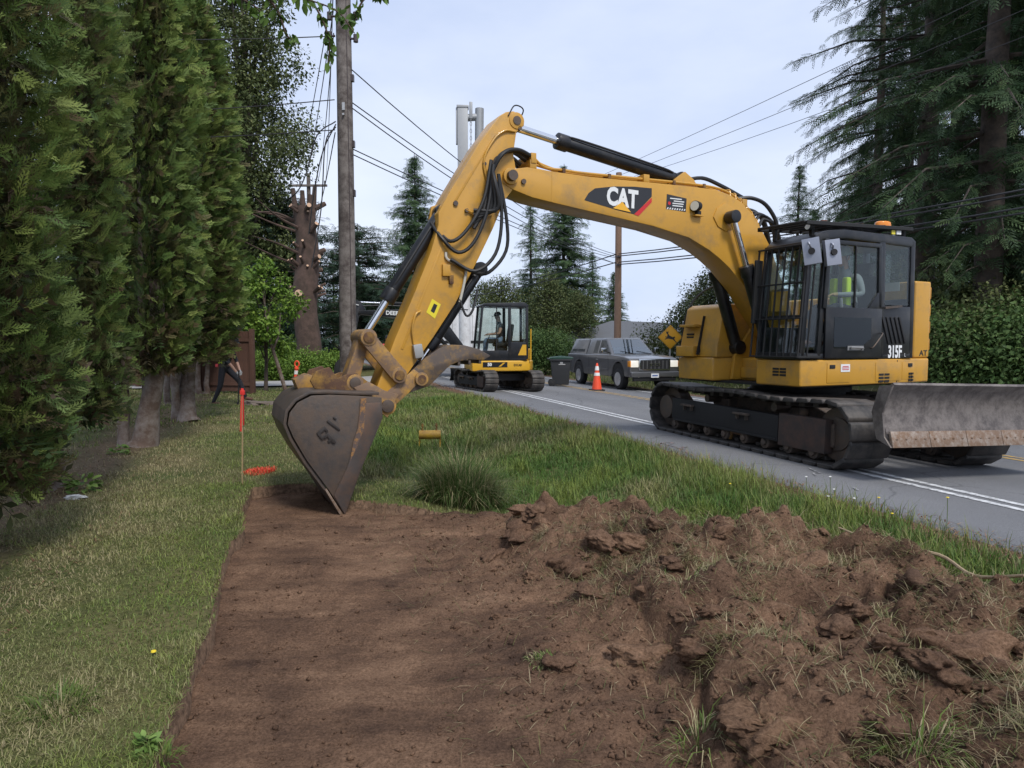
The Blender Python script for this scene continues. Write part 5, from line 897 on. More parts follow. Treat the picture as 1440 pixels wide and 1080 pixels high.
part('mark', BLK, ms, ('box', (-.03, -.222, 2.7), (.3, .004, .03)))
# ---- white work truck behind it
wt = thing('white_work_truck', 'white box work truck parked behind the compact excavator', 'truck', (-2.4, 30, 0), R(12))
part('box_body', MWH, wt, ('box', (.6, 0, 2.0), (4.2, 2.2, 1.9)), bevel=.05); part('chassis', BLKM, wt, ('box', (0, 0, .75), (6.2, 1.0, .25)))
cb = part('cab', MWH, wt, ('prism', [(-3.2, .6), (-3.25, 1.3), (-2.9, 1.5), (-2.5, 2.3), (-1.6, 2.35), (-1.6, .6)], -1.05, 1.05), bevel=.06); part('windscreen', DGLASS, cb, ('prism', [(-2.9, 1.54), (-2.53, 2.25), (-2.55, 2.27), (-2.94, 1.56)], -.95, .95)); part('side_window', DGLASS, cb, ('prism', [(-2.6, 1.55), (-2.4, 2.2), (-1.75, 2.2), (-1.75, 1.55)], -1.058, -1.05))
for k in range(5): part('locker_seam', GREY, wt, ('box', (-1.2+.85*k, -1.102, 1.9), (.015, .006, 1.5)))
part('dark_band', BLKM, wt, ('box', (.6, -1.103, 1.5), (4.0, .008, .12)))
for x in (-2.4, 1.6):
    for s in (-1, 1): wheel(x, s*.9, .45, .3, wt, s)
# ---- white car among the brambles
vc = thing('white_car', 'white car parked beyond the brambles near the lopped tree', 'car', (-11.3, 40.5, .1), R(20))
part('body', MWH, vc, ('prism', [(2.2, .35), (2.25, .7), (1.2, .95), (-2.1, .98), (-2.2, .4), (-1.9, .3)] + arch(-1.3, .38, .3) + arch(1.35, .38, .3)+[(2.0, .3)], -.86, .86), bevel=.06, seg=3)
mb = MB(); frustum(mb, .94, (-2.0, .95, .8), 1.55, (-1.4, .2, .62)); obj('cabin', mb, DGLASS, vc, bevel=.06, seg=3)
part('roof', MWH, vc, ('box', (-.6, 0, 1.55), (1.5, 1.2, .05)), bevel=.02)
for s in (1, -1):
    for x in (1.35, -1.3): wheel(x, s*.76, .32, .22, vc, s)
# ================================================================== HOUSES AND FENCES
hs = thing('grey_roofed_house', 'white sided house with grey shingle hip roof beyond the road', 'house', (9.3, 46, 0), R(-12))
SID = mat('white_siding', (.62, .62, .6), .7, var=.06); SHG = mat('grey_shingles', (.12, .125, .135), .9, var=.35, scale=14, bump=.5, bscale=25)
part('wall', SID, hs, ('b2', (-6, -4, -.3), (5.4, 4, 1.5)), ('b2', (1.5, -6.5, -.3), (5.4, -4.002, 1.5)))
for k in range(9): part('siding_board', SID, hs, ('box', (3.45, -6.515, .0+.17*k), (3.9, .03, .16)), bevel=.004)
rf = MB(); rf.add([(-6.5, -4.5, 1.45), (5.9, -4.5, 1.45), (5.9, 4.5, 1.45), (-6.5, 4.5, 1.45), (-2.6, 0, 2.95), (2.2, 0, 2.75)], [(0, 1, 5, 4), (1, 2, 5), (2, 3, 4, 5), (3, 0, 4), (0, 3, 2, 1)])
roof = obj('roof', rf, SHG, hs); rf = MB(); rf.add([(1.1, -7, 1.46), (5.8, -7, 1.46), (3.45, -7, 2.35), (1.1, -3, 1.46), (5.8, -3, 1.46), (3.45, -2.2, 2.35)], [(0, 1, 2), (0, 2, 5, 3), (1, 4, 5, 2), (0, 3, 4, 1), (3, 5, 4)]); obj('gable_roof', rf, SHG, roof)
part('fascia', mat('fascia_white', (.7, .7, .69), .6), roof, ('beam', (1.05, -7.03, 1.43), (3.45, -7.03, 2.35), .06, .18, (0, 1, 0)), ('beam', (5.85, -7.03, 1.43), (3.45, -7.03, 2.35), .06, .18, (0, 1, 0))); part('roof_vent', BLKM, roof, ('cyl', (2.0, -.5, 2.5), (2.0, -.5, 3.1), .06))
wn = part('window', mat('window_trim', (.7, .7, .7), .6), hs, ('box', (3.4, -6.54, .7), (1.3, .06, 1.0)), bevel=.01); part('pane', DGLASS, wn, ('box', (3.4, -6.575, .7), (1.14, .02, .84)))
FEN = mat('brown_fence_wood', (.085, .04, .026), .85, var=.35, scale=4, bump=.4, bscale=20)
def fence(name, label, P, h, bw=.14, gap=.006):
    x0, y0 = P[0]; t = thing(name, label, 'fence', (x0, y0, 0)); d = Vector((P[1][0]-x0, P[1][1]-y0)); L_ = d.length; d.normalize()
    zf = lambda s: float(zland(*OA(x0+d.x*s, y0+d.y*s)))
    ang = math.atan2(d.y, d.x); me = None
    for k in range(int(L_/(bw+gap))):
        s = (k+.5)*(bw+gap); hh = h+rng.uniform(-.015, .015)
        if me is None: b = part('board', FEN, t, ('box', (0, 0, 0), (bw, .02, h)), bevel=.004, seg=1); me = b.data
        else: b = link('board', me, None, t)
        b.location = (d.x*s, d.y*s, zf(s)+.06+hh/2); b.rotation_euler = (0, 0, ang)
    for s in np.arange(0, L_+.1, 2.4): part('post', FEN, t, ('box', (d.x*s, d.y*s, zf(s)+h/2+.05), (.13, .13, h+.18), {'rz': ang}), bevel=.008)
    for z in (.3, h-.2): part('rail', FEN, t, ('beam', (-d.y*.03, d.x*.03, zf(0)+z), (d.x*L_-d.y*.03, d.y*L_+d.x*.03, zf(L_)+z), .04, .09))
    return t
fence('wooden_fence', 'tall brown board fence ending at a post beside the bending worker', [(-7.95, 20.9), (-10.4, 21.2)], 1.85)
fence('wooden_fence', 'low brown board fence glimpsed behind the hedge trunks', [(-10.8, 22.6), (-20, 27)], 1.15)
# ================================================================== VEGETATION
FOL = mat('foliage', (1, 1, 1), .6, attr='col', spec=.2, trans=.18)
BARK = mat('conifer_bark', (.10, .075, .06), .95, var=.4, scale=7, bump=1., bscale=14, dirt=(.05, .04, .035), dirtamt=.4, dscale=5.)
BARKG = mat('grey_cedar_bark', (.24, .205, .18), .95, var=.35, scale=9, bump=1., bscale=22, dirt=(.12, .08, .06), dirtamt=.45, dscale=4.)
BARKR = mat('reddish_bark', (.105, .066, .052), .95, var=.45, scale=5, bump=1., bscale=10, dirt=(.06, .04, .03), dirtamt=.4, dscale=3.)
def unit(v): return v/np.maximum(np.linalg.norm(v, axis=-1, keepdims=True), 1e-9)
def scatter(T, TF, pos, ax, nrm, sc, col, tipcol=None):
    """place template T (k,3; x along ax, z along nrm) at pos"""
    ax = unit(ax); nrm = unit(nrm-ax*(nrm*ax).sum(-1, keepdims=True)); y = np.cross(nrm, ax)
    sc = np.asarray(sc).reshape(len(pos), -1)
    if sc.shape[1] == 1: sc = np.repeat(sc, 3, 1)
    V = pos[:, None]+T[None, :, 0:1]*ax[:, None]*sc[:, None, 0:1]+T[None, :, 1:2]*y[:, None]*sc[:, None, 1:2]+T[None, :, 2:3]*nrm[:, None]*sc[:, None, 2:3]
    n, k = len(pos), len(T); F = (TF[None]+k*np.arange(n)[:, None, None]).reshape(-1, 3)
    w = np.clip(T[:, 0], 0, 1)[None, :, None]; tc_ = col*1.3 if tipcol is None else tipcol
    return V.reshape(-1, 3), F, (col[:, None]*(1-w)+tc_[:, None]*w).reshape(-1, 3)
def frond(nb, sub=True, ang=42, ln=.42, wd=.05):
    V = []; F = []
    def tri(*p): i = len(V); V.extend(p); F.append((i, i+1, i+2))
    tri((0, -.012, 0), (0, .012, 0), (1, 0, .06))
    for k in range(nb):
        t = .12+.8*k/nb
        for s in (-1, 1):
            l = ln*(1-.55*t)*(.85+.3*((k*7+s*3) % 5)/5); a = R(ang-12*t); dx, dy = math.cos(a), s*math.sin(a); b = np.array([t, 0, .02*math.sin(k)]); zt = -.06*l*6*.2
            e = b+np.array([dx*l, dy*l, zt]); m = b+np.array([dx*l*.55, dy*l*.55, zt*.3]); p = np.array([-dy, dx, 0])*wd*.5
            tri(b, m+p, m-p); tri(m-p, m+p, e)
            if sub:
                for q, sg_ in ((.4, 1), (.62, -1)):
                    c = b+np.array([dx*l*q, dy*l*q, zt*.3]); a2 = a*s+sg_*R(38); e2 = c+np.array([math.cos(a2), math.sin(a2), -.03])*l*.42; p2 = np.array([-math.sin(a2), math.cos(a2), 0])*wd*.42
                    tri(c-p2, c+p2, e2)
    return np.array(V, float), np.array(F)
FH, FHF = frond(6, True, 38, .40, .052); FL, FLF = frond(6, False, 40, .44, .085); FM, FMF = frond(4, False, 52, .36, .09); FN, FNF = frond(6, False, 50, .36, .055)
RH = np.array([(0, 0, 0), (.45, -.32, .05), (1, 0, -.05), (.45, .32, .05)], float); RHF = np.array([(0, 1, 2), (0, 2, 3)])
# ---------------- arborvitae hedge
GA, GB, GC, GD = [np.array(c) for c in ((.09, .148, .038), (.175, .215, .056), (.042, .072, .025), (.115, .075, .046))]
def arbor_crown(seed, n, hgt, Rm, T, TF, size, z0=.45, brown=.1):
    g = np.random.default_rng(seed); z = z0+(hgt-z0)*g.random(n)**1.05; th = g.uniform(0, 2*np.pi, n)
    prof = np.interp(z/hgt, [0, .05, .14, .3, .6, .85, 1], [.5, .62, .86, 1, .92, .62, .08])
    lump = 1+.26*fbm(np.cos(th)*1.6+seed, np.sin(th)*1.6, z*.85, o=3, s=seed)
    # upright folds in the surface
    fold = 1.04-.38*np.abs(vnoise(np.cos(th)*3+seed*2, np.sin(th)*3, z*.35, seed+5))
    rr = Rm*prof*lump*fold; u = g.random(n); dep = 1-.5*u**2.2
    r = rr*dep; rad = np.stack([np.cos(th), np.sin(th), np.zeros(n)], -1); up = np.array([0, 0, 1.])
    el = g.normal(.35, .5, n)
    ax = rad*np.cos(el)[:, None]+up*np.sin(el)[:, None]+g.normal(0, .35, (n, 3)); tang = np.stack([-np.sin(th), np.cos(th), np.zeros(n)], -1)
    nr = tang+g.normal(0, .6, (n, 3)); pos = rad*r[:, None]; pos[:, 2] = z
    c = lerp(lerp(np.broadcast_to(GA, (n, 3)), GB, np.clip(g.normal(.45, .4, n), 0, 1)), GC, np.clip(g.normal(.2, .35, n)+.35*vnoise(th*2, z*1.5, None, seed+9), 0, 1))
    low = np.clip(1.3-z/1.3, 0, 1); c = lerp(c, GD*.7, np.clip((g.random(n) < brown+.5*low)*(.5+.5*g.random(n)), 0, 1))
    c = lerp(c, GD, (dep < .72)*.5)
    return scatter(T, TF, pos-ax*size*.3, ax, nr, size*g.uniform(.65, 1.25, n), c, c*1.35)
def inner_twigs(seed, n, hgt, Rm):
    g = np.random.default_rng(seed); z = .5+(hgt-.8)*g.random(n); th = g.uniform(0, 6.28, n); r = Rm*g.random(n)**.6*np.interp(z/hgt, [0, .2, .7, 1], [.8, 1, .8, .1]); rad = np.stack([np.cos(th), np.sin(th), np.zeros(n)], -1); pos = rad*r[:, None]; pos[:, 2] = z
    c = lerp(np.broadcast_to(GD*.6, (n, 3)), GC*.8, g.random(n)); return scatter(FM, FMF, pos, rad+g.normal(0, .6, (n, 3)), g.normal(0, 1, (n, 3)), .5*g.uniform(.7, 1.2, n), c, c)
def stems(seed, n, hgt, spread, r0, m, parent, name='trunk', lean=.25):
    g = random.Random(seed)
    for k in range(n):
        a = g.uniform(0, 6.28); b = spread*g.uniform(.2, 1) if n > 1 else 0; P = []; rd = []
        for t in (0, .03, .08, .18, .4, .7, 1): P.append((b*math.cos(a)*(1+t*lean)+g.uniform(-.03, .03), b*math.sin(a)*(1+t*lean)+g.uniform(-.03, .03), -.08+t*hgt)); rd.append(r0*g.uniform(.85, 1.1)*(1.6 if t == 0 else 1.12 if t < .06 else 1-.75*t))
        part(name, m, parent, ('tube', P, r0, 9, True, rd), smooth=60)
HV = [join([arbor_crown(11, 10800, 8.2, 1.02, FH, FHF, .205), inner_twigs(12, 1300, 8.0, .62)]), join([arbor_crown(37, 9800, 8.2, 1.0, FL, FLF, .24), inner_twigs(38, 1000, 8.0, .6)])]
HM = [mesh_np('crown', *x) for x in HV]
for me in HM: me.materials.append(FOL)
hl = ['nearest arborvitae to the photographer, dense dark skirt reaching the ground', 'large arborvitae hedge tree with dark hollow skirt beside the white stone', 'arborvitae hedge tree next beyond the one beside the white stone', 'arborvitae hedge tree with leaning pale trunk showing below its skirt', 'arborvitae hedge tree just before the bending worker', 'arborvitae hedge tree just beyond the bending worker', 'last arborvitae of the hedge before the gravel drive']
for i, (o, a, v, s, ns) in enumerate([(-2.65, 3.6, 0, 1.0, 5), (-2.5, 6.1, 0, .97, 5), (-2.6, 8.8, 0, .92, 4), (-2.25, 12.0, 1, .95, 3), (-2.1, 15.2, 1, 1.22, 3), (-2.75, 19.2, 1, 1.05, 3), (-2.7, 22.8, 1, 1.05, 3)]):
    p = W(o, a); t = thing('arborvitae', hl[i], 'tree', (p.x, p.y, float(zland(o, a))), i*1.9, 'arborvitae hedge beside the lawn')
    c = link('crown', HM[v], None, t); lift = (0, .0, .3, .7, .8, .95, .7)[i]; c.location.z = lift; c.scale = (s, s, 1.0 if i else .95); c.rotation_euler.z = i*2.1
    stems(50+i, ns, 4.5, .3, .085, BARKG, t, lean=.5)
    if i in (3, 4): part('trunk', BARKG, t, ('tube', [(.0, -.05, -.06), (.02, 0, .1), (.1, .03, .6), (.25, .08, 1.3), (.3, .1, 2.6)], .15, 12, True, [.26, .2, .15, .13, .1]), smooth=60)
# dead inner skirt of the two nearest
# ---------------- conifers
CA, CB, CC, CD = [np.array(c) for c in ((.040, .075, .033), (.075, .115, .043), (.022, .042, .024), (.085, .07, .042))]
def conifer(seed, H, rad, base=.12, whorl=.5, nb=6, droop=.35, dens=.2, tw=.42, pal=(CA, CB, CC), shape=1., gap=.1, dead=.0, T=None):
    g = np.random.default_rng(seed); P = []; AX = []; NR = []; SC = []; CO = []; limbs = MB(); z = H*base; zs = []
    while z < H*.985: zs.append(z); z += whorl*(1.25-.75*z/H)*g.uniform(.8, 1.2)
    for z in zs:
        f = 1-(z-H*base)/(H*(1-base)); L0 = rad*(f**(.75*shape)+.04)*min(1, .55+(1-f)*3.2)
        for b in range(nb):
            if g.random() < gap: continue
            a = g.uniform(0, 6.28); L_ = L0*g.uniform(.55, 1.15); n = max(3, int(L_/dens)); t = np.linspace(.14, 1, n)
            el = .25*(1-f)+.05-droop*.25; d = np.array([math.cos(a), math.sin(a), 0]); s = L_*t
            pts = d[None]*s[:, None]; pts[:, 2] = z+s*el-droop*L_*.55*t**2+.12*L_*np.maximum(0, t-.75)**1.0
            bx_ = .1*L_*g.normal()*t**2; pts[:, 0] -= d[1]*bx_; pts[:, 1] += d[0]*bx_
            if L_ > 1.: limbs.tube([(0, 0, z-.05*L_), tuple(pts[n//2]), tuple(pts[-1])], .02, 4, False, [.012*L_+.012, .012*L_*.6, .006])
            sd_ = np.array([-d[1], d[0], 0]); tl = tw*(1.15-.55*t)*min(1.3, .5+L_*.3)
            for k in (-1, 1, 0):
                m = n if k else max(2, n//2); q = g.integers(0, n, m) if not k else np.arange(n)
                ax = d[None]*(.75 if k else .3)+k*sd_[None]*.8+np.array([0, 0, -.28-droop*.5-(.6 if not k else 0)])[None]+g.normal(0, .22, (m, 3))
                P.append(pts[q]+g.normal(0, .04, (m, 3))); AX.append(ax); NR.append(np.broadcast_to([0, 0, 1.], (m, 3))+g.normal(0, .4, (m, 3))); SC.append(tl[q]*g.uniform(.7, 1.3, m))
                cc = lerp(lerp(np.broadcast_to(pal[0], (m, 3)), pal[1], np.clip(t[q]*.8+g.normal(0, .3, m)-.1, 0, 1)), pal[2], np.clip(g.normal(.25, .3, m), 0, 1))
                if dead: cc = lerp(cc, CD, (g.random(m) < dead*.5)*.8)
                CO.append(cc)
    P, AX, NR, SC, CO = map(np.concatenate, (P, AX, NR, SC, CO))
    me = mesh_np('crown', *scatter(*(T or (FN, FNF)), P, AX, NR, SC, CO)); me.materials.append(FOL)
    r0 = H*.0115+.05; tr = MB().tube([(0, 0, -.3), (0, 0, .3), (.05, .03, H*.3), (0, .05, H*.65), (0, 0, H)], r0, 10, True, [r0*1.5, r0*1.1, r0*.85, r0*.45, .02])
    return me, tr, limbs
def broadleaf(seed, H, rad, n, leaf, pal, base=.25, blobs=14, trunk_r=.12, zs=1.):
    g = np.random.default_rng(seed); B = []
    for k in range(blobs):
        t = (k+.5)/blobs; z = H*(base+(1-base)*t**.9*.92); f = math.sin(math.pi*min(1, .18+.8*t))**.7; a = k*2.4+g.uniform(-.4, .4); r = rad*f*g.uniform(.25, .75)
        B.append((r*math.cos(a), r*math.sin(a), z, rad*g.uniform(.3, .52)*(.6+.5*f)))
    B = np.array(B); w = B[:, 3]**2; q = g.choice(len(B), n, p=w/w.sum()); v = unit(g.normal(size=(n, 3))); u = g.random(n)**.45
    lump = 1+.4*fbm(v[:, 0]*2+q, v[:, 1]*2, v[:, 2]*2, o=2, s=seed)
    pos = B[q, :3]+v*(B[q, 3]*u*lump)[:, None]*np.array([1, 1, .8*zs]); 
    ax = v*.6+g.normal(0, .7, (n, 3))+np.array([0, 0, -.35]); nr = v*.5+np.array([0, 0, .9])+g.normal(0, .5, (n, 3))
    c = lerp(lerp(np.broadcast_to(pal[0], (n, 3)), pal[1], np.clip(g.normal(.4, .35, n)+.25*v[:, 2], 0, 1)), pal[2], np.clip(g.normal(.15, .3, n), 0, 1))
    me = mesh_np('crown', *scatter(RH, RHF, pos, ax, nr, leaf*g.uniform(.6, 1.3, n), c, c*1.1)); me.materials.append(FOL)
    tr = MB().tube([(0, 0, -.25), (.03, 0, .2), (.08, .05, H*.35), (0, .1, H*.9)], .1, 9, True, [trunk_r*1.6, trunk_r*1.1, trunk_r*.8, trunk_r*.15]); limbs = MB()
    for x, y, z, r in B: limbs.tube([(.04, .03, max(.1, z*.55)), (x*.5, y*.5, z*.8), (x, y, z)], .02, 5, True, [trunk_r*.5, trunk_r*.3, .012])
    return me, tr, limbs
TREES = {}
def plant(kind, label, px, dep, s=1., rz=None, cat='tree', group=None, name=None, bark=BARK, dz=0., sxy=None):
    x = (px-720)/960*dep; y = dep; o, a = OA(x, y); z = float(zland(o, a))+dz
    me, tr, lb, nm = TREES[kind]; t = thing(name or nm, label, cat, (x, y, z), rng.uniform(0, 6.28) if rz is None else rz, group)
    t.scale = (sxy or s, sxy or s, s)
    if isinstance(tr, MB): tr = obj('trunk', tr, bark, t, smooth=60); lb = obj('limbs', lb, bark, t, smooth=60) if lb.f else None; TREES[kind] = (me, tr, lb, nm)
    else: link('trunk', tr.data, None, t); lb and link('limbs', lb.data, None, t)
    link('crown', me, None, t); return t
def add(kind, nm, *r): TREES[kind] = (*r, nm)
add('fir', 'conifer', *conifer(1, 24, 4.4, .2, .62, 6, .5, .155, .47, gap=.2, shape=.8))
add('fir2', 'conifer', *conifer(2, 22, 4.0, .15, .58, 6, .65, .155, .47, gap=.22, shape=.7))
add('spruce', 'conifer', *conifer(3, 15, 3.9, .04, .42, 9, .35, .2, .72, pal=(CA*1.35, CB*1.25, CC*1.3), T=(FM, FMF)))
add('spruce2', 'conifer', *conifer(4, 12, 2.7, .06, .42, 8, .4, .2, .62, pal=(CA*1.5, CB*1.4, CC*1.5), gap=.2, T=(FM, FMF)))
add('cedar', 'dark_cedar', *conifer(5, 7.5, 3.4, .12, .3, 8, .35, .17, .5, pal=(CA*.8, np.array((.035, .065, .048)), CC*.7), shape=.45, T=(FM, FMF)))
PG = (np.array((.06, .115, .032)), np.array((.11, .165, .05)), np.array((.03, .06, .02)))
PB = (np.array((.12, .22, .03)), np.array((.20, .29, .05)), np.array((.06, .12, .02)))
PO = (np.array((.075, .10, .035)), np.array((.13, .145, .055)), np.array((.035, .055, .022)))
add('alder', 'broadleaf_tree', *broadleaf(6, 22, 3.3, 56000, .165, (PO[0]*1.1, PO[1]*1.15, PO[2]), .08, 34, .28))
add('maple', 'maple_sapling', *broadleaf(7, 4.6, 1.15, 4200, .13, PB, .3, 12, .06))
add('bush', 'shrub', *broadleaf(8, 2.4, 1.7, 9000, .1, PG, .1, 14, .05)); add('bush2', 'shrub', *broadleaf(9, 3.2, 2., 9000, .11, PO, .08, 16, .06))
add('bramble', 'bramble_bush', *broadleaf(10, 1.3, 1.6, 5000, .12, (PB[0]*.75, PB[1]*.85, PB[2]), .1, 12, .03)); add('tree', 'broadleaf_tree', *broadleaf(12, 8, 2.6, 11000, .17, PO, .12, 22, .14))
RG = 'tall conifers beyond the road'
for k, px, dp, s, lb in [('fir', 1292, 22, 1.05, 'tall conifer with bare grey trunk standing behind the excavator cab'), ('fir2', 1385, 17.5, 1.1, 'tall drooping conifer right behind the excavator counterweight'), ('fir', 1450, 21.5, 1.1, 'tall conifer behind the shrub bank past the blade'), ('fir2', 1520, 17, 1.1, 'tall drooping conifer past the end of the shrub bank'), ('fir', 1590, 22, 1.1, 'tall conifer farthest along the shrub bank'),
        ('fir2', 1225, 31, .95, 'drooping conifer at the open end of the conifer row'), ('fir', 1335, 31, 1.1, 'second row conifer behind the bare trunked conifer'), ('fir2', 1410, 30, 1.2, 'second row conifer behind the drooping conifer'), ('fir', 1490, 33, 1.2, 'second row conifer behind the shrub bank conifer'), ('fir2', 1270, 42, 1.2, 'far conifer glimpsed between the first two trunks'), ('fir', 1370, 44, 1.3, 'far conifer closing the gap in the second row'), ('spruce', 1180, 40, .6, 'small conifer at the open end of the conifer row'), ('spruce2', 1118, 40, .95, 'thin pale conifer rising above the boom foot'), ('spruce', 1210, 48, 1.0, 'far spruce behind the drooping conifer at the row end')]:
    plant(k, lb, px, dp, s, group=RG)
for k, px, dp, s, lb in [('spruce', 585, 56, 1.12, 'tall lone spruce behind the bucket cylinder'), ('spruce2', 746, 57, 1.08, 'slim spruce seen under the boom nose beside the broad tree'), ('spruce', 792, 52, .98, 'broad tall spruce behind the wheeled bin'), ('spruce2', 832, 50, .66, 'small spruce beside the broad spruce near the house'), ('spruce', 862, 54, .45, 'smallest spruce just left of the roadside pole'), ('tree', 705, 50, .85, 'yellow green broadleaf tree behind the compact excavator cab'), ('tree', 770, 46, .8, 'bushy broadleaf tree in front of the broad spruce'), ('tree', 640, 60, .9, 'broadleaf tree behind the lifting mast'), ('tree', 540, 58, .9, 'broadleaf tree at the foot of the lone spruce'), ('tree', 815, 44, .62, 'low broadleaf tree left of the grey roofed house'),
        ('alder', 352, 36, 1.08, 'very tall broadleaf tree behind the end of the hedge'), ('cedar', 392, 37, 1.3, 'dark layered cedar behind the lopped trunk'), ('cedar', 505, 37, 1.05, 'dark spreading cedar behind the wooden utility pole'), ('cedar', 560, 39, .7, 'small dark cedar behind the stick of the excavator'), ('maple', 372, 22.5, 1.0, 'bright green maple sapling in front of the lopped trunk'),
        ('tree', 1000, 31, .62, 'loose broadleaf tree beside the deer sign'), ('bush2', 960, 30, 1.0, 'olive shrub behind the deer sign post'), ('bush', 1030, 27, 1.0, 'green shrub behind the excavator fuel tank')]:
    plant(k, lb, px, dp, s)
SG = 'shrubs along the far road edge'
for i, (k, px, dp, s) in enumerate([('bush', 1340, 15.2, 1.0), ('bush2', 1400, 15.5, .9), ('bush', 1440, 14.2, 1.0), ('bush2', 1345, 19, 1.2), ('bush', 1500, 14.5, 1.1), ('bush2', 1420, 18.5, 1.3), ('bush', 1300, 22, 1.2), ('bush2', 1250, 26, 1.3), ('bush', 1180, 28, 1.1), ('bush2', 1120, 30, 1.0), ('bush', 1070, 30, .9), ('bush2', 1480, 19, 1.4)]):
    plant(k, 'dense mid green roadside shrub under the tall conifers' if k == 'bush' else 'taller olive green roadside shrub under the tall conifers', px, dp, s, cat='shrub', group=SG if k == 'bush' else 'olive shrubs along the far road edge')
for px, dp, s in [(745, 35, .95), (768, 36, 1.0), (792, 38, .9), (722, 37, .9)]: plant('bush', 'rounded green shrub behind the compact excavator and the bin', px, dp, s, cat='shrub', group='shrubs behind the compact excavator')
for px, dp, s in [(365, 30, .8), (395, 29.5, .9), (425, 29.2, .85), (452, 29.5, .8), (475, 31, .8), (345, 32, .9), (410, 32, 1.0)]: plant('bramble', 'low bright bramble bush around the lopped trunk', px, dp, s, cat='bramble', group='brambles round the lopped trunk')
for i, (k, px, dp, s) in enumerate([('tree', 100, 60, 1.2), ('spruce', 180, 70, 1.), ('tree', 240, 55, 1.2), ('tree', 300, 65, 1.2), ('tree', 420, 64, 1.1), ('spruce2', 470, 70, .9), ('tree', 500, 66, 1.), ('tree', 600, 80, 1.2), ('tree', 680, 80, 1.1), ('tree', 740, 80, 1.), ('tree', 1060, 62, 1.), ('tree', 980, 60, .75), ('spruce', 1140, 64, .9), ('tree', 1200, 60, 1.3), ('tree', 1300, 62, 1.5), ('tree', 1420, 60, 1.6), ('tree', -40, 50, 1.3), ('tree', 20, 58, 1.2)]):
    plant(k, 'distant tree in the far tree line closing the view', px, dp, s, group='far tree line')
# ---------------- lopped trunk
lt = thing('lopped_tree', 'thick reddish trunk with its limbs sawn off to pale stubs', 'tree', ((433-720)/960*31, 31, -.05)); lt.scale = (1.19,)*3
rd = [.62, .5, .46, .44, .46, .42, .4, .36, .3]; zz = [-.2, .2, 1.2, 2.4, 3.4, 4.4, 5.2, 5.8, 6.4]
tk = part('trunk', BARKR, lt, ('tube', [(.06*math.sin(z*1.7), .05*math.cos(z*1.3), z) for z in zz], .4, 14, True, rd), smooth=60)
CUT = mat('fresh_cut_wood', (.55, .36, .24), .85, var=.2, scale=30); g = random.Random(4)
for k in range(34):
    z = g.uniform(3.0, 6.5); a = g.uniform(0, 6.28); r = .045 if g.random() < .8 else .085; l = g.uniform(.12, .4); up = g.uniform(.1, .8)
    p = Vector((.36*math.cos(a), .36*math.sin(a), z)); q = p+Vector((math.cos(a)*l, math.sin(a)*l, up*l)); b = part('stub', BARKR, lt, ('cyl', p*1, q, r*1.3, r, {'n': 8})); d = (q-p).normalized(); part('cut_face', CUT, b, ('cyl', q-d*.002, q+d*.008, r*.96, {'n': 10}))
b = part('stub', BARKR, lt, ('cyl', (-.1, -.38, 3.05), (-.12, -.6, 3.1), .17, .15, {'n': 12})); part('cut_face', CUT, b, ('cyl', (-.12, -.6, 3.1), (-.121, -.612, 3.102), .145, {'n': 14}))
for k, (x, y) in enumerate(((-.12, .1), (.15, -.05), (-.02, -.15), (-.3, .0), (.22, .12))): part('top_stub', BARKR, lt, ('tube', [(x*.8, y*.8, 5.6), (x*1.2, y*1.2, 6.3), (x*1.5, y*1.5, 6.7+.12*k % .5)], .1, 8, True, [.16, .11, .08]))
for k in range(10):
    a = g.uniform(1.8, 4.6); z = g.uniform(3.2, 6.2); part('dead_branch', BARKR, lt, ('tube', [(.3*math.cos(a), .3*math.sin(a), z), (1.2*math.cos(a), 1.2*math.sin(a), z+.3), (2.4*math.cos(a+.2), 2.4*math.sin(a+.2), z+g.uniform(-.1, .8))], .04, 6, True, [.06, .035, .012]))
# bare leaning stem beside the sapling
ls = thing('bare_sapling', 'bare pale leaning stem beside the maple sapling', 'tree', (-7.75, 22.3, -.05)); part('trunk', BARKG, ls, ('tube', [(.35, 0, -.1), (.1, 0, .8), (-.2, .05, 1.8), (-.35, .1, 3.0)], .05, 8, True, [.07, .06, .045, .02])); part('limb', BARKG, ls, ('tube', [(-.05, 0, 1.3), (.15, 0, 1.8), (.2, .05, 2.5)], .03, 7, True, [.04, .03, .015]))
# ---------------- leafy branch hanging over the lawn
ob = thing('overhanging_branch', 'thin leafy branch hanging in from above the utility pole', 'branch', (-3.3, 6.2, 4.9)); g = np.random.default_rng(77)
def pt(px, py, dep): return np.array([(px-720)/960*dep, dep, 1.5+(481-py)/960*dep])-np.array([-3.3, 6.2, 4.9])
tw_ = [[(180, -90), (290, -40), (370, -8), (430, 12), (480, 30), (505, 60)], [(340, -50), (420, -12), (455, 30), (470, 70), (468, 100)], [(370, -8), (400, 30), (412, 62), (425, 72)], [(430, -60), (500, -20), (540, 4), (545, 8)], [(300, -20), (340, 8), (370, 25), (380, 38)], [(420, -12), (520, -6), (512, 25), (500, 45)], [(180, -60), (250, -20), (300, 10)]]
lp, la = [], []
for i, P in enumerate(tw_):
    Q = [pt(px, py, 5.6+.15*i) for px, py in P]; part('twig', BARKR, ob, ('tube', [tuple(q) for q in Q], .006, 5, True, [.012-.0016*j for j in range(len(Q))]))
    for j in range(len(Q)-1):
        for t in g.random(13 if j else 6): lp.append(Q[j]*(1-t)+Q[j+1]*t+g.normal(0, .02, 3)); la.append(g.normal(0, .5, 3)+[0, 0, -.8])
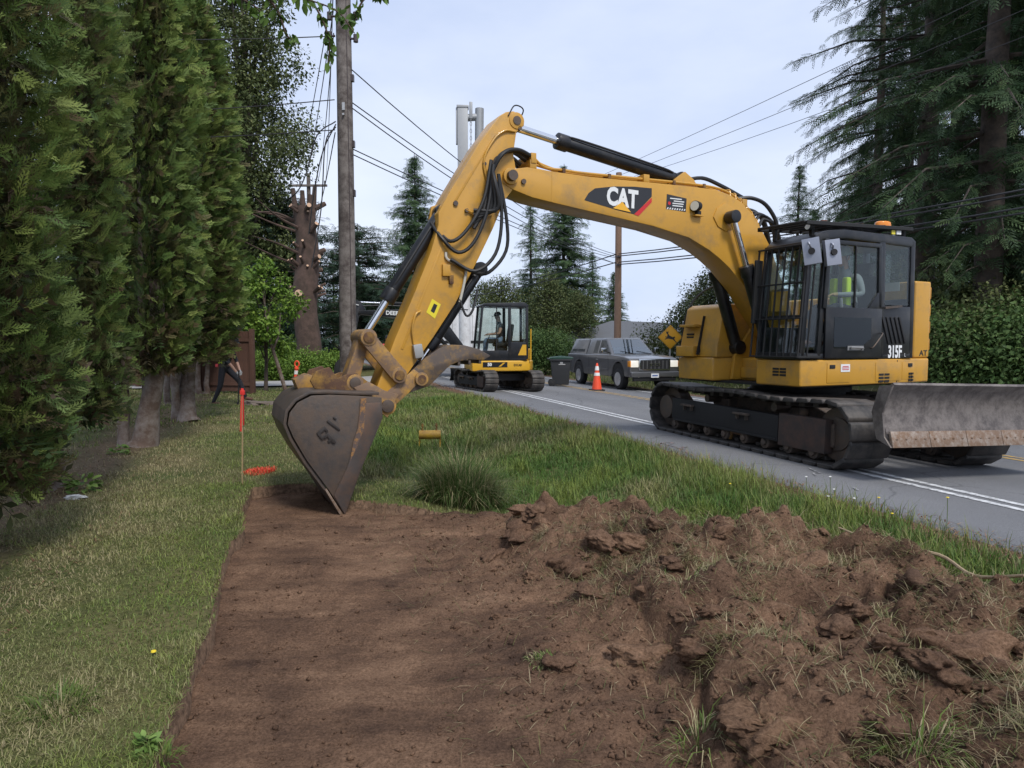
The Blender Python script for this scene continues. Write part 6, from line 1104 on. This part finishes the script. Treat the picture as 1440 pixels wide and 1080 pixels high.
lp, la = np.array(lp), np.array(la); n = len(lp); LF = np.array([(0, 0, 0), (.25, -.26, .03), (.6, -.24, .03), (1, 0, -.06), (.6, .24, .03), (.25, .26, .03), (.5, 0, -.03)], float); LFF = np.array([(0, 1, 6), (1, 2, 6), (2, 3, 6), (3, 4, 6), (4, 5, 6), (5, 0, 6)])
lc = lerp(np.broadcast_to((.05, .095, .02), (n, 3)), np.array((.12, .2, .04)), g.random(n)); me = mesh_np('leaf', *scatter(LF, LFF, lp, la, g.normal(0, 1, (n, 3)), .085*g.uniform(.7, 1.25, n), lc)); o = link('leaves', me, FOL, ob); o['kind'] = 'stuff'
# ---------------- small weeds and stone by the hedge
def weed(name, label, px, py, n, leaf, h):
    x, y = GP(px, py, -.14); g = np.random.default_rng(px); t = g.uniform(0, 6.28, n); r = h*.7*np.sqrt(g.random(n)); pos = np.stack([r*np.cos(t), r*np.sin(t), h*g.random(n)*(1.2-r/h)], -1)
    ax = np.stack([np.cos(t), np.sin(t), g.normal(.1, .4, n)], -1); c = lerp(np.broadcast_to((.09, .16, .035), (n, 3)), np.array((.18, .26, .07)), g.random(n)); me = mesh_np(name, *scatter(LF, LFF, pos, ax, np.array([0, 0, 1.])+g.normal(0, .4, (n, 3)), leaf*g.uniform(.6, 1.3, n), c))
    return tag(link(name, me, FOL, None, (x, y, -.15)), label, 'weed')
weed('broadleaf_weed', 'broad leaved weed beside the white stone', 118, 690, 60, .1, .2); weed('broadleaf_weed', 'leggy yellow green weed behind the white stone', 125, 610, 70, .09, .45); weed('broadleaf_weed', 'low weed at the foot of the leaning pale trunk', 168, 640, 50, .09, .16); weed('broadleaf_weed', 'broad leaved weed growing in the lawn by the dug edge', 205, 1045, 34, .045, .04)
x, y = GP(105, 702, -.14); st = link('white_stone', CLODS[2].copy(), None, None, (x, y, -.12)); st.data.materials.clear(); st.data.materials.append(mat('pale_stone', (.55, .55, .53), .8, var=.2, bump=.4)); st.scale = (.13, .07, .05); tag(st, 'small white flat stone lying under the hedge', 'stone')
# dead stick over the spoil heap
P = []
for px, py, h in ((1180, 742, .1), (1240, 765, .1), (1320, 778, .09), (1370, 805, .08), (1440, 840, .05)):
    x, y = GP(px, py, .1); P.append((x, y, max(hsoil(x, y), .0)+h))
mb = MB().tube([Vector(p)-Vector(P[0]) for p in P], .01, 7, True, [.006, .01, .012, .011, .009]); tag(obj('dead_stick', mb, mat('dry_stick', (.36, .27, .17), .9, var=.25), None, P[0]), 'long pale dead stick lying across the top of the spoil heap', 'stick')
# yellow and white flower heads
def flower(px, py, dep, h, m, label):
    x = (px-720)/960*dep; z = 1.5+(481-py)/960*dep; o, a = OA(x, dep); g0 = float(zland(o, a)); t = thing('wild_flower', label, 'flower', (x, dep, g0), 0, label)
    part('stem', mat('flower_stem', (.1, .15, .04), .7), t, ('tube', [(0, 0, 0), (.01, .01, (z-g0)*.5), (0, 0, z-g0)], .0025, 5)); part('flower_head', m, t, ('lathe', [(.003, z-g0-.004), (.012, z-g0), (.01, z-g0+.004), (.003, z-g0+.006)], 9))
FY = mat('flower_yellow', (.8, .6, .03), .6); FW = mat('flower_white', (.75, .75, .72), .6)
for px, py, dp in ((1242, 702, 5.6), (1340, 702, 5.2), (1262, 725, 5.3), (1245, 755, 5.0), (1030, 682, 6.6), (760, 640, 10.5)): flower(px, py, dp, .3, FY, 'yellow wild flower on the bank beside the road')
for px, py, dp in ((1172, 672, 6.2), (1178, 690, 6.1), (1207, 703, 5.7), (1170, 700, 6.0), (1138, 672, 6.4)): flower(px, py, dp, .3, FW, 'white umbel wild flower on the bank beside the road')
x, y = GP(216, 918, -.12); t = thing('dandelion', 'single yellow dandelion in the lawn', 'flower', (x, y, -.15)); part('flower_head', FY, t, ('lathe', [(.004, .03), (.014, .036), (.012, .042), (.003, .044)], 10)); part('stem', MATS['flower_stem'], t, ('cyl', (0, 0, 0), (0, 0, .032), .002, .002, {'n': 5}))
# ================================================================== POLES AND WIRES
POLE = mat('weathered_pole_wood', (.2, .175, .16), .92, var=.35, scale=3, bump=.7, bscale=18, dirt=(.07, .055, .05), dirtamt=.35, dscale=4.); POLE2 = mat('brown_pole_wood', (.26, .165, .115), .9, var=.25, scale=3, bump=.5, bscale=18); WIRE = mat('wire_black', (.03, .03, .034), .6); INS = mat('insulator', (.06, .045, .045), .3)
def pole(name, label, x, y, z, h, r0, r1, m):
    t = thing(name, label, 'utility pole', (x, y, z)); part('shaft', m, t, ('tube', [(0, 0, -.3), (0, 0, .5), (.01, 0, h*.5), (0, 0, h)], r0, 18, True, [r0*1.06, r0, (r0+r1)/2, r1]), smooth=60); return t
p1 = pole('utility_pole', 'weathered grey wooden utility pole rising behind the bucket', -3.12, 13.0, -.12, 9.6, .165, .13, POLE)
for z, s in ((8.0, 1), (8.0, -1), (7.6, 1), (7.6, -1), (7.2, 1), (7.25, -1)): part('insulator', INS, p1, ('cyl', (s*.14, -.05, z), (s*.24, -.05, z), .02), ('cyl', (s*.24, -.05, z-.06), (s*.24, -.05, z+.07), .045, {'n': 12}))
part('bolt_plate', mat('zinc', (.5, .5, .5), .4, .6), p1, ('box', (.02, -.155, 5.95), (.05, .02, .14)), ('cyl', (.02, -.15, 5.8), (.02, -.19, 5.8), .02)); part('ground_strap', INS, p1, ('tube', [(.1, -.13, .2), (.1, -.12, 4), (.08, -.11, 8)], .008))
for z in (6.5, 5.3, 4.4): part('cable_clamp', INS, p1, ('box', (.16, -.02, z), (.06, .08, .12)))
p2 = pole('utility_pole', 'brown wooden utility pole standing behind the pickup truck', 4.62, 30, -.1, 8.9, .165, .125, POLE2)
for z in (4.95, 5.3): part('cable_clamp', INS, p2, ('box', (.0, -.16, z), (.2, .1, .08)))
part('cross_arm', POLE2, p2, ('box', (0, -.16, 8.5), (1.6, .1, .12)), bevel=.01)
p3 = pole('utility_pole', 'distant utility pole with cross arm above the lopped trunk', -13.2, 45, .0, 12.4, .17, .12, POLE); part('cross_arm', POLE, p3, ('box', (0, -.16, 11.6), (2.5, .12, .14)), bevel=.01)
for x in (-1.1, -.5, .5, 1.1): part('insulator', INS, p3, ('cyl', (x, -.16, 11.67), (x, -.16, 11.9), .05))
def wire(a, b, sag, r, label, group, mid=None):
    a, b = Vector(a), Vector(b); P = [a.lerp(b, t)-Vector((0, 0, sag*4*t*(1-t)))-a for t in np.linspace(0, 1, 17)]
    mb = MB().tube(P, r, 5, False); return tag(obj('overhead_wire', mb, WIRE, None, a), label, 'wire', group)
far = W(13.9, -24); g1 = 'thin power lines along the far road side'
for nth, dx, z0, z1, sg in (('highest', -.7, 8.75, 8.6, .5), ('middle', 0, 8.7, 8.5, .75), ('lowest', .7, 8.65, 8.5, 1.0)): wire((4.62+dx*.9, 29.8, z0-.05), (far.x+dx, far.y+dx*.3, z1), sg, .008, nth+' of three thin power lines from the brown pole past the conifers', g1)
g2 = 'thick cables along the far road side'
for nth, dz, dx in (('highest', 5.3, 0), ('second highest', 5.22, .1), ('second lowest', 4.95, 0), ('lowest', 4.86, .1)): wire((4.62+dx, 29.8, dz), (far.x+dx, far.y, dz+.3), 1.05, .022, nth+' of four thick cables from the brown pole past the excavator roof', g2)
g3 = 'cables between the two nearer poles'
for nth, z0, z1, sg in (('highest', 6.55, 5.3, .55), ('second highest', 5.95, 5.2, .4), ('middle', 5.85, 5.15, .5), ('second lowest', 5.1, 4.9, .1), ('lowest', 5.0, 4.9, .16)): wire((-2.98, 13.0, z0), (4.5, 29.9, z1), sg, .011, nth+' of five thin cables slanting from the grey pole to the brown pole', g3)
g4 = 'cables to the distant pole'
for z0, dx in ((8.0, -1.1), (7.6, -.5), (7.2, .5), (7.9, 1.1), (5.4, 0)): wire((-3.3, 13.0, z0), (-13.2+dx, 44.9, 11.85 if dx else 9.5), .9, .011, 'thin cable running from the grey pole to the distant pole', g4)
g5 = 'service lines through the hedge'
for nth, z0, z1 in (('highest', 7.15, 7.2), ('middle', 6.0, 5.6), ('lowest', 5.45, 5.3)): wire((-3.3, 13.0, z0), (-14.5, 12.0, z1), .25, .01, nth+' of three service lines from the grey pole into the hedge', g5)
for k, P in enumerate(([(0, 0, 0), (-.35, 0, -.25), (-.55, 0, -.9), (-.75, 0, -1.3), (-1.1, .2, -1.45)], [(0, 0, 0), (-.25, 0, -.5), (-.45, .1, -1.2), (-.6, .2, -2.0)], [(0, 0, 0), (-.2, 0, -.3), (-.3, 0, -1.5), (-.5, 0, -2.6)])):
    mb = MB().tube(P, .012, 5); tag(obj('drop_cable', mb, WIRE, None, (-3.28, 12.98, 5.6-.05*k)), 'loose cable drooping in a tangle from the grey pole', 'cable', 'loose drop cables on the grey pole')
wire((4.5, 29.9, 4.95), (-9, 60, 5.2), .5, .025, 'black cable running from the brown pole to the far trees', 'cables behind the boom'); wire((4.5, 29.9, 5.3), (-7, 60, 5.8), .5, .025, 'black cable running from the brown pole to the far trees', 'cables behind the boom')
# ================================================================== PEOPLE
SKIN = mat('skin', (.42, .24, .17), .55, var=.08); JEAN = mat('blue_denim', (.17, .23, .33), .9, var=.2, scale=12); DARK = mat('dark_cloth', (.018, .018, .024), .9, var=.3); SHIRT = mat('grey_shirt', (.22, .24, .25), .9, var=.15); HIVIS = mat('hi_vis_yellow', (.55, .75, .03), .7, var=.06); GLOVE = mat('tan_glove', (.42, .3, .14), .8, var=.15); GLOVEG = mat('grey_glove', (.3, .3, .3), .8, var=.3, scale=30); BOOT = mat('brown_boot', (.11, .05, .03), .7, var=.2); REDS = mat('red_shirt', (.6, .07, .08), .8, var=.1); HATG = mat('pale_cap', (.3, .34, .3), .7, var=.1); HAIR = mat('dark_hair', (.03, .02, .015), .8, var=.2)
def person(label, loc, rz, J, mats, scale=1., hat=None, group=None, head_rot=0):
    """J: joint positions (x forward, y left, z up); one skinned body mesh"""
    V = []; E = []; RR = []; B = []
    def v(p, r): V.append(tuple(p)); RR.append(r); return len(V)-1
    def e(a, b, m): E.append((a, b)); B.append((a, b, m))
    S, L_, F_, K, H_ = mats['top'], mats['legs'], mats['feet'], mats['skin'], mats['hand']; SL = mats.get('sleeve', S); mi = []; ix = lambda m: mi.index(m) if m in mi else (mi.append(m) or len(mi)-1)
    P = {k: np.array(q, float) for k, q in J.items()}
    pel = v(P['pelvis'], (.15, .11)); bel = v(P['pelvis']*.62+P['chest']*.38, (.145, .105)); ch = v(P['chest'], (.165, .11)); nb = v(P['neck'], .06); e(pel, bel, ix(S)); e(bel, ch, ix(S)); e(ch, nb, ix(S))
    hd = unit(P['head']-P['neck']); fw = np.array([math.cos(head_rot), math.sin(head_rot), 0]); fw = unit(fw-hd*(fw@hd))
    h1 = v(P['neck']+hd*.07, .056); h2 = v(P['head']+fw*.012, (.082, .095)); h3 = v(P['head']+hd*.1, (.07, .082)); e(nb, h1, ix(K)); e(h1, h2, ix(K)); e(h2, h3, ix(K))
    nz_ = v(P['head']+fw*.105-hd*.015, .016); e(h2, nz_, ix(K))
    for s, c in ((1, 'l'), (-1, 'r')):
        sh = v(P['sh_'+c], .065); el = v(P['el_'+c], .047); wr = v(P['wr_'+c], .032); e(ch, sh, ix(S)); e(sh, el, ix(SL)); e(el, wr, ix(mats.get('forearm', SL)))
        d = unit(P['wr_'+c]-P['el_'+c]); d2 = unit(np.array([.4, 0, -.3])+d) if 'grip' in J else d; pm = v(P['wr_'+c]+d*.07, (.036, .022)); e(wr, pm, ix(H_)); side = unit(np.cross(d, [0, 0, 1.]) + 1e-6); dn = np.cross(side, d); 
        for k in range(4):
            b = v(P['wr_'+c]+d*.1+side*(k-1.5)*.019, .01); m_ = v(P['wr_'+c]+d*(.135-.004*abs(k-1.2))+side*(k-1.5)*.02-np.abs(dn)*.018, .009); tp = v(P['wr_'+c]+d*(.15-.006*abs(k-1.2))+side*(k-1.5)*.02-np.abs(dn)*.045, .008); e(pm, b, ix(H_)); e(b, m_, ix(H_)); e(m_, tp, ix(H_))
        th = v(P['wr_'+c]+d*.05-side*s*.04, .011); t2 = v(P['wr_'+c]+d*.085-side*s*.055-np.abs(dn)*.015, .009); e(pm, th, ix(H_)); e(th, t2, ix(H_))
        hp = v(P['hip_'+c], .1); kn = v(P['kn_'+c], .07); an = v(P['an_'+c], .048); tf = v(P['toe_'+c], .04); he = v(P['an_'+c]+np.array([-.04, 0, -.05]), .045); e(pel, hp, ix(L_)); e(hp, kn, ix(L_)); e(kn, an, ix(L_)); e(an, he, ix(F_)); e(he, tf, ix(F_))
    me = bpy.data.meshes.new('person'); me.from_pydata(V, E, []); o = bpy.data.objects.new('person', me); COL.objects.link(o)
    md = o.modifiers.new('skin', 'SKIN'); md.use_smooth_shade = True; o.modifiers.new('sub', 'SUBSURF').levels = 1
    for i, s in enumerate(me.skin_vertices[0].data): s.radius = RR[i] if hasattr(RR[i], '__len__') else (RR[i], RR[i]); s.use_root = i == 0
    dg = bpy.context.evaluated_depsgraph_get(); dg.update(); bm_ = bpy.data.meshes.new_from_object(o.evaluated_get(dg)); bpy.data.objects.remove(o)
    C = np.array([p.center[:] for p in bm_.polygons]); VA = np.array(V); best = np.full(len(C), 9e9); bi = np.zeros(len(C), int)
    for a, b, m in B:
        ab = VA[b]-VA[a]; t = np.clip(((C-VA[a])@ab)/(ab@ab+1e-9), 0, 1); r_ = np.mean([np.mean(RR[a]), np.mean(RR[b])]); dd = np.linalg.norm(C-VA[a]-t[:, None]*ab, axis=1)/max(r_, .02); k = dd < best; best[k] = dd[k]; bi[k] = m
    bm_.materials.clear()
    for m in mi: bm_.materials.append(m)
    bm_.polygons.foreach_set('material_index', bi.astype(np.int32)); bm_.shade_smooth()
    o = link('person', bm_, None, None, loc, (0, 0, rz)); o.scale = (scale,)*3; tag(o, label, 'person', group)
    hc = P['head']+hd*.045; M_ = frame(hc, fw, np.cross(hd, fw))
    if hat: part('hat', hat, o, ('lathe', [(.112, -.0), (.115, .03), (.1, .085), (.06, .12), (.01, .128)], 18, M_), ('lathe', [(.06, .0), (.1, .0), (.1, .012), (.06, .012)], 14, M_ @ Matrix.Translation((.09, 0, .01)) @ Matrix.Diagonal((.9, .8, 1, 1))))
    else: part('hair', HAIR, o, ('ball', M_ @ Vector((-.015, 0, .03)), (.105, .098, .1)))
    ep = P['head']+fw*.088+hd*.012; lat = np.cross(hd, fw)
    for s in (-1, 1): part('eye', DARK, o, ('ball', tuple(ep+lat*s*.034), .011)); part('ear', SKIN, o, ('ball', tuple(P['head']+lat*s*.09-fw*.005), (.02, .012, .032)))
    part('mouth', mat('lips', (.3, .12, .1), .5), o, ('ball', tuple(P['head']+fw*.083-hd*.055), (.012, .025, .006)))
    return o
seat = dict(pelvis=(0, 0, .1), chest=(.03, 0, .46), neck=(.05, 0, .63), head=(.09, 0, .80), sh_l=(.03, .19, .55), sh_r=(.03, -.19, .55), el_l=(.1, .26, .3), el_r=(.1, -.26, .3), wr_l=(.34, .22, .28), wr_r=(.34, -.22, .28), hip_l=(.06, .1, .08), hip_r=(.06, -.1, .08), kn_l=(.46, .15, .13), kn_r=(.46, -.15, .13), an_l=(.5, .15, -.3), an_r=(.5, -.15, -.3), toe_l=(.68, .15, -.36), toe_r=(.68, -.15, -.36))
def hw(x, y, z, root=(4.36, 10.3), ang=TH): return (root[0]+x*math.cos(ang)-y*math.sin(ang), root[1]+x*math.sin(ang)+y*math.cos(ang), z)
j1 = dict(seat, wr_l=(.3, .12, .3), wr_r=(.32, -.1, .32), el_l=(.02, .27, .3))
op = person('operator in grey shirt and yellow vest seated in the large excavator cab', hw(.1, .84, 1.84), TH, j1, dict(top=SHIRT, sleeve=SHIRT, legs=DARK, feet=BOOT, skin=SKIN, hand=GLOVE), hat=HATG)
for s in (-1, 1): part('vest_panel', HIVIS, op, ('box', (.125, s*.1, .33), (.09, .1, .42)), bevel=.035, seg=3)
op2 = person('operator in dark cap and blue jeans seated in the compact excavator cab', hw(-.02, .44, 1.46, (-.45, 21.5), R(192)), R(192), seat, dict(top=DARK, sleeve=SKIN, forearm=SKIN, legs=JEAN, feet=BOOT, skin=SKIN, hand=SKIN), hat=DARK)
part('vest', SHIRT, op2, ('prism', [(.12, .2), (.15, .5), (.1, .58), (.07, .58), (.1, .2)], -.12, .12), bevel=.02)
wk = dict(pelvis=(0, 0, .98), chest=(.1, 0, 1.3), neck=(.17, 0, 1.47), head=(.25, 0, 1.61), sh_l=(.13, .19, 1.39), sh_r=(.13, -.19, 1.39), el_l=(.22, .22, 1.12), el_r=(.23, -.22, 1.11), wr_l=(.36, .1, .9), wr_r=(.38, -.13, .87), hip_l=(.0, .1, .95), hip_r=(0, -.1, .95), kn_l=(.34, .11, .62), kn_r=(-.05, -.12, .5), an_l=(.5, .11, .22), an_r=(-.24, -.12, .1), toe_l=(.7, .11, .14), toe_r=(-.06, -.14, .03))
wo_ = person('worker in black clothes bending over a digging bar at the end of the hedge', (-7.42, 17.6, -.12), R(-6), wk, dict(top=DARK, sleeve=DARK, forearm=SKIN, legs=DARK, feet=BOOT, skin=SKIN, hand=GLOVEG), hat=DARK)
part('hi_vis_rag', HIVIS, wo_, ('box', (-.02, -.13, 1.12), (.12, .05, .1)), bevel=.02); part('tool_pouch', REDS, wo_, ('box', (-.13, -.12, 1.02), (.07, .06, .08)), bevel=.015); part('belt', mat('leather', (.06, .04, .03), .7), wo_, ('lathe', [(.15, .99), (.165, .99), (.165, 1.04), (.15, 1.04)], 18, Matrix.Diagonal((.8, 1.05, 1, 1))))
db = tag(obj('digging_bar', MB().cyl((0, 0, 0), (.05, .0, .98), .016, .016, 8).prism([(-.03, 0), (.03, 0), (.03, .16), (-.03, .16)], -.012, .012), BLKM, None, (-7.02, 17.42, -.2)), 'black digging bar held upright by the bending worker', 'digging bar')
st_ = dict(pelvis=(0, 0, .95), chest=(.0, 0, 1.28), neck=(.0, 0, 1.48), head=(.02, 0, 1.63), sh_l=(0, .2, 1.4), sh_r=(0, -.2, 1.4), el_l=(-.02, .26, 1.12), el_r=(-.02, -.26, 1.12), wr_l=(.12, .2, .95), wr_r=(.12, -.2, .95), hip_l=(0, .1, .92), hip_r=(0, -.1, .92), kn_l=(.02, .11, .5), kn_r=(.02, -.11, .5), an_l=(0, .12, .09), an_r=(0, -.12, .09), toe_l=(.16, .12, .03), toe_r=(.16, -.12, .03))
rp_ = person('person in bright red shirt and dark cap standing behind the bucket linkage', (-5.47, 30, .0), R(-60), st_, dict(top=REDS, sleeve=REDS, forearm=SKIN, legs=DARK, feet=BOOT, skin=SKIN, hand=SKIN), hat=DARK)
# dirt the worker has dug out
for i, (x, y, s, lb) in enumerate(((-6.35, 17.5, (.55, .4, .2), 'small heap of dug soil at the feet of the bending worker'), (-6.0, 16.7, (.42, .22, .07), 'flat scrap of dug soil on the lawn below the worker'))):
    o = link('dug_heap', CLODS[i+1].copy(), None, None, (x, y, -.12), (0, 0, i*1.3)); o.scale = s; o.data.materials.clear(); o.data.materials.append(MATS.get('grey_soil') or mat('grey_soil', (.16, .125, .1), .95, var=.4, scale=9, bump=.8, bscale=30)); tag(o, lb, 'soil heap')
